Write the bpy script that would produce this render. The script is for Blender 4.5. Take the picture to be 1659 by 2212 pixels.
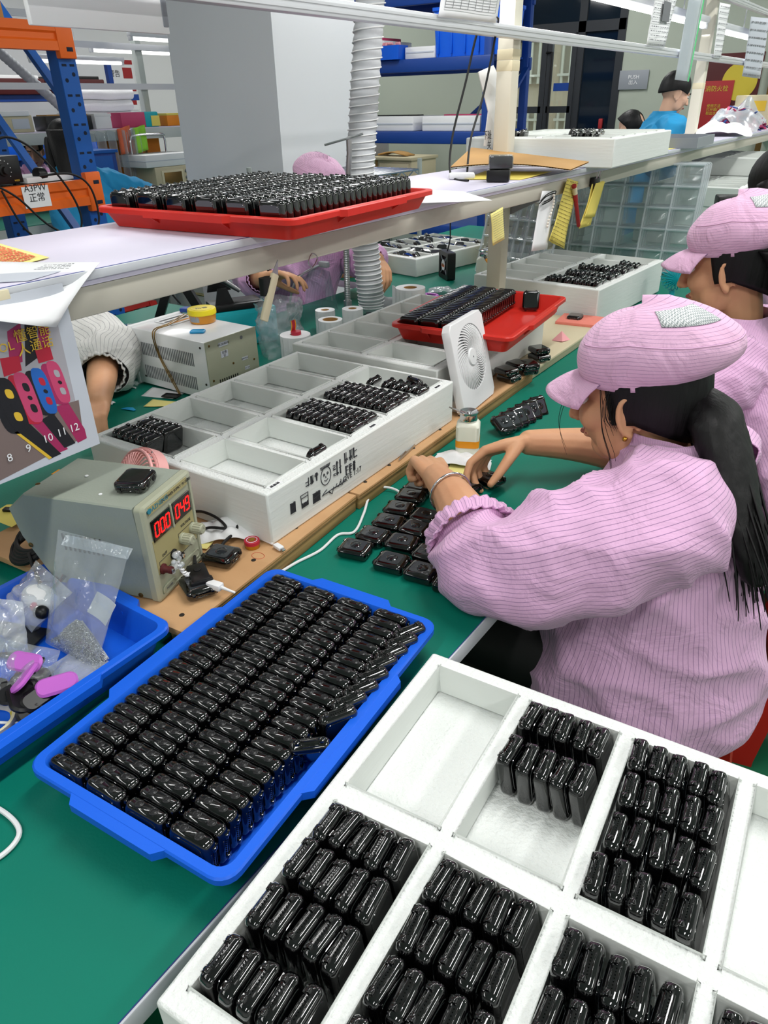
import bpy, bmesh, math, random
from math import sin, cos, pi, radians, sqrt, atan2
from mathutils import Vector as V, Matrix, noise, Quaternion
random.seed(7)
for o in list(bpy.data.objects): bpy.data.objects.remove(o)
S = bpy.context.scene
COL = S.collection

# ---------------------------------------------------------------- camera
cd = bpy.data.cameras.new('camera'); cam = bpy.data.objects.new('camera', cd); COL.objects.link(cam)
cd.sensor_fit = 'HORIZONTAL'; cd.sensor_width = 36.0; cd.lens = 33.60
cd.clip_start = 0.02; cd.clip_end = 60
cam.matrix_world = Matrix(((0.821097, -0.268740, 0.503566, 0), (0.570460, 0.416330, -0.707986, 0), (-0.019385, 0.868589, 0.495153, 0), (0, 0, 0, 1)))
cam.location = (0, 0, 1.45)
S.camera = cam
# ---------------------------------------------------------------- world and exposure
w = bpy.data.worlds.new('world'); S.world = w; w.use_nodes = True
w.node_tree.nodes['Background'].inputs[0].default_value = (0.93, 0.97, 1.0, 1)
w.node_tree.nodes['Background'].inputs[1].default_value = 2.4
vs = S.view_settings
vs.view_transform = 'Standard'; vs.look = 'None'; vs.gamma = 1.0; vs.exposure = -0.18; vs.use_curve_mapping = False
# ---------------------------------------------------------------- lights: fluorescent tubes on the ceiling and over the benches
def area(x, y, z, sx, sy, power, col=(1, 0.99, 0.97), rot=(0, 0, 0)):
    l = bpy.data.lights.new('tube_light', 'AREA'); l.shape = 'RECTANGLE'; l.size = sx; l.size_y = sy
    l.energy = power; l.color = col
    o = bpy.data.objects.new('tube_light', l); COL.objects.link(o); o.location = (x, y, z); o.rotation_euler = rot
    return o
for lx in (-5.6, -2.9, -0.2, 2.0):
    for ly in (-1.2, 1.4, 4.0, 6.6):
        area(lx, ly, 2.93, 0.16, 1.25, 12 if (lx < -2 and ly < 3) else 34)
for ly in (-0.3, 1.1, 2.5, 3.9, 5.3):
    area(-1.2, ly, 1.735, 0.04, 1.1, 2.6)

# ---------------------------------------------------------------- materials
MATS = {}
def lin(c):
    if isinstance(c, str):
        c = tuple(int(c[i:i+2], 16)/255 for i in (0, 2, 4))
    return tuple((x/12.92 if x <= 0.04045 else ((x+0.055)/1.055)**2.4) for x in c) + (1,)
def mat(name, col, rough=0.5, metal=0.0, spec=0.5, bump=None, vary=None, trans=0.0, emit=None, coat=0.0, alpha=None, sub=0.0, ior=1.45):
    """bump=(scale, strength[, stretch]); vary=(scale, second colour, amount)"""
    m = bpy.data.materials.new(name); m.use_nodes = True; MATS[name] = m
    nt = m.node_tree; N = nt.nodes; L = nt.links; b = N['Principled BSDF']
    b.inputs['Base Color'].default_value = lin(col); b.inputs['Roughness'].default_value = rough
    b.inputs['Metallic'].default_value = metal; b.inputs['Specular IOR Level'].default_value = spec
    b.inputs['Transmission Weight'].default_value = trans; b.inputs['Coat Weight'].default_value = coat
    b.inputs['IOR'].default_value = ior; b.inputs['Coat Roughness'].default_value = 0.05
    if alpha is not None: b.inputs['Alpha'].default_value = alpha
    if sub:
        b.inputs['Subsurface Weight'].default_value = sub; b.inputs['Subsurface Radius'].default_value = (1, 0.9, 0.8); b.inputs['Subsurface Scale'].default_value = 0.006
    if emit:
        b.inputs['Emission Color'].default_value = lin(emit[0]); b.inputs['Emission Strength'].default_value = emit[1]
    tc = N.new('ShaderNodeTexCoord')
    if vary:
        n = N.new('ShaderNodeTexNoise'); n.inputs['Scale'].default_value = vary[0]; n.inputs['Detail'].default_value = 6
        mp = N.new('ShaderNodeMapping'); L.new(tc.outputs['Object'], mp.inputs[0])
        if len(vary) > 3: mp.inputs['Scale'].default_value = vary[3]
        L.new(mp.outputs[0], n.inputs['Vector'])
        r = N.new('ShaderNodeMapRange'); r.inputs[1].default_value = 0.35; r.inputs[2].default_value = 0.65; r.inputs[4].default_value = vary[2]
        L.new(n.outputs['Fac'], r.inputs[0])
        mx = N.new('ShaderNodeMix'); mx.data_type = 'RGBA'; mx.inputs[6].default_value = lin(col); mx.inputs[7].default_value = lin(vary[1])
        L.new(r.outputs[0], mx.inputs[0]); L.new(mx.outputs[2], b.inputs['Base Color'])
    if bump:
        n = N.new('ShaderNodeTexNoise'); n.inputs['Scale'].default_value = bump[0]; n.inputs['Detail'].default_value = 4
        mp = N.new('ShaderNodeMapping'); L.new(tc.outputs['Object'], mp.inputs[0])
        if len(bump) > 2: mp.inputs['Scale'].default_value = bump[2]
        L.new(mp.outputs[0], n.inputs['Vector'])
        bp = N.new('ShaderNodeBump'); bp.inputs['Strength'].default_value = bump[1]; bp.inputs['Distance'].default_value = 0.004
        L.new(n.outputs['Fac'], bp.inputs['Height']); L.new(bp.outputs[0], b.inputs['Normal'])
    return m
def clear_film(name, tint='F4F8FA', veil=0.14, rough=0.12, bump=25, gloss=1.0):
    """thin transparent plastic: see-through, a white veil and a glossy skin"""
    m = bpy.data.materials.new(name); m.use_nodes = True; MATS[name] = m
    nt = m.node_tree; N = nt.nodes; L = nt.links
    N.remove(N['Principled BSDF']); out = N['Material Output']
    tr = N.new('ShaderNodeBsdfTransparent'); tr.inputs[0].default_value = lin(tint)
    df = N.new('ShaderNodeBsdfDiffuse'); df.inputs[0].default_value = lin(tint)
    gl = N.new('ShaderNodeBsdfGlossy'); gl.inputs['Roughness'].default_value = rough
    m1 = N.new('ShaderNodeMixShader'); m1.inputs[0].default_value = veil
    m2 = N.new('ShaderNodeMixShader'); lw = N.new('ShaderNodeLayerWeight'); lw.inputs[0].default_value = 0.32
    mu = N.new('ShaderNodeMath'); mu.operation = 'MULTIPLY_ADD'; mu.inputs[1].default_value = 0.5*gloss; mu.inputs[2].default_value = 0.03*gloss
    L.new(lw.outputs['Facing'], mu.inputs[0]); L.new(mu.outputs[0], m2.inputs[0])
    L.new(tr.outputs[0], m1.inputs[1]); L.new(df.outputs[0], m1.inputs[2])
    L.new(m1.outputs[0], m2.inputs[1]); L.new(gl.outputs[0], m2.inputs[2])
    tc = N.new('ShaderNodeTexCoord'); n = N.new('ShaderNodeTexNoise'); n.inputs['Scale'].default_value = bump; n.inputs['Detail'].default_value = 3
    bp = N.new('ShaderNodeBump'); bp.inputs['Strength'].default_value = 0.6; bp.inputs['Distance'].default_value = 0.01
    L.new(tc.outputs['Object'], n.inputs['Vector']); L.new(n.outputs['Fac'], bp.inputs['Height'])
    L.new(bp.outputs[0], gl.inputs['Normal'])
    L.new(m2.outputs[0], out.inputs[0]); return m
def stripe_mat(name, base, line, count, width=0.09, rough=0.75, uvaxis=0, bump=(14, 0.5), uneven=0.0):
    """fine pinstripes woven along the cloth: lines at constant u of the UV map"""
    m = mat(name, base, rough=rough, spec=0.25)
    nt = m.node_tree; N = nt.nodes; L = nt.links; b = N['Principled BSDF']
    uv = N.new('ShaderNodeUVMap'); sp = N.new('ShaderNodeSeparateXYZ'); L.new(uv.outputs[0], sp.inputs[0])
    mu = N.new('ShaderNodeMath'); mu.operation = 'MULTIPLY'; mu.inputs[1].default_value = count; L.new(sp.outputs[uvaxis], mu.inputs[0])
    fr = N.new('ShaderNodeMath'); fr.operation = 'FRACT'; L.new(mu.outputs[0], fr.inputs[0])
    lt = N.new('ShaderNodeMath'); lt.operation = 'LESS_THAN'; lt.inputs[1].default_value = width; L.new(fr.outputs[0], lt.inputs[0])
    mx = N.new('ShaderNodeMix'); mx.data_type = 'RGBA'; mx.inputs[6].default_value = lin(base); mx.inputs[7].default_value = lin(line)
    L.new(lt.outputs[0], mx.inputs[0]); L.new(mx.outputs[2], b.inputs['Base Color'])
    tc = N.new('ShaderNodeTexCoord'); n = N.new('ShaderNodeTexNoise'); n.inputs['Scale'].default_value = bump[0]; n.inputs['Detail'].default_value = 5
    n.inputs['Distortion'].default_value = 1.2
    bp = N.new('ShaderNodeBump'); bp.inputs['Strength'].default_value = bump[1]; bp.inputs['Distance'].default_value = 0.02
    L.new(tc.outputs['Object'], n.inputs['Vector']); L.new(n.outputs['Fac'], bp.inputs['Height']); L.new(bp.outputs[0], b.inputs['Normal'])
    b.inputs['Sheen Weight'].default_value = 0.15
    return m

# ---------------------------------------------------------------- mesh builder
def rrect(w, h, r, n=5):
    pts = []
    for cx, cy, a0 in ((w/2-r, h/2-r, 0), (-w/2+r, h/2-r, 90), (-w/2+r, -h/2+r, 180), (w/2-r, -h/2+r, 270)):
        for i in range(n+1):
            a = radians(a0 + 90*i/n); pts.append((cx+r*cos(a), cy+r*sin(a)))
    return pts
def circ(r, n=24): return [(r*cos(2*pi*i/n), r*sin(2*pi*i/n)) for i in range(n)]
class MB:
    def __init__(s): s.v = []; s.f = []; s.mi = []; s.uv = {}; s.M = Matrix(); s.cur = 0
    def add(s, vs, fs, uvs=None):
        b = len(s.v); M = s.M
        s.v += [tuple(M @ V(p)) for p in vs]
        for i, f in enumerate(fs):
            if uvs: s.uv[len(s.f)] = uvs[i]
            s.f.append([b+k for k in f]); s.mi.append(s.cur)
        return s
    def at(s, M): s.M = M; return s
    def mtl(s, i): s.cur = i; return s
    def box(s, c, d, bev=0.0, seg=2):
        cx, cy, cz = c; x, y, z = d[0]/2, d[1]/2, d[2]/2
        if bev <= 0:
            vs = [(cx+a*x, cy+b*y, cz+e*z) for a in (-1, 1) for b in (-1, 1) for e in (-1, 1)]
            return s.add(vs, [(0,1,3,2),(4,6,7,5),(0,4,5,1),(2,3,7,6),(0,2,6,4),(1,5,7,3)])
        bm = bmesh.new(); bmesh.ops.create_cube(bm, size=1)
        for q in bm.verts: q.co = (cx+q.co.x*d[0], cy+q.co.y*d[1], cz+q.co.z*d[2])
        bmesh.ops.bevel(bm, geom=list(bm.edges), offset=min(bev, min(d)*0.49), segments=seg, profile=0.5, affect='EDGES')
        return s.bm(bm)
    def bm(s, bm):
        bm.verts.index_update()
        s.add([q.co[:] for q in bm.verts], [[q.index for q in f.verts] for f in bm.faces]); bm.free(); return s
    def bar(s, p0, p1, w, h=None, up=(0,0,1)):
        """square bar from p0 to p1"""
        p0, p1 = V(p0), V(p1); h = h or w; d = (p1-p0).normalized(); up = V(up)
        if abs(d.dot(up)) > 0.95: up = V((1,0,0))
        a = d.cross(up).normalized(); b = a.cross(d)
        vs = [tuple(p+a*i*w/2+b*j*h/2) for p in (p0, p1) for i, j in ((-1,-1),(1,-1),(1,1),(-1,1))]
        return s.add(vs, [(3,2,1,0),(4,5,6,7),(0,1,5,4),(1,2,6,5),(2,3,7,6),(3,0,4,7)])
    def rings(s, R, cap0=True, cap1=True, closed=True, uv=False):
        n = len(R[0]); vs = [p for r in R for p in r]; fs = []; uvs = []
        for i in range(len(R)-1):
            for j in range(n if closed else n-1):
                k = (j+1) % n
                fs.append((i*n+j, i*n+k, (i+1)*n+k, (i+1)*n+j))
                if uv:
                    m = len(R)-1
                    uvs.append(((j/n, i/m), ((j+1)/n, i/m), ((j+1)/n, (i+1)/m), (j/n, (i+1)/m)))
        if cap0: fs.append(tuple(range(n-1, -1, -1))); uvs.append(tuple((0.5, 0.0) for _ in range(n)))
        if cap1: fs.append(tuple((len(R)-1)*n+j for j in range(n))); uvs.append(tuple((0.5, 1.0) for _ in range(n)))
        return s.add(vs, fs, uvs if uv else None)
    def stack(s, prof, cap0=True, cap1=True):
        """prof: list of (outline points, z)"""
        return s.rings([[(x, y, z) for x, y in o] for o, z in prof], cap0, cap1)
    def prism(s, pts, z0, z1):
        return s.stack([(pts, z0), (pts, z1)])
    def lathe(s, prof, n=24, cap0=True, cap1=True):
        return s.rings([[(r*cos(2*pi*j/n), r*sin(2*pi*j/n), z) for j in range(n)] for r, z in prof], cap0, cap1)
    def tube(s, path, r, n=8, cap=True, closed=False, up=None):
        P = [V(p) for p in path]; m = len(P); R = []
        rad = r if isinstance(r, (list, tuple)) else [r]*m
        t0 = (P[1]-P[0]).normalized(); a = V(up) if up else V((0,0,1))
        if abs(t0.dot(a)) > 0.95: a = V((1,0,0))
        a = (a - t0*a.dot(t0)).normalized()
        for i in range(m):
            if closed: t = (P[(i+1) % m]-P[i-1])
            else: t = P[min(i+1, m-1)]-P[max(i-1, 0)]
            t = t.normalized() if t.length > 1e-9 else V((0,0,1))
            a = (a - t*a.dot(t)); a = a.normalized() if a.length > 1e-6 else t.orthogonal().normalized()
            b = t.cross(a)
            R.append([tuple(P[i]+(a*cos(2*pi*j/n)+b*sin(2*pi*j/n))*rad[i]) for j in range(n)])
        if closed: R.append(R[0]); cap = False
        return s.rings(R, cap, cap)
    def cyl(s, p0, p1, r0, r1=None, n=16): return s.tube([p0, p1], [r0, r1 if r1 is not None else r0], n)
    def ball(s, c, r, n=12, m=8):
        c = V(c); r = r if isinstance(r, (tuple, list)) else (r, r, r)
        R = []
        for i in range(m+1):
            t = pi*i/m; q = max(sin(t), 0.02)
            R.append([(c.x+r[0]*q*cos(2*pi*j/n), c.y+r[1]*q*sin(2*pi*j/n), c.z-r[2]*cos(t)) for j in range(n)])
        return s.rings(R)
    def grid(s, fn, nu, nv, thick=0.0):
        """fn(u,v)->point; u,v in 0..1; a sheet with thickness"""
        P = [[V(fn(i/nu, j/nv)) for i in range(nu+1)] for j in range(nv+1)]
        vs = [p for r in P for p in r]; W = nu+1; fs = []; uvs = []
        def q(i, j): return (i/nu, j/nv)
        for j in range(nv):
            for i in range(nu):
                fs.append((j*W+i, j*W+i+1, (j+1)*W+i+1, (j+1)*W+i)); uvs.append((q(i,j), q(i+1,j), q(i+1,j+1), q(i,j+1)))
        if thick:
            B = len(vs); off = []
            for j in range(nv+1):
                for i in range(nu+1):
                    du = P[j][min(i+1,nu)]-P[j][max(i-1,0)]; dv = P[min(j+1,nv)][i]-P[max(j-1,0)][i]
                    nn = du.cross(dv); nn = nn.normalized() if nn.length > 1e-12 else V((0,0,1)); off.append(P[j][i]-nn*thick)
            vs = vs+off; ff = list(fs)
            for k, f in enumerate(ff): fs.append(tuple(B+x for x in reversed(f))); uvs.append(tuple(reversed(uvs[k])))
            for i in range(nu):
                fs.append((i, B+i, B+i+1, i+1)); uvs.append((q(i,0),)*4)
                a = nv*W+i; fs.append((a+1, B+a+1, B+a, a)); uvs.append((q(i,nv),)*4)
            for j in range(nv):
                a = j*W; fs.append((a+W, B+a+W, B+a, a)); uvs.append((q(0,j),)*4)
                a = j*W+nu; fs.append((a, B+a, B+a+W, a+W)); uvs.append((q(nu,j),)*4)
        return s.add([tuple(p) for p in vs], fs, uvs)
    def mesh(s, name, mats, smooth=35):
        me = bpy.data.meshes.new(name); me.from_pydata(s.v, [], s.f)
        if not isinstance(mats, (list, tuple)): mats = [mats]
        for m in mats: me.materials.append(MATS[m] if isinstance(m, str) else m)
        if any(s.mi): me.polygons.foreach_set('material_index', s.mi)
        if s.uv:
            ul = me.uv_layers.new(name='UVMap'); d = ul.data
            for fi, us in s.uv.items():
                p = me.polygons[fi]
                for k, li in enumerate(p.loop_indices): d[li].uv = us[k]
        me.update()
        if smooth:
            me.shade_smooth()
            if smooth < 180: me.set_sharp_from_angle(angle=radians(smooth))
        return me
    def build(s, name, mats, parent=None, smooth=35):
        o = bpy.data.objects.new(name, s.mesh(name, mats, smooth)); COL.objects.link(o)
        if parent is not None: o.parent = parent
        return o
def T(x, y, z): return Matrix.Translation((x, y, z))
def RX(a): return Matrix.Rotation(radians(a), 4, 'X')
def RY(a): return Matrix.Rotation(radians(a), 4, 'Y')
def RZ(a): return Matrix.Rotation(radians(a), 4, 'Z')
def frame(o, x, y):
    """matrix with origin o, x axis along x, z axis = x cross y"""
    x = V(x).normalized(); z = x.cross(V(y)).normalized(); y = z.cross(x)
    return Matrix(((x.x, y.x, z.x, o[0]), (x.y, y.y, z.y, o[1]), (x.z, y.z, z.z, o[2]), (0,0,0,1)))
def tag(o, label, cat, group=None, kind=None):
    o['label'] = label; o['category'] = cat
    if group: o['group'] = group
    if kind: o['kind'] = kind
    return o
def thing(name, label, cat, loc=(0,0,0), rot=0, group=None, M=None):
    o = bpy.data.objects.new(name, None); COL.objects.link(o); o.empty_display_size = 0.05
    if M is not None: o.matrix_world = M
    else: o.location = loc; o.rotation_euler = (0, 0, radians(rot))
    return tag(o, label, cat, group)
def struct(o): o['kind'] = 'structure'; return o
def copy_tree(o, M, label=None, group=None):
    c = o.copy(); COL.objects.link(c); c.matrix_world = M
    if label: c['label'] = label
    if group: c['group'] = group
    for ch in o.children:
        d = ch.copy(); COL.objects.link(d); d.parent = c
        for g in ch.children:
            e = g.copy(); COL.objects.link(e); e.parent = d
    return c
def bez(pts, n=10, closed=False):
    """Catmull-Rom through points"""
    P = [V(p) for p in pts]; out = []; m = len(P)
    for i in range(m if closed else m-1):
        g = (lambda k: P[k % m]) if closed else (lambda k: P[max(0, min(m-1, k))])
        p0, p1, p2, p3 = g(i-1), g(i), g(i+1), g(i+2)
        for j in range(n):
            t = j/n
            out.append(0.5*((2*p1)+(p2-p0)*t+(2*p0-5*p1+4*p2-p3)*t*t+(3*p1-p0-3*p2+p3)*t**3))
    if not closed: out.append(P[-1])
    return out
def text(name, body, size, M, material, parent=None, depth=0.0004, align='CENTER'):
    cu = bpy.data.curves.new(name, 'FONT'); cu.body = body; cu.size = size; cu.extrude = depth
    cu.align_x = align; cu.align_y = 'CENTER'; cu.resolution_u = 2
    t = bpy.data.objects.new(name, cu); COL.objects.link(t)
    bpy.context.view_layer.update()
    me = bpy.data.meshes.new_from_object(t.evaluated_get(bpy.context.evaluated_depsgraph_get()))
    bpy.data.objects.remove(t)
    me.materials.clear(); me.materials.append(MATS[material]); me.name = name
    o = bpy.data.objects.new(name, me); COL.objects.link(o)
    if parent is not None: o.parent = parent
    o.matrix_basis = M
    return o
def nz(p, s, seed=0.0): return noise.noise(V(p)*s + V((seed, seed*1.7, seed*0.3)))
def ordn(i): return ['first','second','third','fourth','fifth','sixth','seventh','eighth','ninth','tenth','eleventh','twelfth','thirteenth','fourteenth','fifteenth','sixteenth','seventeenth','eighteenth','nineteenth','twentieth','twenty-first','twenty-second','twenty-third','twenty-fourth','twenty-fifth','twenty-sixth'][i]

# palette
mat('green_mat', '057360', rough=0.42, spec=0.35, bump=(300, 0.06))
mat('mat_edge_blue', '2B3F8C', rough=0.5)
mat('laminate_white', 'D5D0E2', rough=0.4, spec=0.4)
mat('edge_grey', 'C9CCD2', rough=0.35)
mat('steel_cream', 'BDB9AC', rough=0.4, spec=0.4)
mat('post_cream', 'D6D2C2', rough=0.4, spec=0.4)
mat('alu', 'D4D6DA', rough=0.35, metal=0.35)
mat('foam', 'E6E9E7', rough=0.85, spec=0.2, bump=(220, 0.7), sub=0.12)
mat('foam_side', 'DFE3DF', rough=0.8, spec=0.2, bump=(60, 0.16, (0.2, 0.2, 2.2)), sub=0.12)
mat('blue_plastic', '1560DC', rough=0.36, spec=0.4, bump=(160, 0.05), sub=0.0)
mat('red_plastic', 'CC2A20', rough=0.38, spec=0.4, sub=0.0, bump=(120, 0.05))
mat('watch_black', '040405', rough=0.07, spec=0.7, coat=0.8, bump=(70, 0.04))
mat('watch_glass', '060709', rough=0.03, spec=0.7, coat=1.0)
mat('watch_film', '34383C', rough=0.10, spec=0.6, coat=0.6, bump=(45, 0.25))
mat('watch_sensor', '15191D', rough=0.08, spec=0.6, coat=1.0)
mat('watch_matte', '121315', rough=0.35)
mat('gold', 'C79A3E', rough=0.3, metal=1.0)
mat('chrome', 'D8D9DB', rough=0.16, metal=1.0)
mat('steel', 'B4B6B8', rough=0.3, metal=1.0)
mat('brass', '7B6238', rough=0.4, metal=0.8)
mat('plywood', 'C79E72', rough=0.6, vary=(9, 'B58A5E', 0.8, (1, 0.15, 1)), bump=(60, 0.1))
mat('ply_edge', 'A98B58', rough=0.7, vary=(14, '7D6238', 0.9, (0.3, 0.3, 8)))
mat('nail', '38332E', rough=0.5, metal=0.5)
mat('psu_grey', '98A093', rough=0.5, vary=(5, '8E968C', 0.6), bump=(250, 0.08))
mat('psu_front', 'A5A892', rough=0.5)
mat('psu_panel', 'A39A6C', rough=0.45)
mat('black_plastic', '0E0E10', rough=0.38)
mat('black_rubber', '101011', rough=0.55)
mat('led_window', '100506', rough=0.1, coat=0.5)
mat('led_red', 'FF2A2A', emit=('FF1414', 1.6), rough=0.5)
mat('ink_teal', '2C7F92', rough=0.6)
mat('ink_dark', '2B2C30', rough=0.7)
mat('ink_grey', '6E7074', rough=0.7)
mat('ink_red', 'C2402F', rough=0.7)
mat('white_plastic', 'E6E7E8', rough=0.4)
mat('white_gloss', 'EDEEEF', rough=0.2)
mat('grey_plastic', '8E939A', rough=0.45)
mat('cream_plastic', 'C8BD9E', rough=0.5)
mat('paper', 'E9EAEC', rough=0.8)
mat('paper_shade', 'C3C8D2', rough=0.8)
mat('paper_yellow', 'E2CF66', rough=0.75)
mat('note_yellow', 'E8DD8A', rough=0.75)
mat('orange_print', 'DA6A45', rough=0.7)
mat('orange', 'E4861E', rough=0.5)
mat('tape_orange', 'EE9A1A', rough=0.35)
mat('milky', 'DDE0D2', rough=0.35, sub=0.3, spec=0.4)
mat('yellow_plastic', 'E3CF22', rough=0.35)
mat('amber', 'D08A1E', rough=0.25, sub=0.2)
mat('cyan_plastic', '1E9BD2', rough=0.4)
mat('teal_metal', '0FA3AE', rough=0.4)
mat('pink_plastic', 'E9A9A6', rough=0.4)
mat('purple_plastic', 'BE63C4', rough=0.4)
mat('skin', 'D2A07A', rough=0.52, spec=0.35, sub=0.15, vary=(14, 'C98F6C', 0.6), bump=(160, 0.06))
mat('skin_pale', 'D6AC92', rough=0.52, spec=0.35, sub=0.15, bump=(160, 0.06))
mat('hair', '0B0A0B', rough=0.5, spec=0.35, bump=(120, 0.35, (1, 1, 0.06)))
mat('screw_steel', 'B2B4B6', rough=0.35, metal=0.55)
mat('pink_plain', 'DDB0D0', rough=0.75)
mat('lips', '9C5548', rough=0.5)
mat('eye_white', 'D9D4CE', rough=0.3)
mat('rack_blue', '0E56A8', rough=0.42, spec=0.4)
mat('rack_dark', '123E8C', rough=0.45)
mat('rack_orange', 'E8681E', rough=0.42, spec=0.4)
mat('hole_dark', '0A1B33', rough=0.8)
mat('wall_paint', 'E3E4E4', rough=0.8)
mat('wall_green', 'A9B1A4', rough=0.8)
mat('wall_cream', 'D8D3C4', rough=0.8)
mat('column_white', 'E6E8EC', rough=0.7)
mat('floor_green', '0E5A3C', rough=0.28, spec=0.45, vary=(1.5, '0C5136', 0.7))
mat('line_yellow', 'B5A83A', rough=0.5)
mat('hose_grey', 'B9BCC0', rough=0.55, bump=(40, 0.3))
mat('hose_dark', '8D9195', rough=0.55, bump=(40, 0.3))
mat('cardboard', 'B98F56', rough=0.8, vary=(6, 'AC834C', 0.6))
mat('cardboard_edge', '8A683C', rough=0.9)
mat('dark_frame', '2C2F33', rough=0.4)
mat('dark_glass', '0E1A26', rough=0.06, spec=0.6)
mat('tube_glow', 'FFFFFF', emit=('FFFDF8', 3.0), rough=0.4)
mat('fixture', 'C8CBCF', rough=0.4)
mat('bench_grey', 'B9BFBC', rough=0.45)
mat('bench_frame', 'A2AAA6', rough=0.45)
mat('coat_blue', '1E8FC4', rough=0.75, bump=(18, 0.8))
mat('coat_teal', '11809C', rough=0.75, bump=(18, 0.8))
mat('coat_white', 'DAD9D6', rough=0.8)
mat('cloth_white', 'E4E5E6', rough=0.85, bump=(40, 0.5))
mat('red_stool', 'B81F17', rough=0.35)
mat('maroon', '4C1214', rough=0.6)
mat('sign_red', 'A3272A', rough=0.6)
mat('sign_yellow', 'C9B53A', rough=0.6)
mat('scribble', '34353A', rough=0.9)
mat('poster_grey', 'A9A7AE', rough=0.55)
mat('poster_brown', '7A6A66', rough=0.55)
mat('poster_magenta', 'A4295C', rough=0.5)
mat('poster_pink', 'C5446E', rough=0.5)
mat('poster_blue', '1F63B8', rough=0.5)
mat('poster_black', '191A20', rough=0.5)
mat('poster_yellow', 'DDB637', rough=0.5)
mat('poster_red', 'B8223A', rough=0.5)
mat('pearl', 'E5DED2', rough=0.25)
mat('foam_pink', 'E58474', rough=0.85, bump=(120, 0.4))
mat('paper_pink', 'E9A3A8', rough=0.7)
mat('grille_mesh', 'B7B9BC', rough=0.6)
mat('facade', 'CDBBA2', rough=0.8)
mat('facade_dark', 'AFA48F', rough=0.6)
mat('tape_cream', 'D9CFB0', rough=0.6)
clear_film('film', veil=0.13)
clear_film('film_dense', veil=0.28)
clear_film('film_soft', veil=0.22, rough=0.3, gloss=0.35, bump=12)
clear_film('film_blue', tint='DCE6F2', veil=0.2)
clear_film('blister', tint='EEF2F2', veil=0.10, bump=8)
clear_film('pane', tint='DFE8E8', veil=0.02, rough=0.02, bump=1, gloss=0.8)
clear_film('spec_clear', veil=0.04, rough=0.05, bump=2)
stripe_mat('pink_body', 'D3A9CB', '94729A', 150, width=0.11)
stripe_mat('pink_sleeve', 'DBAED2', '94729A', 84, width=0.11)
stripe_mat('pink_cap', 'E0B4D2', '94729A', 27, width=0.08, uvaxis=1)
stripe_mat('pink_far', 'D2A2CC', 'A77FA8', 90, width=0.10)
stripe_mat('white_sleeve', 'DCDBD8', '96969A', 46, width=0.09)

# ================================================================ ROOM
def slab(name, c, d, m): return struct(MB().box(c, d).build(name, m, smooth=0))
slab('floor', (-2.15, 2.4, -0.05), (10.9, 11.4, 0.1), 'floor_green')
slab('ceiling', (-2.15, 2.4, 3.05), (10.9, 11.4, 0.1), 'wall_paint')
slab('wall_left', (-7.55, 2.4, 1.5), (0.1, 11.4, 3.0), 'wall_paint')
slab('wall_right', (3.25, 2.4, 1.5), (0.1, 11.4, 3.0), 'wall_paint')
slab('wall_back', (-2.15, -3.25, 1.5), (10.9, 0.1, 3.0), 'wall_paint')
# far wall with the glazed door opening
DX0, DX1, DZ = -4.02, -2.76, 2.78
slab('wall_far', ((-7.6+DX0)/2, 8.06, 1.5), (DX0+7.6, 0.12, 3.0), 'wall_green')
slab('wall_far', ((3.3+DX1)/2, 8.06, 1.5), (3.3-DX1, 0.12, 3.0), 'wall_green')
slab('wall_far', ((DX0+DX1)/2, 8.06, (3.0+DZ)/2), (DX1-DX0, 0.12, 3.0-DZ), 'wall_green')
def floor_line(c, d): struct(MB().box(c, d).build('trim_1', 'line_yellow', smooth=0))
floor_line((-4.6, 4.2, 0.002), (0.06, 7.0, 0.004)); floor_line((-3.6, 7.2, 0.002), (4.0, 0.06, 0.004)); floor_line((-5.4, 4.4, 0.002), (1.6, 0.06, 0.004))
floor_line((0.55, 3.0, 0.002), (0.06, 8.0, 0.004))
# door: fixed frame, left leaf with long pull, right dark pane, transom
door = thing('door_1', 'tall dark framed glass double door in the grey far wall', 'door', (0, 0, 0)); door['kind'] = 'structure'; del door['category']
m = MB()
for x in (DX0+0.03, -3.19, DX1-0.03): m.box((x, 8.04, DZ/2), (0.075, 0.1, DZ))
m.box(((DX0+DX1)/2, 8.04, DZ-0.03), (DX1-DX0, 0.1, 0.06)); m.box(((DX0+DX1)/2, 8.04, 2.06), (DX1-DX0, 0.1, 0.09)); m.box(((DX0+DX1)/2, 8.04, 0.05), (DX1-DX0, 0.1, 0.1))
m.build('frame', 'dark_frame', door, smooth=0)
lf = MB(); 
for x in (-3.955, -3.56): lf.box((x, 8.0, 1.03), (0.06, 0.045, 1.95))
for x in (-3.5, -3.245): lf.box((x, 8.0, 1.03), (0.05, 0.045, 1.95))
for z in (0.1, 1.36, 1.99):
    lf.box((-3.76, 8.0, z), (0.40, 0.045, 0.06)); lf.box((-3.37, 8.0, z), (0.26, 0.045, 0.06))
leaf = lf.build('door_leaf', 'dark_frame', door, smooth=0)
MB().box((-3.76, 8.01, 1.05), (0.38, 0.006, 1.9)).build('pane', 'pane', leaf, smooth=0)
MB().box((-3.37, 8.01, 1.05), (0.24, 0.006, 1.9)).build('pane', 'pane', leaf, smooth=0)
MB().tube([(-3.53, 7.97, 1.86), (-3.45, 7.93, 1.86), (-3.45, 7.93, 1.0), (-3.53, 7.97, 1.0)], 0.013, 8).build('door_handle', 'black_plastic', leaf)
MB().box((-2.98, 8.02, 1.05), (0.42, 0.012, 1.96)).build('dark_pane', 'dark_glass', door, smooth=0)
MB().box(((DX0+DX1)/2, 8.02, 2.42), (DX1-DX0-0.1, 0.012, 0.66)).build('transom_pane', 'dark_glass', door, smooth=0)
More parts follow.
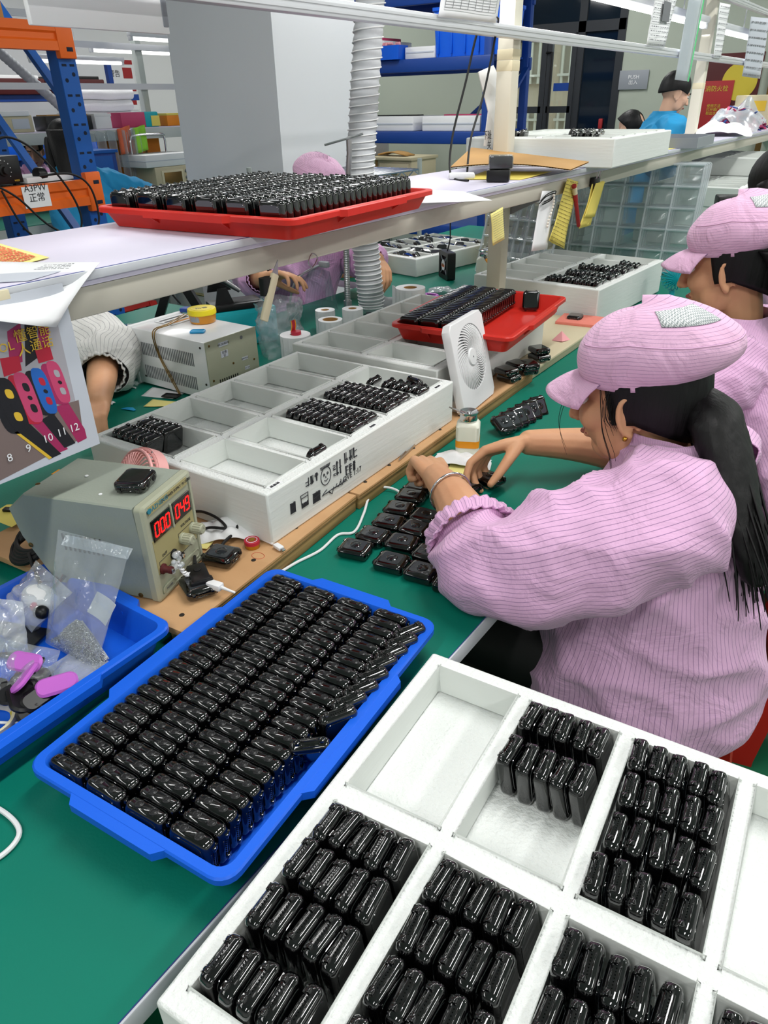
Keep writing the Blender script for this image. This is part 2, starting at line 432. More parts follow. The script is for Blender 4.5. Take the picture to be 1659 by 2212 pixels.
MB().box((-3.34, 7.995, 1.56), (0.2, 0.004, 0.07)).build('door_sticker', 'rack_dark', door, smooth=0)
MB().box((-2.9, 7.99, 1.23), (0.04, 0.03, 0.09), 0.008).build('call_point', 'sign_red', door)
# outside, beyond the glass: balcony balustrade and a cream facade of barred windows
fac = thing('facade_building', 'cream building with barred windows seen beyond the glass door', 'building', (-4.6, 11.0, 0))
MB().box((-0.5, 0.3, 2.0), (6.0, 0.3, 5.6)).build('wall', 'facade', fac, smooth=0)
for i in range(6):
    x = -2.6+i*0.95
    for z in (0.3, 1.75, 3.2):
        wn = MB().box((x, 0.13, z+0.45), (0.72, 0.06, 1.1)).build('window', 'facade_dark', fac, smooth=0)
        b = MB()
        for k in range(6): b.box((x-0.3+k*0.12, 0.06, z+0.45), (0.03, 0.03, 1.1))
        for k in range(3): b.box((x, 0.05, z+k*0.45), (0.72, 0.03, 0.03))
        b.build('window_bars', 'wall_cream', wn, smooth=0)
bal = thing('balustrade', 'cream stone balustrade outside the glass door', 'railing', (-3.6, 9.2, -0.36))
MB().box((0, 0, 0.98), (2.2, 0.2, 0.1)).build('top_rail', 'facade', bal); MB().box((0, 0, 0.42), (2.2, 0.22, 0.12)).build('bottom_rail', 'facade', bal)
bs = MB().lathe([(0.05, 0.48), (0.06, 0.56), (0.075, 0.66), (0.04, 0.82), (0.05, 0.93)], 10).build('baluster', 'facade', bal); bs.location = (-1.0, 0, 0)
for k in range(1, 12):
    q = bs.copy(); COL.objects.link(q); q.parent = bal; q.location = (-1.0+k*0.18, 0, 0)
MB().box((-3.6, 9.6, -0.05), (8, 2.9, 0.1)).build('terrace', 'facade', None, smooth=0)['kind'] = 'structure'

# square column, shaded on one side
struct(MB().box((-3.515, 3.80, 1.5), (0.83, 0.74, 3.0)).build('trim_2', 'column_white', smooth=0))

# ================================================================ WORKBENCH
TT = 0.75
bench = thing('workbench', 'long two-sided workbench with a green antistatic mat top', 'workbench', (0, 0, 0))
for x0, x1, y0, y1 in ((-1.95, -0.387, -0.6, 4.4), (-1.40, -0.387, 4.401, 7.4), (-2.48, -1.951, -0.6, 1.95), (-2.40, -1.951, 2.66, 4.4)):
    MB().box(((x0+x1)/2, (y0+y1)/2, 0.733), (x1-x0, y1-y0, 0.030), 0.002).build('tabletop', 'edge_grey', bench)['label'] = 'white laminate board edge'
    MB().box(((x0+x1)/2-0.001, (y0+y1)/2, 0.749), (x1-x0-0.004, y1-y0-0.004, 0.002)).build('mat', 'green_mat', bench, smooth=0)['label'] = 'green rubber mat'
MB().box((-0.3915, 3.4, 0.7485), (0.004, 7.99, 0.0022)).build('mat_edge', 'mat_edge_blue', bench, smooth=0)['label'] = 'thin blue edge line of the mat'
for y in (-0.3, 2.4, 4.9, 7.1):
    for x in (-0.75, -1.9 if y < 4 else -1.33):
        MB().box((x, y, 0.359), (0.06, 0.06, 0.718), 0.004).build('leg', 'steel_cream', bench)
for x, l_ in ((-0.6, 7.6), (-1.85, 4.8)): MB().box((x, -0.4+l_/2, 0.69), (0.04, l_, 0.055)).build('apron', 'steel_cream', bench, smooth=0)

# ================================================================ SHELF ABOVE THE BENCH
SH = 1.255
sh = thing('bench_shelf', 'raised lilac-white shelf on cream steel posts above the workbench', 'shelf', (-1.2, 2.42, TT))
def LS(mb): return mb.at(T(1.2, -2.42, -TT))
LS(MB()).box((-1.125, 3.9, SH-0.010), (0.382, 7.4, 0.020), 0.002).build('shelf_board', 'laminate_white', sh)
LS(MB()).box((-0.932, 3.9, SH-0.0055), (0.006, 7.4, 0.012), 0.001).build('shelf_edge', 'edge_grey', sh)['label'] = 'pale grey front edging'
LS(MB()).box((-0.9345, 3.9, SH+0.0002), (0.004, 7.4, 0.001)).build('edge_line', 'mat_edge_blue', sh, smooth=0)['label'] = 'thin blue line along the front edge'
b = LS(MB()); b.box((-0.952, 3.9, SH-0.041), (0.03, 7.38, 0.042), 0.003); b.build('front_beam', 'steel_cream', sh)
LS(MB()).box((-1.29, 3.9, SH-0.041), (0.03, 7.38, 0.042), 0.003).build('back_beam', 'steel_cream', sh)
def post_mb(y):
    b = LS(MB()); b.box((-1.2, y, (TT+2.25)/2), (0.054, 0.054, 2.25-TT), 0.004); b.box((-1.2, y, TT+0.004), (0.12, 0.12, 0.008), 0.002); return b
for y in (0.10, 2.42, 4.78, 7.2): post_mb(y).build('post', 'post_cream', sh)
for y in (0.10, 2.42, 4.78, 7.2):
    LS(MB()).bar((-1.2, y, SH-0.045), (-0.96, y, SH-0.045), 0.04).build('cross_arm', 'steel_cream', sh, smooth=0)
    g = LS(MB()); t = 0.004
    g.at(T(1.2, -2.42, -TT)); g.add([(-1.195, y+0.031+t*k, SH-0.062) for k in (0, 1)]+[(-1.195, y+0.031+t*k, SH-0.16) for k in (0, 1)]+[(-0.99, y+0.031+t*k, SH-0.062) for k in (0, 1)], [(0, 2, 4), (1, 5, 3), (0, 1, 3, 2), (2, 3, 5, 4), (4, 5, 1, 0)])
    g.build('gusset', 'grey_plastic', sh, smooth=0)
def rail(x, z, y0, y1, h=0.032):
    r = LS(MB()); r.box((x, (y0+y1)/2, z), (0.03, y1-y0, h), 0.002)
    for k in (-0.006, 0.006): r.box((x+0.0152, (y0+y1)/2, z+k), (0.003, y1-y0, 0.005))
    return r.build('rail', 'alu', sh, smooth=30)
rail(-1.155, 1.628, -0.1, 7.3); rail(-1.155, 1.905, -0.1, 7.3, 0.03)
# masking tape wound on the posts
for y, z in ((2.42, 1.575), (2.42, 1.545), (4.78, 1.50)):
    LS(MB()).box((-1.2, y, z), (0.0552, 0.0552, 0.03), 0.002).build('tape_wrap', 'tape_cream', sh)
# tube lamps hung above the shelf
def tube_lamp(name, label, p, L_, rz=0, group=None, on=True):
    t = thing(name, label, 'lamp', p, rz, group)
    MB().box((0, 0, 0.026), (0.05, L_, 0.03), 0.005).build('fixture', 'fixture', t)
    MB().cyl((0, -L_/2+0.02, 0), (0, L_/2-0.02, 0), 0.012, n=12).build('tube', 'tube_glow' if on else 'white_gloss', t)
    for s in (-1, 1): MB().box((0, s*(L_/2-0.012), 0.006), (0.036, 0.022, 0.04), 0.004).build('end_cap', 'fixture', t)
    MB().cyl((0, 0, 0.04), (0, 0, 0.34), 0.003, n=6).build('hanger', 'fixture', t)
    return t
tube_lamp('tube_lamp', 'lit tube lamp over the shelf, left of the hanging spec sheets', (-1.2, 3.25, 1.775), 1.22, 0, 'tube lamps over the bench shelf')
tube_lamp('tube_lamp', 'lit tube lamp over the shelf, glimpsed behind the hanging plastic sleeve', (-1.2, 4.26, 1.77), 0.86, 0, 'tube lamps over the bench shelf')
tube_lamp('tube_lamp', 'lit tube lamp over the shelf, farthest right', (-1.2, 5.6, 1.765), 1.1, 0, 'tube lamps over the bench shelf')
# ceiling lamps
for i, lx in enumerate((-5.6, -2.9, -0.2, 2.0)):
    for j, ly in enumerate((-1.2, 1.4, 4.0, 6.6)):
        b = MB().box((lx, ly, 2.975), (0.22, 1.3, 0.05), 0.006); o = b.build('ceiling_lamp', 'fixture')
        tag(o, 'white ceiling lamp housing, %s row from the left, %s from the front' % (('first', 'second', 'third', 'fourth')[i], ('first', 'second', 'third', 'fourth')[j]), 'lamp', 'ceiling lamp housings')

# ================================================================ FOAM TRAYS
def foam_tray(label, M, nx=5, ny=2, L=0.66, W=0.505, H=0.10, depth=0.042, seed=1, group='white foam trays'):
    rnd = random.Random(seed); mx, my = 0.021, 0.023
    hx = (L-2*mx-(nx-1)*0.018)/nx; hy = (W-2*my-(ny-1)*0.026)/ny
    xs = [0.0]; ys = [0.0]
    for i in range(nx): a = mx+i*(hx+0.018); xs += [a, a+hx]
    for i in range(ny): a = my+i*(hy+0.026); ys += [a, a+hy]
    xs.append(L); ys.append(W)
    root = thing('foam_tray', label, 'tray', group=group, M=M)
    b = MB(); idx = {}
    def vtx(i, j, z, dx=0, dy=0):
        k = (i, j, z)
        if k not in idx:
            q = 0.0016
            edge = i in (0, len(xs)-1) or j in (0, len(ys)-1)
            idx[k] = len(b.v); b.v.append((xs[i]+(0 if edge else rnd.uniform(-q, q)), ys[j]+(0 if edge else rnd.uniform(-q, q)), z))
        return idx[k]
    def face(f, mi): b.f.append(f); b.mi.append(mi)
    nX, nY = len(xs)-1, len(ys)-1; fl = H-depth
    for i in range(nX):
        for j in range(nY):
            hole = i % 2 == 1 and j % 2 == 1
            z = fl if hole else H
            face([vtx(i,j,z), vtx(i+1,j,z), vtx(i+1,j+1,z), vtx(i,j+1,z)], 0)
            if hole:
                for (a, c) in (((i,j),(i+1,j)), ((i+1,j),(i+1,j+1)), ((i+1,j+1),(i,j+1)), ((i,j+1),(i,j))):
                    face([vtx(*c,H), vtx(*c,fl), vtx(*a,fl), vtx(*a,H)][::-1], 1)
            face([vtx(i,j+1,0), vtx(i+1,j+1,0), vtx(i+1,j,0), vtx(i,j,0)], 0)
    for i in range(nX):
        face([vtx(i,0,0), vtx(i+1,0,0), vtx(i+1,0,H), vtx(i,0,H)], 1); face([vtx(i+1,nY,0), vtx(i,nY,0), vtx(i,nY,H), vtx(i+1,nY,H)], 1)
    for j in range(nY):
        face([vtx(0,j+1,0), vtx(0,j,0), vtx(0,j,H), vtx(0,j+1,H)], 1); face([vtx(nX,j,0), vtx(nX,j+1,0), vtx(nX,j+1,H), vtx(nX,j,H)], 1)
    o = b.build('foam_body', ['foam', 'foam_side'], root, smooth=40)
    bv = o.modifiers.new('soft_edges', 'BEVEL'); bv.width = 0.0035; bv.segments = 2; bv.limit_method = 'ANGLE'; bv.angle_limit = radians(50)
    root['hx'] = hx; root['hy'] = hy
    return root, (lambda i, j: (xs[1+2*i], xs[2+2*i], ys[1+2*j], ys[2+2*j])), fl, M
FG_M = T(-0.3490, 0.1440, 0.702) @ RZ(4.0)
FG = foam_tray('white foam compartment tray in the foreground, nearest the camera', FG_M, depth=0.044, seed=3)
FA_M = T(-0.772, 0.748, 0.785) @ RZ(91.6)
FA = foam_tray('white foam tray with pen drawings on its side, behind the power supply', FA_M, L=0.655, W=0.47, H=0.10, seed=4)
FB_M = T(-0.848, 1.425, 0.785) @ RZ(91.2)
FB = foam_tray('empty white foam tray half hidden under the flat red tray', FB_M, L=0.66, W=0.452, H=0.108, seed=5)
FC_M = T(-0.835, 2.475, 0.755) @ RZ(87.0)
FC = foam_tray('white foam tray with black watch rows beyond the shelf post', FC_M, L=0.64, W=0.50, H=0.125, seed=6)
FD_M = T(-0.845, 2.477, SH+0.001) @ RZ(92)
FD = foam_tray('big white foam tray on the shelf behind the cardboard sheet', FD_M, nx=5, ny=2, L=0.70, W=0.52, H=0.085, seed=7)
# stand under the foreground tray
st = thing('tray_stand', 'low stand hidden under the foreground foam tray', 'stand', (-0.02, 0.42, 0))
MB().box((0, 0, 0.69), (0.56, 0.42, 0.024), 0.004).build('top', 'bench_grey', st)
for x in (-0.25, 0.25):
    for y in (-0.18, 0.18): MB().box((x, y, 0.339), (0.035, 0.035, 0.678), 0.003).build('leg', 'bench_frame', st)
# marker drawings on the flank of the middle tray (flank = local y 0 side, x along the bench)
def scrawl(parent, M, w, h, seed, kind='hatch', name='pen_drawing', material='scribble'):
    rnd = random.Random(seed); b = MB(); rr = 0.0009
    def st_(pts): b.tube([(x*w, y*h, 0) for x, y in pts], rr, 5)
    if kind == 'hatch':
        for k in range(12): st_([(k/12, 0.05), (k/12+0.06, 1-0.1*rnd.random())])
        st_([(0, 0.1), (1, 0.05)]); st_([(0, 0.95), (1, 0.9)]); st_([(0, 0.5), (1, 0.6)])
    elif kind == 'face':
        st_([(0.5+0.42*cos(2*pi*i/18), 0.5+0.48*sin(2*pi*i/18)) for i in range(19)])
        for x in (0.35, 0.65): st_([(x+0.05*cos(2*pi*i/8), 0.6+0.06*sin(2*pi*i/8)) for i in range(9)])
        st_([(0.35, 0.3), (0.5, 0.22), (0.65, 0.3)]); st_([(0.5, 0.5), (0.46, 0.42), (0.52, 0.4)])
        for k in range(9): st_([(0.15+k*0.08, 0.92), (0.1+k*0.1, 1.08)])
    elif kind == 'cup':
        st_([(0.1, 0.9), (0.15, 0.1), (0.85, 0.1), (0.9, 0.9), (0.1, 0.9)])
        for k in range(16): st_([(0.18+0.04*k, 0.12), (0.2+0.04*k, 0.3+0.1*rnd.random())])
        st_([(0.1, 0.7), (0.9, 0.7)])
    elif kind == 'glyph':
        n = 3
        for g in range(n):
            x0 = g/n
            for k in range(6):
                if rnd.random() < 0.5: y = rnd.uniform(0.1, 0.95); st_([(x0+0.02, y), (x0+0.27, y+rnd.uniform(-0.05, 0.05))])
                else: x = x0+rnd.uniform(0.04, 0.26); st_([(x, 0.05), (x+rnd.uniform(-0.05, 0.05), 0.95)])
    elif kind == 'branch':
        for k in range(7):
            x = k/7; st_([(x, 0.5), (x+0.12, 0.5+rnd.uniform(-0.4, 0.4)), (x+0.2, 0.5+rnd.uniform(-0.5, 0.5))])
        st_([(0, 0.5), (0.4, 0.55), (1, 0.45)])
    o = b.build(name, material, parent, smooth=0); o.matrix_basis = M; return o
def flank(x, z): return Matrix(((1,0,0,x),(0,0,-1,-0.0004),(0,1,0,z),(0,0,0,1)))
for x, z, w_, h_, sd, kd in ((0.055, 0.035, 0.014, 0.022, 1, 'hatch'), (0.082, 0.030, 0.026, 0.032, 2, 'cup'), (0.118, 0.026, 0.022, 0.022, 3, 'hatch'), (0.100, 0.068, 0.04, 0.018, 4, 'glyph'),
                             (0.142, 0.048, 0.036, 0.038, 5, 'face'), (0.145, 0.020, 0.075, 0.022, 6, 'branch'), (0.182, 0.052, 0.028, 0.032, 7, 'glyph'), (0.22, 0.040, 0.036, 0.022, 8, 'glyph'), (0.218, 0.066, 0.045, 0.024, 9, 'glyph')):
    scrawl(FA[0], flank(x, z), w_, h_, sd, kd)
text('pen_writing', 'LOVE 1:17', 0.016, flank(0.238, 0.035), 'scribble', FA[0], 0.0002)
scrawl(FG[0], T(0.02, -0.0004, 0.055) @ RX(90), 0.035, 0.022, 12, 'branch'); scrawl(FG[0], T(0.055, -0.0004, 0.065) @ RX(90), 0.035, 0.02, 13, 'glyph')
for p, w_ in (((0.035, 0.012), 0.02), ((0.335, 0.012), 0.016), ((0.60, 0.012), 0.018)):
    s_ = MB().box((p[0], p[1], 0.1004), (w_*1.6, 0.009, 0.0006)).build('paper_sticker', 'paper', FA[0], smooth=0); s_['label'] = 'small white sticker with pen marks'
    q = scrawl(s_, T(p[0]-w_*0.6, p[1]-0.003, 0.1008), w_*1.2, 0.006, 20, 'glyph', 'pen_marks')
for p, wh in (((0.03, 0.05, 0), 'nearest the corner'), ((0.05, 0.06, 0), 'the middle one'), ((0.045, 0.10, 0), 'farthest from the corner')):
    tag(MB().lathe([(0.0022, 0), (0.0022, 0.002), (0.001, 0.003)], 8).at(Matrix()).build('round_sticker', 'sign_red'), 'tiny red dot on the floor of the empty drawn-on foam compartment, %s' % wh, 'dot', 'tiny red dots in the foam tray').matrix_world = FA_M @ T(p[0], p[1], FA[2]+0.0005)

# ================================================================ PLASTIC TRAYS
def plastic_tray(name, label, M, W, L, H, material, wall=0.0025, flare=0.012, rim=0.011, group=None, ribs=True):
    """W along x, L along y; rolled rim, handle ledges on every side, gusset ribs under the rim"""
    t = thing(name, label, 'tray', group=group, M=M); r = 0.016
    w0, l0 = W-2*rim-2*flare, L-2*rim-2*flare
    w1, l1 = W-2*rim, L-2*rim
    prof = [(rrect(w0, l0, r), 0), (rrect(w1, l1, r), H-0.010), (rrect(W, L, r+rim*0.6), H-0.010), (rrect(W, L, r+rim*0.6), H-0.002), (rrect(W-0.004, L-0.004, r+rim*0.5), H),
            (rrect(w1-2*wall+0.003, l1-2*wall+0.003, r), H), (rrect(w1-2*wall, l1-2*wall, r), H-0.003), (rrect(w0-2*wall, l0-2*wall, r-0.002), 0.003)]
    MB().stack(prof).build('tray_body', material, t, smooth=40)
    for sx, sy, ln in ((1, 0, L*0.42), (-1, 0, L*0.42), (0, 1, W*0.40), (0, -1, W*0.40)):
        b = MB(); e = 0.013
        if sx:
            x = sx*(W/2-0.003); pts = [(x, -ln/2-0.012), (x+sx*e, -ln/2), (x+sx*e, ln/2), (x, ln/2+0.012)]
        else:
            y = sy*(L/2-0.003); pts = [(-ln/2-0.012, y), (-ln/2, y+sy*e), (ln/2, y+sy*e), (ln/2+0.012, y)]
        if (sx < 0) or (sy > 0): pts = pts[::-1]
        if sx > 0 or sy < 0: pass
        ar = sum(pts[i][0]*pts[(i+1) % 4][1]-pts[(i+1) % 4][0]*pts[i][1] for i in range(4))
        if ar < 0: pts = pts[::-1]
        b.prism(pts, H-0.012, H-0.0005); b.build('handle_ledge', material, t, smooth=30)
        g = MB()
        for k in (-1, 1):
            if sx:
                x0 = sx*(w1/2-0.006); x1 = sx*(W/2+0.005); y = k*(ln/2-0.01)
                g.at(T(0, y, 0)); g.add([(x0, d, z) for d in (-0.0015, 0.0015) for z in (0.012, H-0.011)]+[(x1, d, H-0.011) for d in (-0.0015, 0.0015)], [(0,1,4),(2,5,3),(0,4,5,2),(1,3,5,4),(0,2,3,1)])
            else:
                y0 = sy*(l1/2-0.006); y1 = sy*(L/2+0.005); x = k*(ln/2-0.01)
                g.at(T(x, 0, 0)); g.add([(d, y0, z) for d in (-0.0015, 0.0015) for z in (0.012, H-0.011)]+[(d, y1, H-0.011) for d in (-0.0015, 0.0015)], [(0,1,4),(2,5,3),(0,4,5,2),(1,3,5,4),(0,2,3,1)])
        g.build('rib', material, t, smooth=0)
    return t
BT_M = T(-0.5425, 0.4671, 0.751) @ RZ(4.7)
BT = plastic_tray('parts_tray', 'bright blue plastic tray packed with standing black watches', BT_M, 0.302, 0.462, 0.05, 'blue_plastic')
BIN_M = T(-0.8800, 0.262, 0.751)
BN = plastic_tray('parts_tray', 'bright blue plastic tray of clear bags under the power supply corner', BIN_M, 0.308, 0.462, 0.052, 'blue_plastic')
RT_M = T(-1.070, 1.150, SH+0.001) @ RZ(4)
RT = plastic_tray('parts_tray', 'red plastic tray of black watches on the shelf', RT_M, 0.47, 0.50, 0.036, 'red_plastic')
R2_M = T(-0.945, 1.835, 0.894) @ RZ(6)
R2 = plastic_tray('parts_tray', 'red plastic tray on the foam, half filled with black watches', R2_M, 0.345, 0.485, 0.045, 'red_plastic')

# ================================================================ WATCHES
WW, WL, WT = 0.0492, 0.0588, 0.0180
def oct_outline(w, l, r, n=4): return rrect(w, l, r, n)
def watch_case_mb(n=4):
    b = MB(); f = WT/2
    def o(d, r=0.0082): return oct_outline(WW-2*d, WL-0.0036-2*d, max(0.004, r-d*0.6), n)
    b.stack([(o(0.0075), -f), (o(0.0045), -f+0.0012), (o(0.0012), -f+0.0030), (o(0.0), -f+0.0058), (o(0.0), f-0.0052), (o(0.0008), f-0.0026), (o(0.0032), f-0.0005), (o(0.005), f)])
    return b
def lug_mb(sx, sy):
    b = MB(); x = sx*0.0145; y = sy*(WL/2-0.0046)
    b.at(T(x, y, -0.0015) @ RX(-sy*24)); b.box((0, sy*0.0018, 0), (0.0058, 0.0062, 0.0075), 0.0016)
    b.at(T(x, y, -0.0015) @ RX(-sy*24)); b.cyl((-0.0036, sy*0.0036, -0.0026), (0.0034, sy*0.0036, -0.0026), 0.0015, n=8)
    return b
def button_mb(y):
    b = MB(); b.at(T(WW/2-0.0008, y, 0.0005) @ RY(90)); b.lathe([(0.0052, 0), (0.0052, 0.0013), (0.0043, 0.0018), (0.0034, 0.0011), (0.0026, 0.0016), (0.0008, 0.0018)], 14); return b
def slot_mb(sy):
    b = MB(); y = sy*(WL/2-0.0020)
    b.box((0, y, 0.0035), (0.022, 0.0022, 0.0016), 0.0006, 1); b.box((0, y, -0.0035), (0.020, 0.0022, 0.0014), 0.0006, 1)
    for k in range(-3, 4): b.cyl((k*0.003, y-sy*0.001, 0), (k*0.003, y+sy*0.0012, 0), 0.0007, n=6)
    return b
def make_watch():
    t = thing('watch', '-', 'watch')
    watch_case_mb().build('case', 'watch_black', t, 40)
    MB().stack([(oct_outline(WW-0.011, WL-0.017, 0.008, 4), WT/2-0.0003), (oct_outline(WW-0.0115, WL-0.0175, 0.008, 4), WT/2+0.0006)]).build('screen', 'watch_glass', t, 40)
    MB().stack([(oct_outline(WW-0.0165, WL-0.0225, 0.006, 4), -WT/2-0.0005), (oct_outline(WW-0.016, WL-0.022, 0.006, 4), -WT/2+0.0004)]).build('back_film', 'watch_film', t, 40)
    MB().at(T(0, 0.001, -WT/2) @ RX(180)).lathe([(0.0098, 0), (0.0098, 0.0012), (0.0084, 0.0019), (0.0078, 0.0013), (0.0035, 0.0022), (0.0006, 0.0023)], 18).build('sensor', 'watch_sensor', t, 40)
    for y in (-0.0105, 0.0105): button_mb(y).build('button', 'watch_matte', t, 40)
    for sx in (-1, 1):
        for sy in (-1, 1): lug_mb(sx, sy).build('lug', 'watch_black', t, 40)
    for sy in (-1, 1): slot_mb(sy).build('lug_groove', 'watch_black', t, 40)
    g = MB()
    for sx in (-1, 1):
        for sy in (-1, 1): g.ball((sx*0.0165, sy*0.0190, -WT/2+0.0011), 0.0011, 6, 4)
    g.build('corner_screws', 'chrome', t, 0); g = MB()
    for k in range(4): g.ball(((k-1.5)*0.0032, 0.0198, -WT/2+0.0008), 0.0009, 6, 4)
    g.build('contact_pins', 'gold', t, 0)
    return t
def make_watch_small():
    t = thing('watch', '-', 'watch'); b = watch_case_mb(3)
    for sx in (-1, 1):
        for sy in (-1, 1): c = lug_mb(sx, sy); b.at(Matrix()); b.add(c.v, c.f)
    b.build('case', 'watch_black', t, 40)
    MB().stack([(oct_outline(WW-0.011, WL-0.017, 0.008, 3), WT/2-0.0003), (oct_outline(WW-0.0115, WL-0.0175, 0.008, 3), WT/2+0.0006)]).build('screen', 'watch_glass', t, 40)
    MB().at(T(0, 0.001, -WT/2) @ RX(180)).lathe([(0.0085, 0), (0.0085, 0.0012), (0.003, 0.0020)], 12).build('sensor', 'watch_sensor', t, 40)
    return t
_w = {}
def watch(M, label, group, small=False):
    k = 's' if small else 'b'
    if k not in _w:
        _w[k] = (make_watch_small if small else make_watch)(); o = _w[k]; o.matrix_world = M; o['label'] = label; o['group'] = group; return o
    return copy_tree(_w[k], M, label, group)
STUFF = MB()
_proto = watch_case_mb(2)
for sx in (-1, 1):
    for sy in (-1, 1): c = lug_mb(sx, sy); _proto.at(Matrix()); _proto.add(c.v, c.f)
def stuff_watch(M): STUFF.at(M); STUFF.add(_proto.v, _proto.f)
rnd = random.Random(11)
def j(a): return rnd.uniform(-a, a)
# orientation bases: columns are watch x (width), y (length), z (screen)
def basis(x, y, z, o): return Matrix(((x[0], y[0], z[0], o[0]), (x[1], y[1], z[1], o[1]), (x[2], y[2], z[2], o[2]), (0,0,0,1)))

# blue tray: four close columns, button side up, screens towards the near end
cols = ('left-hand', 'second', 'third', 'fourth')
for c in range(4):
    for r in range(23):
        lx = -0.151+0.0455+c*0.0622; ly = -0.231+0.0245+r*0.0188
        if c == 3: ly += 0.002
        M = BT_M @ T(lx+j(0.0008), ly+j(0.0006), 0.0032+WW/2) @ basis((0,0,1), (1,0,0), (0,1,0), (0,0,0)) @ RX(180) @ RY(j(1.5)) @ RX(j(1.0)) @ RY(5)
        watch(M, 'black watch on edge in the blue tray, %s column, %s from near end' % (cols[c], ordn(r)), 'watches standing in the blue tray')
for r in range(9):
    M = BT_M @ T(0.1215+j(0.0015), 0.190-r*0.0262, 0.0035+WL/2+0.001) @ RZ(-30+j(5)) @ RY(14+j(4)) @ basis((0,1,0), (0,0,1), (1,0,0), (0,0,0))
    if r == 8: M = BT_M @ T(0.1120, 0.190-8.7*0.0262, 0.0035+WL/2-0.003) @ RZ(-52) @ RY(30) @ basis((0,1,0), (0,0,1), (1,0,0), (0,0,0))
    watch(M, 'black watch leaning askew by the blue tray right wall, %s from far end' % ordn(r), 'leaning watches in the blue tray')

# foreground foam tray: rows of five across each compartment, lug side up
def foam_rows(tray, M, ci, cj, rows, who, along='x', n=5, group='', lean=10, small=False, up='y', pitch=None):
    x0, x1, y0, y1 = tray[1](ci, cj); fl = tray[2]; out = []
    for ri, (pos, cnt, ln, off) in enumerate(rows):
        for k in range(cnt):
            if along == 'x':
                p = pitch or (x1-x0-0.006)/n
                x = x0+0.013+k*p+off; y = y0+pos*(y1-y0)
                B = T(x+j(0.0008), y+j(0.002)+off*0.3, fl+WL/2+0.001+j(0.001)) @ RZ(j(4)) @ RY(ln+j(3)) @ basis((0,1,0), (0,0,1), (1,0,0), (0,0,0))
            else:
                p = pitch or (y1-y0-0.008)/n
                y = y0+0.012+k*p+off; x = x0+pos*(x1-x0)
                B = T(x+j(0.001), y+j(0.001), fl+WL/2+0.001+j(0.001)) @ RZ(j(3)) @ RX(ln+j(3)) @ basis((1,0,0), (0,0,1), (0,-1,0), (0,0,0))
            lab = 'black watch in %s, %s row, %s from %s' % (who, ordn(ri), ordn(k), 'left' if along == 'x' else 'right')
            out.append(watch(M @ B, lab, group, small))
    return out
G = 'watches standing in the foreground foam tray'
foam_rows(FG, FG_M, 1, 1, [(0.86, 5, -10, 0.001), (0.58, 5, -11, 0.0)], 'upper middle foreground foam compartment', group=G)
foam_rows(FG, FG_M, 2, 1, [(0.87, 5, -9, 0.0), (0.63, 5, -5, 0.0), (0.38, 5, -3, 0.001), (0.13, 5, -11, 0.0)], 'upper right foreground foam compartment', group=G)
foam_rows(FG, FG_M, 0, 0, [(0.87, 5, -9, 0.001), (0.64, 5, -10, 0.0), (0.40, 5, -5, 0.0), (0.13, 5, -9, 0.0)], 'lower left foreground foam compartment', group=G)
foam_rows(FG, FG_M, 1, 0, [(0.87, 5, -9, 0.0), (0.62, 5, -7, 0.0), (0.38, 5, -4, 0.0), (0.13, 5, -8, 0.0)], 'lower middle foreground foam compartment', group=G)
foam_rows(FG, FG_M, 2, 0, [(0.84, 5, -7, 0.0), (0.6, 5, -6, 0.0)], 'lower right foreground foam compartment', group=G)
foam_rows(FG, FG_M, 3, 0, [(0.84, 3, -8, 0.0)], 'bottom corner foreground foam compartment', group=G)
# middle foam tray
G = 'watches standing in the drawn-on foam tray'
foam_rows(FA, FA_M, 2, 0, [(0.26, 9, 14, 0.0), (0.70, 9, 10, 0.0)], 'nearer full drawn-on foam compartment', 'y', 10, G, small=True)
foam_rows(FA, FA_M, 3, 0, [(0.26, 9, 12, 0.0), (0.70, 9, 10, 0.0)], 'farther full drawn-on foam compartment', 'y', 10, G, small=True)
foam_rows(FA, FA_M, 4, 0, [(0.22, 5, 26, 0.0)], 'far corner drawn-on foam compartment', 'y', 9, G, small=True)
foam_rows(FA, FA_M, 0, 1, [(0.26, 6, 20, 0.08), (0.70, 5, 14, 0.08)], 'left near drawn-on foam compartment', 'y', 11, G, small=True)
x0, x1, y0, y1 = FA[1](1, 0)
watch(FA_M @ T(x0+0.03, y0+0.016, FA[2]+0.026) @ RX(22) @ basis((1,0,0), (0,0,1), (0,-1,0), (0,0,0)), 'single black watch leaning alone in a drawn-on foam compartment', G, True)
x0, x1, y0, y1 = FA[1](4, 0)
watch(FA_M @ T(x0+0.062, y0+0.045, FA[2]+0.029) @ RZ(70) @ RX(8) @ basis((1,0,0), (0,0,1), (0,-1,0), (0,0,0)), 'black watch upright showing its back in the far foam corner', G, True)
watch(FA_M @ T(x0+0.04, y0+0.150, FA[2]+0.024) @ RX(30) @ basis((1,0,0), (0,0,1), (0,-1,0), (0,0,0)), 'black watch leaning by itself at the left of the far foam corner', G, True)
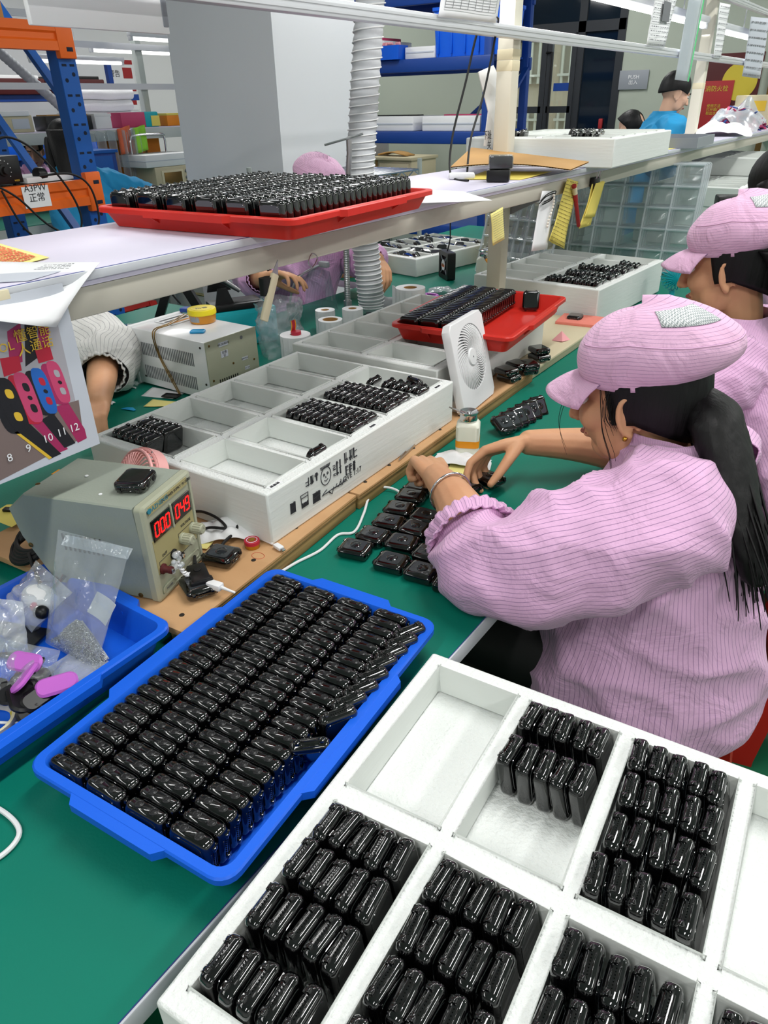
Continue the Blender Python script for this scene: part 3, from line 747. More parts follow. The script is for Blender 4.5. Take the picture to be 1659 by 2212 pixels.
# watches on the green mat, backs up under film, in slanting rows
G = 'watches lying back up on the mat'
deskp = [(-0.697, 1.105), (-0.682, 1.011), (-0.691, 1.066), (-0.592, 1.075), (-0.67, 0.957), (-0.622, 1.013), (-0.667, 0.902), (-0.614, 0.964), (-0.558, 0.993), (-0.668, 0.849), (-0.609, 0.91), (-0.555, 0.96), (-0.59, 0.849), (-0.548, 0.906), (-0.488, 0.918), (-0.53, 0.852), (-0.473, 0.851)]
for i, p in enumerate(deskp):
    M = T(p[0], p[1], TT+0.0105) @ RZ(100+j(5)) @ RX(180) @ RX(j(1))
    watch(M, ('black watch lying back up on the mat, %s in reading order' % ordn(i)), G)
watch(T(*(-0.618, 1.165, 0.762)) @ RZ(70) @ RX(180), 'black watch lying back up just left of the one being picked up', G)
watch(T(*(-0.590, 1.213, 0.765)) @ RZ(78) @ RX(180), 'black watch under the thumb of the reaching hand', G)
watch(T(*(-0.574, 1.111, 0.762)) @ RZ(85) @ RX(180), 'black watch lying half hidden in front of the rolled sleeve', G)
# group leaning in a row on the mat beyond the bottle
G = 'watches leaning in a row on the mat'
for k in range(6):
    a = V((-0.688, 1.471, 0.780)); b_ = V((-0.671, 1.641, 0.780)); p = a.lerp(b_, k/5.2)
    M = T(p.x, p.y, TT+0.0245-0.0016*k) @ RZ(62) @ RX(-68+k*7) @ basis((-1,0,0), (0,0,1), (0,1,0), (0,0,0)) 
    watch(M, 'black watch leaning in the row beyond the bottle, %s from the near end' % ordn(k), G)
# watches on the plywood, some stacked
G = 'watches on the plywood by the red tray'
wd = [((1100,808), 0.795, 20), ((1094,795), 0.812, 10), ((1140,792), 0.795, -15), ((1118,782), 0.812, 12), ((1142,782), 0.812, -10), ((1165,765), 0.795, 5), ((1165,750), 0.812, -5)]
nm = ['underneath, nearest the fan', 'on top, nearest the fan, screen reddish', 'underneath in the middle pair', 'on top of the middle pair, left', 'on top of the middle pair, right', 'underneath in the far stack', 'on top of the far stack']
wdp = [(-0.804, 1.733), (-0.811, 1.729), (-0.788, 1.817), (-0.808, 1.791), (-0.782, 1.807), (-0.808, 1.939), (-0.815, 1.95)]
for (p, z, a), q, s_ in zip(wd, wdp, nm):
    watch(T(q[0], q[1], z) @ RZ(a+60), 'black watch on the plywood, %s' % s_, G)
watch(T(*(-0.870, 0.575, 0.960)) @ RZ(28), 'black watch lying screen up on top of the grey power supply', 'watches around the power supply')
watch(T(*(-0.809, 0.665, 0.797)) @ RZ(106) @ RX(180), 'black watch lying back up on plywood beside the red tin', 'watches around the power supply')
watch(T(*(-0.777, 0.583, 0.797)) @ RZ(65) @ RX(180), 'black watch clamped in the black charging clip', 'watches around the power supply')
watch(T(*(-0.887, 2.413, 0.795)) @ RZ(10), 'black watch lying on the pink foam pad', 'watches around the power supply')
# red tray on the foam: three columns; and one loose upright
for c in range(3):
    for r in range(24):
        M = R2_M @ T(-0.128+c*0.0605, -0.205+r*0.0178, 0.004+WW/2+0.006) @ basis((0,0,1), (1,0,0), (0,1,0), (0,0,0)) @ RX(180) @ RY(j(1.5))
        if r < 4 or c == 0 and r < 12: watch(M, 'black watch in the red tray on foam, %s column, %s from near end' % (ordn(c), ordn(r)), 'watches in the red tray on the foam', True)
        else: stuff_watch(M)
watch(R2_M @ T(0.075, 0.195, 0.034) @ RZ(20) @ RX(72) , 'black watch propped upright at the far wall of the red tray on foam', 'watches in the red tray on the foam', True)
# red tray on the shelf: six columns, lugs up
for c in range(6):
    for r in range(23):
        M = RT_M @ T(-0.188+c*0.072, -0.218+r*0.0192, 0.004+WL/2+j(0.001)) @ RZ(j(2)) @ RX(4+j(2)) @ basis((1,0,0), (0,0,1), (0,-1,0), (0,0,0))
        if c == 0 and r == 0 or r == 0: watch(M, 'black watch at the near edge of the red shelf tray, %s from the left' % ordn(c), 'front watches in the red shelf tray', True)
        else: stuff_watch(M)
# far trays
def far_rows(tray, M, ci, cj, rows, n):
    x0, x1, y0, y1 = tray[1](ci, cj)
    for pos, cnt, st_ in rows:
        for k in range(cnt):
            stuff_watch(M @ T(x0+pos*(x1-x0), y0+0.012+(k+st_)*(y1-y0-0.01)/n, tray[2]+WL/2+0.004+j(0.003)) @ RZ(j(8)) @ RX(14+j(10)) @ basis((1,0,0), (0,0,1), (0,-1,0), (0,0,0)))
far_rows(FC, FC_M, 0, 0, [(0.3, 11, 0), (0.75, 5, 0)], 11); far_rows(FC, FC_M, 1, 0, [(0.3, 10, 0), (0.7, 3, 0)], 11); far_rows(FC, FC_M, 2, 0, [(0.3, 10, 0), (0.7, 4, 0)], 11); far_rows(FC, FC_M, 3, 0, [(0.3, 4, 0)], 11)
far_rows(FD, FD_M, 0, 0, [(0.3, 4, 2)], 9); far_rows(FD, FD_M, 1, 0, [(0.6, 5, 4)], 9); far_rows(FD, FD_M, 0, 1, [(0.6, 6, 3)], 10)

# ================================================================ PLYWOOD RISERS
def plywood(label, M, L, W, nails):
    """x runs along the front edge, y to the back; 35 mm high: sheet on battens"""
    t = thing('plywood_riser', label, 'board', M=M)
    MB().box((L/2, W/2, 0.0285), (L, W, 0.0115), 0.0008).build('plywood_sheet', 'plywood', t)
    for y in (0.014, W-0.014): MB().box((L/2, y, 0.0113), (L-0.002, 0.026, 0.0223), 0.001).build('batten', 'ply_edge', t)
    for k in range(2): MB().box((L/2, 0.0002-0.0006, 0.0262+k*0.0045), (L-0.001, 0.001, 0.0016)).build('ply_line', 'ply_edge', t, smooth=0)
    for x, y in nails: MB().lathe([(0.0042, 0), (0.0042, 0.0008), (0.002, 0.0012)], 9).at(Matrix()).build('nail', 'nail', t).location = (x, y, 0.0341)
    return t
P1 = plywood('near plywood riser carrying the grey power supply', T(-0.7215, 0.500, 0.7505) @ RZ(94.7), 0.478, 0.50, [(0.03, 0.03), (0.10, 0.025), (0.20, 0.03), (0.32, 0.03), (0.44, 0.03)])
P2 = plywood('far plywood riser carrying the white desk fan', T(-0.757, 0.982, 0.7505) @ RZ(91.8), 0.87, 0.50, [(0.05, 0.02), (0.14, 0.02), (0.24, 0.02), (0.36, 0.02), (0.46, 0.02), (0.6, 0.02)])
tk = thing('cable_trunking', 'cream plastic trunking strip at the far end of the plywood', 'trunking', M=T(-0.786, 1.858, 0.7505) @ RZ(90.5))
MB().box((0.30, 0.22, 0.027), (0.60, 0.44, 0.012), 0.004).build('lid', 'cream_plastic', tk); MB().box((0.30, 0.03, 0.0104), (0.60, 0.05, 0.0208), 0.006).build('channel', 'cream_plastic', tk); MB().box((0.30, 0.40, 0.0104), (0.60, 0.05, 0.0208), 0.006).build('channel', 'cream_plastic', tk)
MB().cyl((-0.003, 0.03, 0.0105), (0.0005, 0.03, 0.0105), 0.008, n=14).build('hole', 'black_rubber', tk)

# ================================================================ GREY POWER SUPPLY
PS_M = basis((-0.30,0.954,0), (-0.954,-0.30,0), (0,0,1), (-0.806,0.527,0.7850))
ps = thing('power_supply', 'grey-green bench power supply with red digits on the plywood', 'power supply', M=PS_M)
side = [(0.004, 0.004), (0.190, 0.004), (0.232, 0.085), (0.242, 0.132), (0.205, 0.163), (0.012, 0.166)]
b = MB(); Wp = 0.134
b.rings([[(x, y, z) for y, z in side] for x in (0.001, 0.0035, Wp-0.0035, Wp-0.001)])
b.v = [(x, y, z) if 0.002 < x < Wp-0.002 else (x, y*0.985+0.0015, 0.083+(z-0.083)*0.975) for x, y, z in b.v]
b.build('case', 'psu_grey', ps, 25)
fr = MB(); fr.at(frame((Wp/2, 0.003, 0.084), (1,0,0), (0,0,1)))
fr.stack([(rrect(Wp+0.002, 0.168, 0.008), -0.006), (rrect(Wp+0.002, 0.168, 0.008), 0.004), (rrect(Wp-0.006, 0.160, 0.006), 0.007), (rrect(Wp-0.018, 0.149, 0.004), 0.0075), (rrect(Wp-0.019, 0.148, 0.004), 0.0055)])
fr.build('front_bezel', 'psu_front', ps, 30)
PF = lambda x, z, d=0.0: frame((x*Wp, -0.0028-d, z*0.168), (1,0,0), (0,0,1))   # on the front face, z axis outwards
MB().at(PF(0.5, 0.45)).box((0, 0, 0), (0.112, 0.060, 0.0012), 0.0004, 1).build('control_panel', 'psu_panel', ps, smooth=0)
MB().at(PF(0.5, 0.925)).box((0, 0, 0.0012), (0.106, 0.0135, 0.0014), 0.0004, 1).build('name_strip', 'psu_panel', ps, smooth=0)['label'] = 'ochre name strip'
text('lettering', 'DAZHENG', 0.0105, PF(0.30, 0.924, 0.0021), 'ink_teal', ps, 0.0002); text('lettering', 'DC POWER SUPPLY  PS-1502D', 0.0062, PF(0.665, 0.924, 0.0021), 'ink_dark', ps, 0.0002)
q = MB().at(PF(0.125, 0.925)).cyl((0, 0, 0), (0, 0, 0.0024), 0.0045, n=14); q.build('emblem', 'ink_teal', ps)
SEG = {'0': 'abcdef', '4': 'fgbc', '9': 'abcdfg'}
for cx, s_ in ((0.295, '000'), (0.715, '049')):
    w_ = MB(); w_.at(PF(cx, 0.715)); w_.box((0, 0, 0.0012), (0.050, 0.036, 0.0022), 0.0008, 1)
    dw = w_.build('display', 'led_window', ps, 30)
    for k, ch in enumerate(s_):
        d = MB(); d.at(PF(cx, 0.715, 0.0026)); x0 = (k-1)*0.0145; w2, h2, t_ = 0.0048, 0.0105, 0.0011
        sk = lambda p: (p[0]+x0+p[1]*0.12, p[1], 0.0002)
        L_ = {'a': ((-w2, h2), (w2, h2)), 'd': ((-w2, -h2), (w2, -h2)), 'g': ((-w2, 0), (w2, 0)), 'f': ((-w2, h2), (-w2, 0)), 'b': ((w2, h2), (w2, 0)), 'e': ((-w2, 0), (-w2, -h2)), 'c': ((w2, 0), (w2, -h2))}
        for c_ in SEG[ch]:
            a, e = L_[c_]; m_ = ((a[0]+e[0])/2, (a[1]+e[1])/2); sh_ = 0.86
            a2 = (m_[0]+(a[0]-m_[0])*sh_, m_[1]+(a[1]-m_[1])*sh_); e2 = (m_[0]+(e[0]-m_[0])*sh_, m_[1]+(e[1]-m_[1])*sh_)
            d.bar(sk(a2), sk(e2), t_*2, 0.0006, (0, 0, 1))
        d.build('digit', 'led_red', dw, smooth=0)
MB().at(PF(0.505, 0.715)).box((0, 0, 0.001), (0.004, 0.042, 0.004), 0.001, 1).build('divider', 'psu_front', ps)
for x, z in ((0.62, 0.415), (0.855, 0.425)):
    k = MB(); k.at(PF(x, z)); k.lathe([(0.0095, 0), (0.0095, 0.004), (0.0085, 0.005), (0.0082, 0.019), (0.0072, 0.021), (0.003, 0.0212), (0.003, 0.0205)], 22); kb = k.build('knob', 'psu_front', ps, 30)
    g = MB(); g.at(PF(x, z))
    for a in range(14): g.box((0.0086*cos(2*pi*a/14), 0.0086*sin(2*pi*a/14), 0.012), (0.0013, 0.0013, 0.013))
    g.build('grip_ridges', 'psu_front', kb, smooth=0)
text('lettering', 'VOLTAGE', 0.0065, PF(0.74, 0.535, 0.001), 'ink_dark', ps, 0.0002); text('lettering', 'OUT', 0.0065, PF(0.25, 0.425, 0.001), 'ink_dark', ps, 0.0002)
ln = MB(); ln.at(PF(0.5, 0.45, 0.0008))
for x0, x1, y in ((0.008, 0.05, 0.006), (-0.05, -0.018, -0.010), (-0.054, 0.054, -0.029)): ln.box(((x0+x1)/2, y, 0), (x1-x0, 0.0006, 0.0006))
for x, y in ((0.008, 0.002), (0.05, 0.002), (-0.05, -0.014), (-0.018, -0.014)): ln.box((x, y, 0), (0.0006, 0.008, 0.0006))
ln.build('panel_lines', 'ink_dark', ps, smooth=0)
for x, z, mt in ((0.165, 0.305, 'maroon'), (0.405, 0.345, 'black_plastic')):
    k = MB(); k.at(PF(x, z)); k.lathe([(0.0085, 0), (0.0085, 0.003), (0.006, 0.0045), (0.005, 0.012), (0.006, 0.0125), (0.006, 0.017), (0.0025, 0.0175)], 18); kb = k.build('terminal', mt, ps, 30)
    MB().at(PF(x, z, 0.017)).lathe([(0.0032, 0), (0.0032, 0.003), (0.0015, 0.0032)], 12).build('post_tip', 'chrome', kb)
for x, z, w_ in ((0.225, 0.085, 0.036), (0.70, 0.135, 0.058)):
    k = MB(); k.at(PF(x, z)); k.stack([(rrect(w_, 0.016, 0.0078), 0), (rrect(w_, 0.016, 0.0078), 0.0015), (rrect(w_-0.004, 0.012, 0.0058), 0.0022), (rrect(w_-0.005, 0.011, 0.0054), 0.0012)]); k.build('push_button', 'psu_front', ps, 30)
text('lettering', 'POWER', 0.005, PF(0.225, 0.085, 0.0018), 'ink_grey', ps, 0.0002)
v = MB()
for k in range(9): v.box((-0.0002, 0.150-k*0.0085, 0.088), (0.0012, 0.0032, 0.030), 0.0004, 1)
v.build('vent_slots', 'black_rubber', ps, smooth=0)
for y, z in ((0.186, 0.012), (0.218, 0.070), (0.150, 0.008), (0.030, 0.010)):
    k = MB(); k.at(frame((0.0005, y, z), (0,-1,0), (0,0,1))); k.lathe([(0.0042, 0), (0.004, 0.0012), (0.0025, 0.002), (0.0005, 0.0022)], 10); k.build('screw', 'brass', ps)
for p in ((0.11, 0.075, 0.1655), (0.035, 0.205, 0.162)):
    k = MB(); k.at(T(*p)); k.lathe([(0.0042, 0), (0.004, 0.0012), (0.0025, 0.002), (0.0005, 0.0022)], 10); k.build('screw', 'brass', ps)
for p in ((0.028, 0.085), (0.05, 0.05), (0.075, 0.145)): MB().at(T(p[0], p[1], 0.1652)).lathe([(0.003, 0), (0.0028, 0.0008), (0.001, 0.001)], 9).build('paint_spot', 'paper', ps)
for x in (0.02, Wp-0.02):
    for y in (0.03, 0.17): MB().at(T(x, y, 0)).lathe([(0.006, 0.0004), (0.007, 0.006)], 10).build('foot', 'black_rubber', ps)
MB().box((0.085, 0.218, 0.1524), (0.018, 0.006, 0.001)).build('orange_sticker', 'tape_orange', ps, smooth=0).matrix_basis = T(0, -0.006, 0.006) @ Matrix()
# hot glue and twisted leads between the terminals and the charging clip
tw = MB()
p0 = PS_M @ V((0.30*Wp, -0.018, 0.33*0.168)); p1 = V((-0.793, 0.585, 0.812)); 
for s_ in (0, 1):
    pts = []
    for i in range(30):
        t_ = i/29; c_ = p0.lerp(p1, t_)+V((0, 0, -0.010*sin(pi*t_))); a = t_*22+s_*pi
        pts.append(c_+V((0.002*cos(a), 0.002*sin(a), 0.0015*sin(a))))
    tw.tube(pts, 0.0017, 6)
lead = tw.build('twisted_leads', 'white_plastic'); tag(lead, 'white twisted wire leads glued to the power supply terminals', 'wire')
gl = MB()
for k in range(9): gl.ball(PS_M @ V((0.035+rnd.uniform(-0.014, 0.016), -0.012-rnd.uniform(0, 0.008), 0.055+rnd.uniform(-0.01, 0.012))), rnd.uniform(0.003, 0.006), 8, 6)
g_ = gl.build('glue_blob', 'film_dense', lead); g_['label'] = 'milky hot glue blob'
# charging clip with a white plug
cl = thing('charging_clip', 'black charging clip on a watch with a white plug', 'charger', M=T(-0.795, 0.600, 0.806) @ RZ(-30))
MB().box((0.012, 0, 0.003), (0.052, 0.030, 0.012), 0.004).build('clip_body', 'black_plastic', cl); MB().box((0.032, 0, -0.004), (0.014, 0.036, 0.022), 0.003).build('clip_jaw', 'black_plastic', cl)
MB().at(T(0.006, 0, 0.009)).lathe([(0.006, 0), (0.006, 0.0012), (0.0045, 0.0016), (0.001, 0.0010)], 16).build('button', 'black_rubber', cl)
MB().tube([(-0.014, 0, 0.004), (-0.03, 0.003, 0.004), (-0.045, 0.006, 0.002)], [0.0045, 0.003, 0.0025], 10).build('strain_relief', 'black_rubber', cl)
pg = thing('plug', 'white plug pressed into the black charging clip', 'plug', M=T(-0.756, 0.590, 0.8045) @ RZ(8))
MB().box((0.010, 0, 0), (0.026, 0.014, 0.011), 0.0025).build('plug_body', 'white_plastic', pg); MB().tube([(0.023, 0, 0), (0.034, 0, -0.001), (0.045, 0.004, -0.006)], [0.003, 0.0022, 0.0018], 8).build('cable_end', 'white_plastic', pg)
# black cable loops right of the power supply
tag(MB().tube(bez([(-1.036, 0.806, 0.800), (-0.931, 0.749, 0.855), (-0.903, 0.763, 0.830), (-0.868, 0.759, 0.806), (-0.844, 0.735, 0.800), (-0.834, 0.697, 0.799), (-0.821, 0.665, 0.797)], 8), 0.0028, 8).build('cable', 'black_rubber'), 'black cable looping out beside the power supply front', 'cable')
tag(MB().tube(bez([(-0.903, 0.691, 0.798), (-0.882, 0.708, 0.806), (-0.855, 0.721, 0.808), (-0.885, 0.732, 0.812), (-0.920, 0.731, 0.815), (-0.961, 0.738, 0.800)], 8), 0.0026, 8).build('cable', 'black_rubber'), 'short black cable bend lying on the white cloth', 'cable')
tag(MB().tube(bez([(-0.875, 0.730, 0.797), (-0.843, 0.744, 0.793), (-0.803, 0.749, 0.790), (-0.771, 0.749, 0.788)], 8), 0.0022, 8).build('usb_cable', 'white_plastic'), 'short white cable ending in a small plug on plywood', 'cable')
us = thing('usb_plug', 'white small plug with metal tip on plywood edge', 'plug', M=T((-0.755, 0.747, 0.790)) @ RZ(0)) if False else thing('usb_plug', 'white small plug with metal tip on plywood edge', 'plug', M=T(*(-0.757, 0.746, 0.790)) @ RZ(-12))
MB().box((0.002, 0, 0), (0.020, 0.011, 0.007), 0.002).build('plug_body', 'white_plastic', us); MB().box((0.015, 0, 0), (0.007, 0.0065, 0.003), 0.0006, 1).build('metal_tip', 'steel', us)
# crumpled white cloth, yellow note, red tin
def cloth_heap(name, label, cat, c, rx, ry, h, material, seed, rz=0, n=26, group=None, power=1.0):
    def fn(u, v):
        a = (u-0.5)*2; d = (v-0.5)*2; x = a*rx; y = d*ry
        r_ = sqrt(a*a+d*d); f = max(0.0, 1-r_**2.2*0.55)
        z = h*f*(0.55+0.9*abs(nz((x, y, 0), 1.6/rx*0.9, seed)))+0.25*h*nz((x, y, 1), 5/rx*0.5, seed)*f+0.002
        k = 1+0.18*nz((a, d, 2), 1.4, seed)
        return (x*k, y*k, max(0.0012, z))
    b = MB(); b.at(T(*c) @ RZ(rz)); b.grid(fn, n, n, 0.001)
    return tag(b.build(name, material, None, 60), label, cat, group)
cloth_heap('cloth', 'crumpled white cloth between the power supply and the foam', 'cloth', (-0.862, 0.739, 0.787), 0.055, 0.038, 0.022, 'cloth_white', 3, 40)
tag(MB().box((0, 0, 0), (0.035, 0.035, 0.001)).build('sticky_note', 'note_yellow', smooth=0), 'pale yellow paper note peeking out beside the power supply', 'note').matrix_world = T(*(-0.879, 0.685, 0.788)) @ RZ(20)
tin = thing('tin', 'small round red tin with a gold base on the plywood', 'tin', (-0.799, 0.727, 0.785))
MB().lathe([(0.0125, 0), (0.013, 0.001), (0.013, 0.008)], 24).build('base', 'gold', tin); MB().lathe([(0.0136, 0.0075), (0.0136, 0.0135), (0.0128, 0.0145), (0.0115, 0.0140)], 24).build('lid', 'poster_red', tin)
MB().at(T(0, 0, 0.0142)).lathe([(0.006, 0), (0.006, 0.0004), (0.001, 0.0005)], 16).build('lid_print', 'gold', tin); MB().tube([(0.0092*cos(2*pi*i/20), 0.0092*sin(2*pi*i/20), 0.0143) for i in range(20)], 0.0006, 5, closed=True).build('lid_ring', 'paper', tin)
tag(MB().tube([(0.012*cos(2*pi*i/24), 0.009*sin(2*pi*i/24), 0) for i in range(24)], 0.0004, 4, closed=True).build('ink_stamp', 'ink_red'), 'faint red ring stamp mark on plywood by the tin', 'mark').location = (-0.771, 0.711, 0.785)

# ================================================================ LEFT BIN CONTENTS
def bag(name, label, pts, material='film', bulge=0.012, seed=1, n=18, crease=0.006, cat='bag', group=None):
    """pouch: two skins over a bilinear quad pts = bl, br, tr, tl"""
    a, b_, c, d = [V(p) for p in pts]; nn = (b_-a).cross(d-a).normalized()
    t = thing(name, label, cat, a, group=group)
    for s_ in (1, -1):
        def fn(u, v):
            p = (a*(1-u)+b_*u)*(1-v)+(d*(1-u)+c*u)*v
            e = (4*u*(1-u))**0.6*(4*v*(1-v))**0.4
            q = p-a
            return q+nn*s_*(bulge*e*(1.25-v))+nn*crease*nz((u*2, v*2, s_), 2.6, seed)*(0.3+e)
        MB().grid(fn, n, n).build('front_skin' if s_ > 0 else 'back_skin', material, t, 180)
    return t
sb = bag('screw_bag', 'clear zip bag of tiny screws leaning on the power supply', [(-0.905, 0.390, 0.758), (-0.790, 0.395, 0.758), (-0.800, 0.497, 0.905), (-0.917, 0.462, 0.915)], 'film', 0.014, 4)
bpy.context.view_layer.update()
scr = MB(); scr.grid(lambda u, v: ((u-0.5)*0.104, 0.004+0.020*v-0.006, max(0.001, 0.047*(1-abs(2*u-1))**0.8*v)), 20, 10, 0.004); base_ = V((-0.845, 0.402, 0.758))
for k in range(2600):
    u = rnd.gauss(0, 0.4); u = max(-1, min(1, u)); h = (1-abs(u))**0.8
    vv = rnd.random(); p = V((u*0.052, -0.005+0.020*vv+rnd.uniform(-0.003, 0.001), 0.002+0.048*h*vv))
    ax = V((j(1), j(1), j(1))).normalized()*0.0028
    scr.bar(p-ax, p+ax, 0.0013)
    if k % 3 == 0: scr.ball(p+ax, 0.0014, 5, 3)
so = scr.build('screws', 'screw_steel', None, 0); tag(so, 'heap of tiny steel screws inside the clear zip bag', 'screws', None, 'stuff'); so.location = base_
pc = MB().grid(lambda u, v: ((u-0.5)*0.045, 0.004*sin(u*3), v*0.035+0.004*u), 6, 4, 0.0008).build('paper_slip', 'paper'); pc.matrix_world = T(-0.835, 0.437, 0.800) @ RX(-35) @ RY(12)
tag(pc, 'white paper slip inside the clear zip bag of screws', 'paper')
# zip closure of the bag
MB().grid(lambda u, v: (-0.010+0.116*u, 0.098+0.012*v-0.033*(1-u)*0.9, 0.133+0.012*v), 10, 2, 0.001).build('zip_strip', 'film_dense', sb)
bag('parts_bag', 'clear bag with a white roll of parts at the back of the left blue tray', [(-1.02, 0.40, 0.775), (-0.93, 0.385, 0.770), (-0.925, 0.46, 0.80), (-1.03, 0.47, 0.815)], 'film_dense', 0.028, 8, crease=0.012)
MB().ball((0.052, 0.03, 0.016), (0.036, 0.022, 0.018), 14, 10).build('white_roll', 'cloth_white', bpy.data.objects['parts_bag'])
MB().ball((0.082, 0.012, 0.012), (0.014, 0.012, 0.011), 10, 8).build('dark_parts', 'black_plastic', bpy.data.objects['parts_bag'])
MB().ball((0.068, 0.012, 0.016), (0.008, 0.008, 0.008), 8, 6).build('pink_part', 'poster_pink', bpy.data.objects['parts_bag'])
bag('parts_bag', 'frosted clear bag piled at the left picture edge above the blue tray', [(-0.951, 0.314, 0.775), (-0.892, 0.357, 0.768), (-0.915, 0.381, 0.835), (-0.964, 0.345, 0.850)], 'film_dense', 0.02, 12, crease=0.016)
pb = bag('parts_bag', 'clear bag of black and purple plastic parts in the left blue tray', [(-0.837, 0.261, 0.764), (-0.805, 0.331, 0.762), (-0.836, 0.376, 0.785), (-0.928, 0.330, 0.800)], 'film', 0.026, 21, crease=0.014)
def clip_part(parent, M, material, n='purple_clip'):
    b_ = MB(); b_.at(M); b_.stack([(rrect(0.052, 0.026, 0.011), 0), (rrect(0.054, 0.028, 0.012), 0.003), (rrect(0.048, 0.022, 0.009), 0.006)]); return b_.build(n, material, parent)
clip_part(pb, T(0.062, 0.070, 0.022) @ RZ(60) @ RX(24), 'purple_plastic'); clip_part(pb, T(0.020, 0.052, 0.026) @ RZ(-60) @ RX(34), 'purple_plastic'); clip_part(pb, T(-0.010, 0.070, 0.026) @ RZ(20) @ RX(30), 'purple_plastic')
for k in range(13): clip_part(pb, T(-0.010+0.006*k, 0.045+j(0.024), 0.008+0.004*(k % 3)) @ RZ(j(90)) @ RX(j(40)), 'black_plastic', 'black_part')
bag('flat_bag', 'flat empty frosted bags lying in the left blue tray', [(-0.780, 0.284, 0.758), (-0.763, 0.418, 0.758), (-0.851, 0.410, 0.760), (-0.845, 0.305, 0.762)], 'film_dense', 0.004, 31, crease=0.005)
rl = thing('tape_roll', 'cream masking tape ring lying in the left blue tray', 'tape', M=T(*(-0.816, 0.246, 0.758)) @ RX(-4))
MB().rings([[(r_*cos(2*pi*k/40), r_*sin(2*pi*k/40), z) for k in range(40)] for r_, z in ((0.034, 0), (0.038, 0), (0.038, 0.014), (0.034, 0.014), (0.034, 0))], False, False).build('tape_ring', 'tape_cream', rl, 30)
MB().tube([(0.0335*cos(a/10), 0.0335*sin(a/10), 0.007) for a in range(-2, 14)], 0.0028, 6).build('green_core', 'line_yellow', rl)['label'] = 'printed inner core'
tag(MB().cyl((-0.833, 0.240, 0.764), (-0.760, 0.290, 0.760), 0.0020, n=8).build('stick', 'white_plastic'), 'thin white stick lying across the left blue tray', 'stick')
tag(MB().box((0, 0, 0), (0.10, 0.07, 0.004), 0.001).build('card', 'black_plastic'), 'black card under the bags in the left blue tray', 'card').matrix_world = T(-0.955, 0.36, 0.762) @ RZ(20)
# coil of black cable on the plywood left of the supply
cc = thing('cable_coil', 'tied coil of black cable left of the grey power supply', 'cable', (-1.085, 0.50, 0.787))
for k in range(5): MB().tube([((0.046+0.004*sin(k*2))*cos(2*pi*i/26), 0.026*sin(2*pi*i/26)+0.004*k-0.01, 0.022+0.020*sin(2*pi*i/26+0.6)+0.004*k) for i in range(26)], 0.0042, 8, closed=True).build('loop', 'black_rubber', cc)
MB().tube([(0.026+0.008*cos(2*pi*i/14), -0.006+0.002*sin(i), 0.030+0.018*sin(2*pi*i/14)) for i in range(14)], 0.0016, 6, closed=True).build('tie', 'tape_orange', cc)
tag(MB().tube(bez([(-1.06, 0.475, 0.815), (-1.03, 0.462, 0.805), (-1.0, 0.452, 0.785), (-0.985, 0.448, 0.78), (-0.965, 0.462, 0.80), (-0.96, 0.474, 0.81)], 8), 0.003, 8).build('cable', 'black_rubber'), 'black cable sagging in front of the grey power supply side', 'cable')
yp = MB().grid(lambda u, v: (u*0.07-0.035, v*0.06-0.03, 0.004*sin(u*4)), 6, 4, 0.0006).build('paper', 'paper_yellow'); yp.matrix_world = T(*(-1.250, 0.547, 0.795)) @ RZ(15)
tag(yp, 'yellow paper with a dark chip at the left picture edge', 'paper')
tag(MB().box((0, 0, 0), (0.017, 0.012, 0.005), 0.001).build('chip', 'black_plastic'), 'small dark chip on the yellow paper at left', 'chip').matrix_world = T(*(-1.258, 0.552, 0.802)) @ RZ(30)
# ================================================================ POSTER hanging from the shelf: wrist watches for children
PO_M = basis((0,1,0), (0,0,1), (1,0,0), (-0.926, 0.565, 1.012))     # x towards far end, y up, z out; origin at the lower right corner
po = thing('calendar_poster', 'glossy poster of bright watches hanging from the shelf edge at left', 'poster', M=PO_M @ RZ(0))
MB().box((-0.16, 0.118, 0), (0.32, 0.236, 0.0012)).build('sheet', 'paper_shade', po, smooth=0)
def pprint(name, pts, material, d=0.001, parent=None):
    b_ = MB(); b_.prism(pts, 0.0006, 0.0006+d*0.5); return b_.build(name, material, parent or po, smooth=0)
def pmap(x, y): return (0.022842+0.00063197*x-0.00017262*y, 0.632875-0.00019745*x-0.00060767*y)   # artwork proportions to sheet metres
def PP(name, pix, material, d=0.001):
    pts = [pmap(x, y) for x, y in pix]
    pts = [(max(-0.318, min(-0.001, a)), max(0.001, min(0.234, b))) for a, b in pts]
    ar = sum(pts[i][0]*pts[(i+1) % len(pts)][1]-pts[(i+1) % len(pts)][0]*pts[i][1] for i in range(len(pts)))
    return pprint(name, pts if ar > 0 else pts[::-1], material, d)
PP('picture', [(112, 660), (186, 950), (-60, 1062), (-60, 690)], 'poster_grey', 0.0002)
PP('picture_ground', [(150, 868), (172, 862), (186, 950), (-60, 1062), (-60, 915)], 'poster_brown', 0.0004)
PP('strap', [(78, 690), (100, 660), (102, 745), (80, 770)], 'poster_magenta', 0.0006)
PP('strap', [(50, 700), (76, 680), (78, 770), (52, 790)], 'poster_black', 0.0006)
PP('strap', [(15, 720), (42, 700), (46, 780), (20, 790)], 'poster_magenta', 0.0006)
PP('strap', [(118, 878), (146, 866), (188, 930), (194, 952), (172, 962)], 'poster_magenta', 0.0006)
PP('strap', [(86, 905), (112, 890), (166, 962), (140, 972)], 'poster_black', 0.0008)
PP('strap', [(64, 912), (92, 905), (148, 975), (128, 982)], 'poster_magenta', 0.0005)
PP('strap', [(28, 930), (60, 912), (132, 985), (104, 996)], 'poster_black', 0.0007)
PP('strap_edge', [(28, 930), (34, 928), (110, 992), (104, 996)], 'poster_yellow', 0.0011)
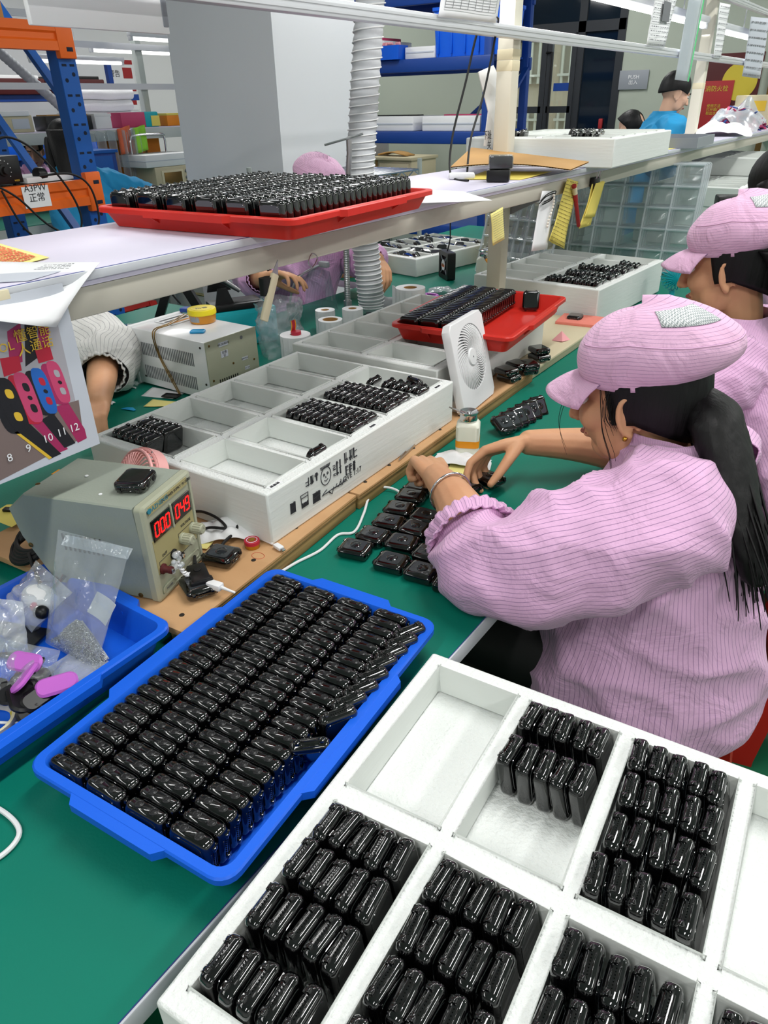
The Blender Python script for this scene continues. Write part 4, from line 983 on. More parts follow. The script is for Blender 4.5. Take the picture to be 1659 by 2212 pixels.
def pwatch(cx, cy, w, h, m1, m2, m3, lean=-0.42):
    def blob(x0, y0, a, b, e, nm, mt, d):
        out = []
        for i in range(22):
            t = 2*pi*i/22; c_, s_ = cos(t), sin(t); x = a*abs(c_)**e*(1 if c_ > 0 else -1); y = b*abs(s_)**e*(1 if s_ > 0 else -1); out.append((x0+x-y*lean*0.9, y0+y))
        PP(nm, out, mt, d)
    blob(cx-7, cy+5, w*0.9, h*0.98, 0.5, 'picture_watch_body', m3, 0.0011); blob(cx, cy, w*0.72, h, 0.6, 'picture_watch', m1, 0.0013)
    for k in (-0.42, 0.42): blob(cx+3-k*h*lean*0.9, cy+k*h, w*0.27, h*0.17, 0.7, 'picture_button', m2, 0.0017)
    blob(cx+3, cy, w*0.2, h*0.09, 1.0, 'picture_lens', 'poster_black', 0.0017)
pwatch(124, 822, 23, 46, 'poster_pink', 'poster_grey', 'poster_magenta'); pwatch(92, 842, 24, 50, 'poster_blue', 'poster_red', 'poster_black'); pwatch(58, 856, 25, 54, 'poster_pink', 'poster_black', 'poster_red'); pwatch(24, 872, 30, 58, 'poster_black', 'poster_yellow', 'poster_black')
PP('picture_block', [(72, 755), (103, 742), (112, 772), (80, 782)], 'poster_red', 0.0014); PP('picture_block', [(0, 775), (38, 768), (44, 798), (8, 812)], 'poster_red', 0.0013)
def ptext(body, x, y, s_, material):
    a, b_ = pmap(x, y); return text('print_lettering', body, s_, T(a, b_, 0.0022), material, po, 0.0001)
for body, x, y in (('8', 17, 985), ('9', 57, 967), ('10', 100, 947), ('11', 132, 935), ('12', 161, 926)): ptext(body, x, y, 0.016, 'paper')
ptext('智能\n通话', 82, 728, 0.017, 'poster_yellow'); ptext('懂\n人', 44, 742, 0.018, 'poster_yellow'); ptext('OL', 12, 752, 0.016, 'poster_yellow')
MB().box((-0.10, 0.2365, -0.002), (0.05, 0.012, 0.006), 0.001).build('tape', 'tape_cream', po)
# ================================================================ PAPERS ON THE SHELF
def sheet(name, label, pts, material='paper', curl=None, cat='paper', group=None, n=10, seed=0, wav=0.003, z0=0.0):
    a, b_, c, d = [V(p) for p in pts]; nn = (b_-a).cross(d-a).normalized()
    def fn(u, v):
        p = (a*(1-u)+b_*u)*(1-v)+(d*(1-u)+c*u)*v
        p = p+nn*(wav*(0.5+nz((u, v, 0), 1.8, seed)))
        if curl: p = p+curl(u, v)
        return p-a
    t = MB().grid(fn, n, n, 0.0004).build(name, material, None, 180); t.location = a
    return tag(t, label, cat, group)
def prints(parent, quad, rows, material, h=0.5, seed=0, lift=0.0012, name='print_line', seg=1.0):
    """rows of printed bars on a sheet: parent-local bilinear quad"""
    a, b_, c, d = [V(p) for p in quad]; o = V(parent.location); rr = random.Random(seed); b2 = MB(); nn = (b_-a).cross(d-a).normalized()*lift
    for r_ in range(rows):
        v0 = (r_+0.25)/rows; v1 = v0+h/rows; u0 = 0.02
        while u0 < 0.95:
            u1 = min(0.98, u0+rr.uniform(0.03, 0.16)*seg)
            P = lambda u, v: (a*(1-u)+b_*u)*(1-v)+(d*(1-u)+c*u)*v-o+nn
            b2.add([P(u0, v0), P(u1, v0), P(u1, v1), P(u0, v1)], [(0, 1, 2, 3)]); u0 = u1+rr.uniform(0.01, 0.05)
    q = b2.build(name, material, parent, smooth=0); q['kind'] = 'stuff'; return q
Zs = SH+0.0015
op = sheet('sticker_sheet', 'sheet of small orange stickers on yellow backing on the shelf end', [(-1.149, 0.580, 1.257), (-1.033, 0.528, 1.257), (-1.068, 0.641, 1.257), (-1.281, 0.678, 1.257)], 'note_yellow', seed=2, wav=0.001)
prints(op, [(-1.140, 0.575, 1.258), (-1.044, 0.535, 1.258), (-1.074, 0.628, 1.258), (-1.253, 0.662, 1.258)], 14, 'orange_print', 0.7, 4, 0.0008, 'sticker_rows')
hang = lambda u, v: V((0.0, 0, 0))
p1_ = sheet('paper', 'topmost white printed sheet drooping over the shelf end', [(-0.900, 0.423, 1.235), (-0.905, 0.529, 1.199), (-0.929, 0.630, 1.262), (-1.091, 0.556, 1.262)], 'paper', lambda u, v: V((0.012*(1-v)*sin(pi*u), 0, 0.004*sin(pi*v))), seed=5, wav=0.002)
prints(p1_, [(-0.934, 0.532, 1.266), (-0.895, 0.560, 1.266), (-0.926, 0.592, 1.266), (-0.952, 0.563, 1.266)], 4, 'ink_grey', 0.4, 7, 0.004)
sheet('paper', 'white sheet beneath the topmost drooping printed sheet', [(-0.915, 0.431, 1.234), (-0.917, 0.535, 1.201), (-0.955, 0.629, 1.258), (-1.090, 0.554, 1.258)], 'paper', lambda u, v: V((0.010*(1-v)*sin(pi*u)-0.004*(1-v), 0, 0)), seed=9, wav=0.001)
sheet('paper', 'grey plastic-sleeved sheet at the bottom of the shelf end papers', [(-0.981, 0.486, 1.256), (-0.942, 0.528, 1.256), (-0.972, 0.624, 1.256), (-1.104, 0.583, 1.256)], 'paper_shade', seed=11, wav=0.0008)

# ================================================================ ACROSS THE BENCH
# white boxy supply seen from its back, with vents
wp = thing('power_unit', 'white metal power unit with rows of vents, yellow tub on top', 'power unit', M=T(-1.442, 1.238, 0.7505))   # box runs to -x and +y
BW, BD, BH = 0.306, 0.188, 0.160
MB().box((-BW/2, BD/2, BH/2+0.006), (BW-0.004, BD, BH), 0.004).build('case', 'white_gloss', wp)
MB().box((-0.0008, BD/2, BH/2+0.006), (0.004, BD+0.001, BH+0.001), 0.0015).build('back_panel', 'psu_front', wp)
MB().box((-BW, BD/2, BH/2+0.006), (0.016, BD+0.006, BH+0.008), 0.004).build('front_bezel', 'white_plastic', wp)
for r_ in (0.112, 0.046):
    for k in range(30): MB().box((-0.055-k*0.0072, -0.0002, r_), (0.0034, 0.0012, 0.036)).build('vent_slot', 'ink_grey', wp, smooth=0)
for k in range(9): MB().box((0.0014, 0.035+k*0.0082, 0.036), (0.001, 0.0035, 0.042)).build('vent_slot', 'black_rubber', wp, smooth=0)
for y, z in ((0.012, 0.155), (0.012, 0.06), (0.09, 0.088), (0.17, 0.078)): MB().at(T(0.0012, y, z) @ RY(90)).lathe([(0.0035, 0), (0.003, 0.0014), (0.0005, 0.0018)], 8).build('screw', 'brass', wp)
for x, z in ((-0.016, 0.05), (-0.27, 0.03), (-0.02, 0.15)): MB().at(T(x, -0.0002, z) @ RX(90)).lathe([(0.0035, 0), (0.003, 0.0014), (0.0005, 0.0018)], 8).build('screw', 'nail', wp)
for y, z, w_, h_, tx in ((0.062, 0.149, 0.034, 0.012, 'WL-2018D7N'), (0.062, 0.122, 0.026, 0.018, '合格\n证'), (0.135, 0.090, 0.022, 0.009, 'LINE VOLT'), (0.14, 0.062, 0.018, 0.009, 'AC 220')):
    lb = MB().box((0.0016, y, z), (0.0006, w_, h_)).build('sticker', 'paper_shade', wp, smooth=0)
    text('lettering', tx, h_*0.5 if '\n' in tx else h_*0.62, frame((0.0021, y, z), (0, 1, 0), (0, 0, 1)), 'ink_dark', lb, 0.0001)
MB().at(T(0.0014, 0.13, 0.15) @ RY(90)).lathe([(0.005, 0), (0.005, 0.0006), (0.001, 0.0007)], 14).build('round_sticker', 'ink_grey', wp)
for x in (-0.03, -0.27):
    for y in (0.03, 0.16): MB().at(T(x, y, 0)).lathe([(0.008, 0.0003), (0.009, 0.007)], 10).build('foot', 'black_rubber', wp)
tub = thing('tub', 'round yellow-lidded tub of amber paste on the white power unit', 'tub', (-1.605, 1.385, 0.9175))
MB().lathe([(0.034, 0), (0.0365, 0.003), (0.039, 0.028)], 30).build('tub_body', 'amber', tub); MB().lathe([(0.0405, 0.024), (0.0405, 0.036), (0.039, 0.0385), (0.034, 0.0375), (0.001, 0.0375)], 32).build('lid', 'yellow_plastic', tub)
MB().at(T(0, 0, 0.0377)).lathe([(0.028, 0), (0.028, 0.0004), (0.001, 0.0005)], 24).build('lid_label', 'paper_yellow', tub); text('lettering', '松香', 0.018, T(0, 0, 0.0384) @ RZ(60), 'ink_grey', tub, 0.0001)
MB().grid(lambda u, v: (0.0385*cos(-1.9+u*0.9)*(0.965+0.03*v), 0.0385*sin(-1.9+u*0.9)*(0.965+0.03*v), 0.006+0.016*v), 6, 2, 0.0004).build('side_label', 'grey_plastic', tub)
bc = MB().at(T(-1.535, 1.300, 0.9175) @ RZ(35)).stack([(rrect(0.040, 0.028, 0.006), 0), (rrect(0.040, 0.028, 0.006), 0.004), (rrect(0.035, 0.023, 0.005), 0.005), (rrect(0.034, 0.022, 0.005), 0.0035)])
tag(bc.build('plastic_cover', 'cyan_plastic'), 'small blue plastic cover on top of the white power unit', 'cover')
tp = MB().box((-1.69, 1.36, 0.9178), (0.075, 0.10, 0.0008)).build('card', 'paper', smooth=0); tag(tp, 'white card with black and yellow tape strips on the power unit', 'card')
for dx, c_ in ((-0.022, 'black_plastic'), (0.0, 'black_plastic'), (0.022, 'tape_orange')): MB().box((-1.69+dx, 1.36, 0.9185), (0.009, 0.085, 0.0006)).build('tape_strip', c_, tp, smooth=0)
pk = MB().box((0, 0, 0), (0.055, 0.03, 0.012), 0.003).build('connector_pack', 'rack_dark'); pk.matrix_world = T(-1.72, 1.44, 0.925) @ RZ(20); tag(pk, 'dark purple connector pack on the rear of the white power unit', 'connector')
MB().box((0.036, 0, 0), (0.022, 0.02, 0.010), 0.002).build('white_socket', 'white_plastic', pk)
for k in range(2): tag(MB().tube(bez([(-1.70+0.012*k, 1.40, 0.924), (-1.655+0.010*k, 1.30, 0.924), (-1.640+0.008*k, 1.2335, 0.920), (-1.634+0.006*k, 1.2325, 0.86), (-1.60+0.009*k, 1.2315, 0.80), (-1.565+0.006*k, 1.228, 0.7535)], 8), 0.0017, 6).build('wire', 'brass'), 'brown wire draped over the white power unit, %s' % ('left one' if k == 0 else 'right one'), 'wire')
tag(MB().tube(bez([(-1.745, 1.231, 0.862), (-1.775, 1.215, 0.855), (-1.80, 1.20, 0.81), (-1.795, 1.195, 0.765), (-1.78, 1.20, 0.7535), (-1.72, 1.20, 0.7535)], 8), 0.0022, 8).build('cable', 'white_plastic'), 'white cable plugged into the side of the white power unit', 'cable')
MBp = thing('usb_plug', 'white plug lying beside the white power unit', 'plug', M=T(*(-1.783, 1.271, 0.757)) @ RZ(30)); MB().box((0, 0, 0), (0.04, 0.016, 0.010), 0.003).build('plug_body', 'white_plastic', MBp); MB().box((0.026, 0, -0.001), (0.014, 0.02, 0.008), 0.001).build('socket', 'black_plastic', MBp)
# solder spool
sp_ = thing('solder_spool', 'white spool of solder wire beside the foam tray', 'spool', M=T(-1.395, 1.165, 0.7505))
MB().lathe([(0.0115, 0), (0.031, 0), (0.031, 0.003), (0.0115, 0.003)], 30, False, False).build('bottom_flange', 'white_plastic', sp_); MB().lathe([(0.0115, 0.052), (0.031, 0.052), (0.031, 0.055), (0.0115, 0.055), (0.0115, 0.052)], 30, False, False).build('top_flange', 'white_plastic', sp_)
wd_ = [(0.012, 0.003)]
for k in range(24): wd_ += [(0.0245, 0.0035+k*0.002), (0.0255, 0.0045+k*0.002)]
MB().lathe(wd_+[(0.012, 0.052)], 26, False, False).build('solder_wire', 'steel', sp_, 60); MB().lathe([(0.0115, 0), (0.0115, 0.055), (0.010, 0.055), (0.010, 0)], 20, False, False).build('core', 'grey_plastic', sp_)
sheet('card', 'white backing card with small dark film strips on the green mat', [(-1.658, 1.169, 0.751), (-1.562, 1.199, 0.751), (-1.571, 1.253, 0.751), (-1.688, 1.235, 0.751)], 'paper', wav=0.001, seed=3, cat='card')
sheet('card', 'yellowish backing card with cut stickers on the green mat', [(-1.583, 1.117, 0.752), (-1.524, 1.154, 0.752), (-1.529, 1.191, 0.752), (-1.607, 1.168, 0.752)], 'note_yellow', wav=0.001, seed=4, cat='card')
tag(MB().at(T(*(-1.574, 1.207, 0.756)) @ RZ(20)).stack([(rrect(0.05, 0.03, 0.004), 0), (rrect(0.05, 0.03, 0.004), 0.002), (rrect(0.042, 0.022, 0.003), 0.002), (rrect(0.042, 0.022, 0.003), 0.0005)]).build('black_ring', 'black_plastic'), 'thin dark rounded frame part on the stickers cards', 'part')
tag(MB().prism([(-0.02, -0.004), (0.020, -0.006), (0.024, 0.0), (0.005, 0.013), (-0.012, 0.010)], 0, 0.0012).build('opening_pick', 'cyan_plastic'), 'blue plastic opening pick on the green mat', 'pick').matrix_world = T(*(-1.602, 1.083, 0.752)) @ RZ(15)
cloth_heap('tape_scrap', 'scrap of crumpled white tape on the green mat near the arm', 'scrap', (-1.678, 1.084, 0.752), 0.012, 0.008, 0.007, 'paper', 9, 10, 8)
# clear compartment tray with little parts
ct = thing('parts_box', 'clear compartment box of tiny coloured parts behind the white sleeve', 'box', M=T(-2.08, 1.52, 0.7505) @ RZ(38))
MB().box((0, 0, 0.002), (0.44, 0.25, 0.003)).build('base', 'blister', ct, smooth=0)
for k in range(9): MB().box((-0.22+k*0.055, 0, 0.016), (0.0015, 0.25, 0.03)).build('divider', 'blister', ct, smooth=0)
for k in range(6): MB().box((0, -0.125+k*0.05, 0.016), (0.44, 0.0015, 0.03)).build('divider', 'blister', ct, smooth=0)
MB().box((0, 0, 0.033), (0.445, 0.255, 0.002)).build('lid', 'spec_clear', ct, smooth=0)
for k, (cx, cy, c_) in enumerate(((-0.1, 0.02, 'sign_red'), (-0.05, -0.03, 'poster_red'), (0.05, -0.075, 'poster_yellow'), (0.11, -0.075, 'poster_yellow'), (0.0, 0.02, 'grey_plastic'), (0.1, 0.02, 'steel'), (-0.15, -0.03, 'steel'), (0.16, -0.03, 'grey_plastic'), (0.0, -0.075, 'cream_plastic'), (-0.16, 0.07, 'black_plastic'), (-0.05, 0.07, 'black_plastic'), (0.05, 0.07, 'steel'))):
    q = MB()
    for i in range(9): q.box((cx+j(0.02), cy+j(0.017), 0.006+0.002*(i % 3)), (0.009, 0.006, 0.005), 0.001, 1)
    tag(q.build('small_parts', c_, None, 0), 'tiny %s parts in a cell of the clear compartment box, cell %s' % ({'sign_red':'dark red','poster_red':'bright red','poster_yellow':'yellow','grey_plastic':'grey','steel':'silvery','cream_plastic':'cream','black_plastic':'black'}[c_], ordn(k)), 'parts', 'tiny parts in the compartment box', 'stuff').matrix_world = ct.matrix_world.copy() if False else T(-2.08, 1.52, 0.7505) @ RZ(38)
# teal solder station with black iron stand
ts = thing('solder_station', 'turquoise metal solder station behind the white power unit', 'solder station', M=T(-1.80, 1.70, 0.7505) @ RZ(62))
MB().box((0, 0, 0.062), (0.24, 0.13, 0.118), 0.006).build('case', 'teal_metal', ts); MB().box((0, -0.066, 0.06), (0.225, 0.004, 0.1), 0.002).build('front_plate', 'teal_metal', ts)
for k in range(10): MB().box((0.03+k*0.009, 0.03, 0.1212), (0.004, 0.05, 0.001)).build('vent_slot', 'black_rubber', ts, smooth=0)
for x in (-0.1, 0.1):
    for y in (-0.05, 0.05): MB().at(T(x, y, 0)).lathe([(0.008, 0.0002), (0.009, 0.005)], 8).build('foot', 'black_rubber', ts)
ist = thing('iron_stand', 'black soldering iron stand sitting on the turquoise station', 'stand', M=T(-1.79, 1.69, 0.8725) @ RZ(62))
MB().box((0, 0, 0.010), (0.17, 0.10, 0.02), 0.003).build('base', 'black_plastic', ist); MB().box((0.03, 0, 0.018), (0.09, 0.07, 0.008), 0.002).build('sponge_well', 'black_rubber', ist)
for s_ in (-1, 1): MB().at(T(-0.03, s_*0.03, 0)).prism([(-0.05, 0.02), (0.03, 0.02), (0.0, 0.10), (-0.03, 0.10)], -0.003, 0.003).at(Matrix()).build('side_plate', 'black_plastic', ist).matrix_basis = T(-0.03, s_*0.03, 0) @ RX(90) @ T(0.03, 0, -s_*0.03) @ T(0, 0, s_*0.03)
MB().tube([(-0.06, 0, 0.11), (0.02, 0, 0.05)], [0.013, 0.007], 12).build('spring_holder', 'steel', ist)
iron = thing('soldering_iron', 'soldering iron resting in the black stand with its black lead', 'soldering iron', M=T(-1.79, 1.69, 0.8725) @ RZ(62))
MB().tube([(-0.06, 0, 0.112), (-0.10, 0, 0.142), (-0.16, 0, 0.187)], [0.008, 0.011, 0.009], 12).build('handle', 'teal_metal', iron); MB().tube([(-0.06, 0, 0.112), (0.0, 0, 0.067)], [0.004, 0.0025], 8).build('tip', 'chrome', iron)
MB().tube(bez([(-0.16, 0, 0.187), (-0.2, 0.02, 0.19), (-0.22, 0.05, 0.14), (-0.19, 0.08, 0.06), (-0.16, 0.085, 0.012)], 8), 0.003, 8).build('lead', 'black_rubber', iron)
# tripod magnifier base behind
tr = thing('clamp_stand', 'black A-shaped clamp stand at the back of the bench', 'stand', M=T(-2.18, 1.78, 0.7505) @ RZ(40))
for p, q_ in (((-0.09, 0, 0), (-0.015, 0, 0.16)), ((0.09, 0, 0), (0.015, 0, 0.16))): MB().bar(p, q_, 0.04, 0.03).build('leg', 'black_plastic', tr, smooth=0)
MB().box((0, 0, 0.165), (0.09, 0.05, 0.03), 0.004).build('head', 'black_plastic', tr)
# plastic bag, crumpled
pbg = thing('plastic_bag', 'crumpled clear plastic bag standing beside the label rolls', 'bag', (-1.585, 1.68, 0.7505))
def bagf(u, v):
    a = 2*pi*u; r_ = 0.062+0.016*nz((cos(a), sin(a), v*2), 1.8, 5)+0.012*nz((cos(a)*2, sin(a)*2, v*4), 2.5, 8)
    r_ *= (1.0-0.25*abs(v-0.45)+0.5*max(0, v-0.75)); return (r_*cos(a)*1.1, r_*sin(a)*1.25, 0.002+0.165*v+0.018*nz((cos(a), sin(a), 3), 2.2, 4)*v)
MB().grid(bagf, 44, 24).build('bag_skin', 'film', pbg, 180); MB().grid(lambda u, v: tuple(c*0.88 if i < 2 else c*0.9+0.003 for i, c in enumerate(bagf(u, v))), 30, 16).build('inner_skin', 'film', pbg, 180)
# label rolls
def roll(label, p, r, h, core, seed=0, material='paper', rz=0, tail=True, group='label rolls'):
    t = thing('label_roll', label, 'roll', p, rz, group)
    prof = [(core, 0), (r, 0), (r, h), (core, h+0.0005), (core, 0)]
    MB().lathe(prof, 40, False, False).build('paper_roll', material, t, 40)
    MB().lathe([(core, 0.001), (core, h-0.001), (core-0.002, h-0.001), (core-0.002, 0.001), (core, 0.001)], 30, False, False).build('core', 'cardboard', t, 40)
    lb = MB(); rows = 3
    for i in range(14):
        for k in range(rows):
            a0 = 2*pi*i/14+0.02; a1 = 2*pi*(i+1)/14-0.02
            lb.grid(lambda u, v: ((r+0.0006)*cos(a0+(a1-a0)*u), (r+0.0006)*sin(a0+(a1-a0)*u), h*(0.05+0.31*k+0.28*v)), 3, 1)
    lb.build('labels', 'white_plastic', t, 60)['kind'] = 'stuff'
    if tail: MB().grid(lambda u, v: (r*cos(3.6)+0.0-u*0.028, r*sin(3.6)+u*0.020+0.004*sin(u*3), h*v), 6, 2, 0.0006).build('loose_end', material, t, 60)
    return t
r1 = roll('thick white label roll holding a red tape reel', (-1.452, 1.600, 0.7505), 0.046, 0.10, 0.016, tail=False)
roll('white label roll behind the red taped roll, wide hollow core', (-1.505, 1.835, 0.7505), 0.040, 0.085, 0.026)
roll('small white label roll at the back left of the trio', (-1.600, 1.925, 0.7505), 0.034, 0.085, 0.015, tail=False)
roll('small white label roll at the back right of the trio', (-1.530, 1.990, 0.7505), 0.036, 0.085, 0.015, tail=False)
roll('big white label roll with brown core behind the red tray', (-1.395, 2.150, 0.7505), 0.052, 0.14, 0.024)
tpe = thing('tape_reel', 'small red and yellow tape reel stuck in the label roll', 'tape', M=T(-1.452, 1.600, 0.853))
MB().at(T(0.004, 0, -0.002)).lathe([(0.004, 0), (0.0155, 0), (0.0155, 0.010), (0.004, 0.010)], 20).build('reel', 'poster_red', tpe)
MB().grid(lambda u, v: (-0.010+0.006*sin(u*2.4), (v-0.5)*0.018, 0.003+0.036*u), 8, 2, 0.001).build('tape_end', 'poster_red', tpe)['label'] = 'raised red tape end'
for y in (-0.0085, 0.0085): MB().grid(lambda u, v: (-0.0092+0.006*sin(u*2.4), y+(v-0.5)*0.003, 0.003+0.036*u), 8, 1, 0.001).build('yellow_stripe', 'tape_orange', tpe)
text('lettering', '87', 0.010, frame((-0.0045, 0.0, 0.022), (0, 1, 0), (-0.2, 0, 1)), 'tape_orange', tpe, 0.0002)
# duct hose from the ceiling, standing behind the foam trays
hs = thing('duct_hose', 'grey ribbed flexible duct hose hanging down behind the bench shelf', 'hose', (-1.62, 2.185, 0))
def hose(path, r, pitch, material, name, parent):
    P = bez(path, 24); D = [0.0]
    for i in range(1, len(P)): D.append(D[-1]+(P[i]-P[i-1]).length)
    n = int(D[-1]/(pitch/6)); pts = []; rad = []; k = 0
    for i in range(n):
        d = D[-1]*i/(n-1)
        while k < len(D)-2 and D[k+1] < d: k += 1
        f_ = (d-D[k])/max(1e-9, D[k+1]-D[k]); pts.append(P[k].lerp(P[k+1], f_)); ph = (d % pitch)/pitch
        rad.append(r*(0.90+0.10*(1-abs(2*ph-1))**0.8))
    return MB().tube(pts, rad, 26).build(name, material, parent, 40), D[-1]
up_ = [(-0.02+0.02, 0.045, 0.775), (0.0, 0.02, 0.95), (-0.004, 0.0, 1.2), (0.0, 0.03, 1.45), (0.012, 0.07, 1.8), (0.02, 0.10, 2.3), (0.0, 0.12, 3.0)]
hose(up_, 0.049, 0.030, 'hose_grey', 'hose_body', hs)
b = MB(); P = bez(up_, 60)
sp2 = []
for i in range(1500):
    f_ = i/1499*(len(P)-1); k = min(int(f_), len(P)-2); c_ = P[k].lerp(P[k+1], f_-k); a = i/1499*2*pi*74
    sp2.append(c_+V((0.0495*cos(a), 0.0495*sin(a), 0)))
b.tube(sp2, 0.0022, 5); b.build('wire_spiral', 'white_plastic', hs, 60)
MB().tube([(0.0, 0.045, 0.785), (0.03, 0.10, 0.765), (0.10, 0.16, 0.775)], [0.048, 0.042, 0.03], 20).build('hose_foot', 'hose_dark', hs)
# gooseneck spring arm and clear shield
gs = thing('gooseneck_arm', 'slim steel gooseneck arm in front of the grey hose', 'arm', (-1.60, 2.055, 0.7505))
pts = [(0, 0, 0.0), (0.0, 0.0, 0.10), (-0.005, 0.01, 0.25), (0.0, 0.02, 0.42)]
hose(pts, 0.011, 0.006, 'steel', 'spring_arm', gs); MB().lathe([(0.03, 0), (0.03, 0.012), (0.016, 0.02), (0.014, 0.09)], 20).build('base', 'steel', gs)
MB().tube([(0.0, 0.02, 0.42), (0.01, 0.03, 0.56), (0.01, 0.03, 0.60)], 0.009, 10).build('rod', 'steel', gs); MB().tube([(-0.06, -0.01, 0.585), (0.05, 0.055, 0.615)], 0.0035, 8).build('cross_bar', 'steel', gs)
ms = thing('face_shield', 'clear curved shield on a thin black arm before the pink coat', 'shield', (-1.72, 1.985, 0.7505))
MB().grid(lambda u, v: (0.07*cos(pi*(0.15+0.75*u))*(0.7+0.5*v), 0.07*sin(pi*(0.15+0.75*u))*0.6+0.05, 0.05+0.13*(1-v)), 20, 8, 0.001).build('shield', 'spec_clear', ms, 60)
MB().tube(bez([(-0.07, -0.02, 0.0), (-0.075, -0.02, 0.08), (-0.05, 0.0, 0.16), (0.0, 0.06, 0.20), (0.03, 0.08, 0.205)], 8), 0.004, 8).build('arm', 'grey_plastic', ms); MB().box((-0.073, -0.02, 0.06), (0.024, 0.024, 0.034), 0.003).build('clamp', 'black_plastic', ms); MB().box((0.02, 0.07, 0.205), (0.04, 0.02, 0.02), 0.004).build('bracket', 'grey_plastic', ms)
# purple scraps, film and other bits at the back
for k, (p, rz, lb) in enumerate((((-1.585, 2.285, 0.755), 20, 'by the hose foot'), ((-1.571, 2.574, 0.755), -20, 'behind the small clear bag'), ((-1.478, 2.406, 0.755), 60, 'right of the big label roll'))):
    cl_ = MB(); cl_.tube([(0.03*cos(2*pi*i/16), 0.02*sin(2*pi*i/16)+0.006*sin(4*pi*i/16), 0.005) for i in range(16)], 0.005, 8, closed=True); cl_.tube([(0.03, 0, 0.005), (0.055, 0.01, 0.006)], 0.004, 6)
    tag(cl_.build('purple_ring', 'purple_plastic'), 'purple plastic watch bezel ring %s' % lb, 'part').matrix_world = T(*p) @ RZ(rz)
cloth_heap('film_bag', 'small crumpled clear bag on the green mat behind the red tray', 'bag', (-1.568, 2.662, 0.753), 0.06, 0.035, 0.03, 'film_dense', 14, 20)
# black axial fan on its cable
fb = thing('axial_fan', 'black square axial fan hanging by a cable under the shelf', 'fan', M=T(-1.70, 2.925, 0.7505) @ RZ(-40))
b = MB(); b.at(T(0, 0, 0.06) @ RX(90))
n_ = 32; outer = [];
sq = rrect(0.118, 0.118, 0.008, 7); ci = [(0.053*cos(atan2(y, x)), 0.053*sin(atan2(y, x))) for x, y in sq]
b.rings([[(x, y, 0.018) for x, y in ci], [(x, y, 0.019) for x, y in sq], [(x, y, -0.019) for x, y in sq], [(x, y, -0.018) for x, y in ci], [(x, y, 0.018) for x, y in ci]], False, False); b.build('frame', 'black_plastic', fb)
for k in range(7):
    bl_ = MB(); bl_.at(T(0, 0, 0.06) @ RX(90) @ RZ(k*360/7)); bl_.grid(lambda u, v: (0.02+0.031*u, (v-0.5)*0.034, (v-0.5)*0.018), 3, 3, 0.0015); bl_.build('blade', 'black_rubber', fb)
hb = MB().at(T(0, 0, 0.06) @ RX(90)).lathe([(0.026, -0.014), (0.026, 0.016), (0.025, 0.018), (0.001, 0.018)], 28).build('hub', 'black_plastic', fb)
MB().at(T(0, -0.0185, 0.06) @ RX(90)).lathe([(0.023, 0), (0.023, 0.0006), (0.001, 0.0007)], 24).build('hub_label', 'paper', hb); MB().at(T(0, -0.0192, 0.058) @ RX(90)).box((0, 0, 0), (0.036, 0.012, 0.0006)).build('label_band', 'orange_print', hb, smooth=0); MB().at(T(0, -0.0198, 0.062) @ RX(90)).lathe([(0.007, 0), (0.007, 0.0004), (0.001, 0.0005)], 12).build('label_dot', 'brass', hb)
for a in (45, 135, 225, 315): MB().at(T(0, 0, 0.06) @ RX(90) @ RZ(a)).box((0.045, 0, 0.016), (0.042, 0.004, 0.003)).build('spoke', 'grey_plastic', fb, smooth=0)
MB().tube(bez([(0.0, 0.0, 0.119), (0.004, 0.01, 0.17), (-0.002, 0.012, 0.25), (0.0, 0.02, 0.40), (0.01, 0.03, 0.46)], 8), 0.003, 6).build('cable', 'black_rubber', fb)
# bottle with pump and yellow marker, white box
def dispenser(label, p, rz, s_=1.0, liquid=True, band=True):
    t = thing('dispenser_bottle', label, 'bottle', p, rz, 'square solvent bottles')
    w_ = 0.052*s_; h_ = 0.088*s_
    MB().stack([(rrect(w_-0.006, w_-0.006, 0.008), 0), (rrect(w_, w_, 0.010), 0.003), (rrect(w_, w_, 0.010), h_*0.88), (rrect(w_*0.86, w_*0.86, 0.014), h_*0.96), (rrect(w_*0.56, w_*0.56, w_*0.27), h_)]).build('bottle_body', 'milky', t)
    MB().at(T(0, 0, h_)).lathe([(0.019*s_, 0), (0.020*s_, 0.003), (0.018*s_, 0.014*s_), (0.021*s_, 0.017*s_), (0.0215*s_, 0.020*s_), (0.019*s_, 0.021*s_), (0.006*s_, 0.017*s_), (0.004*s_, 0.019*s_), (0.001, 0.0195*s_)], 30).build('pump_dish', 'chrome', t)
    MB().at(T(0, 0, h_)).grid(lambda u, v: (-0.018-0.026*u, (v-0.5)*0.012*(1-u*0.6), 0.017+0.010*u), 5, 3, 0.0012).build('lid_flap', 'chrome', t)
    if band:
        b_ = MB()
        b_.stack([(rrect(w_+0.001, w_+0.001, 0.0105), 0.030*s_), (rrect(w_+0.001, w_+0.001, 0.0105), 0.046*s_)], False, False); b_.build('orange_band', 'tape_orange', t, 40)
    return t
dispenser('square milky solvent bottle with orange band and steel dish top', (-0.700, 1.315, 0.7505), 25)
bt2 = dispenser('square milky solvent bottle beside the black axial fan', (-1.520, 2.945, 0.7505), 15, 1.25, band=False)
MB().at(T(0.0, 0.0, 0.13)).grid(lambda u, v: (0.002*sin(u*3)+0.014, (v-0.5)*0.02, 0.008+0.05*u), 6, 3, 0.0012).build('raised_flap', 'chrome', bt2)
mk = thing('marker_pen', 'orange-yellow marker pen leaning by the far solvent bottle', 'pen', (-1.49, 2.88, 0.7505))
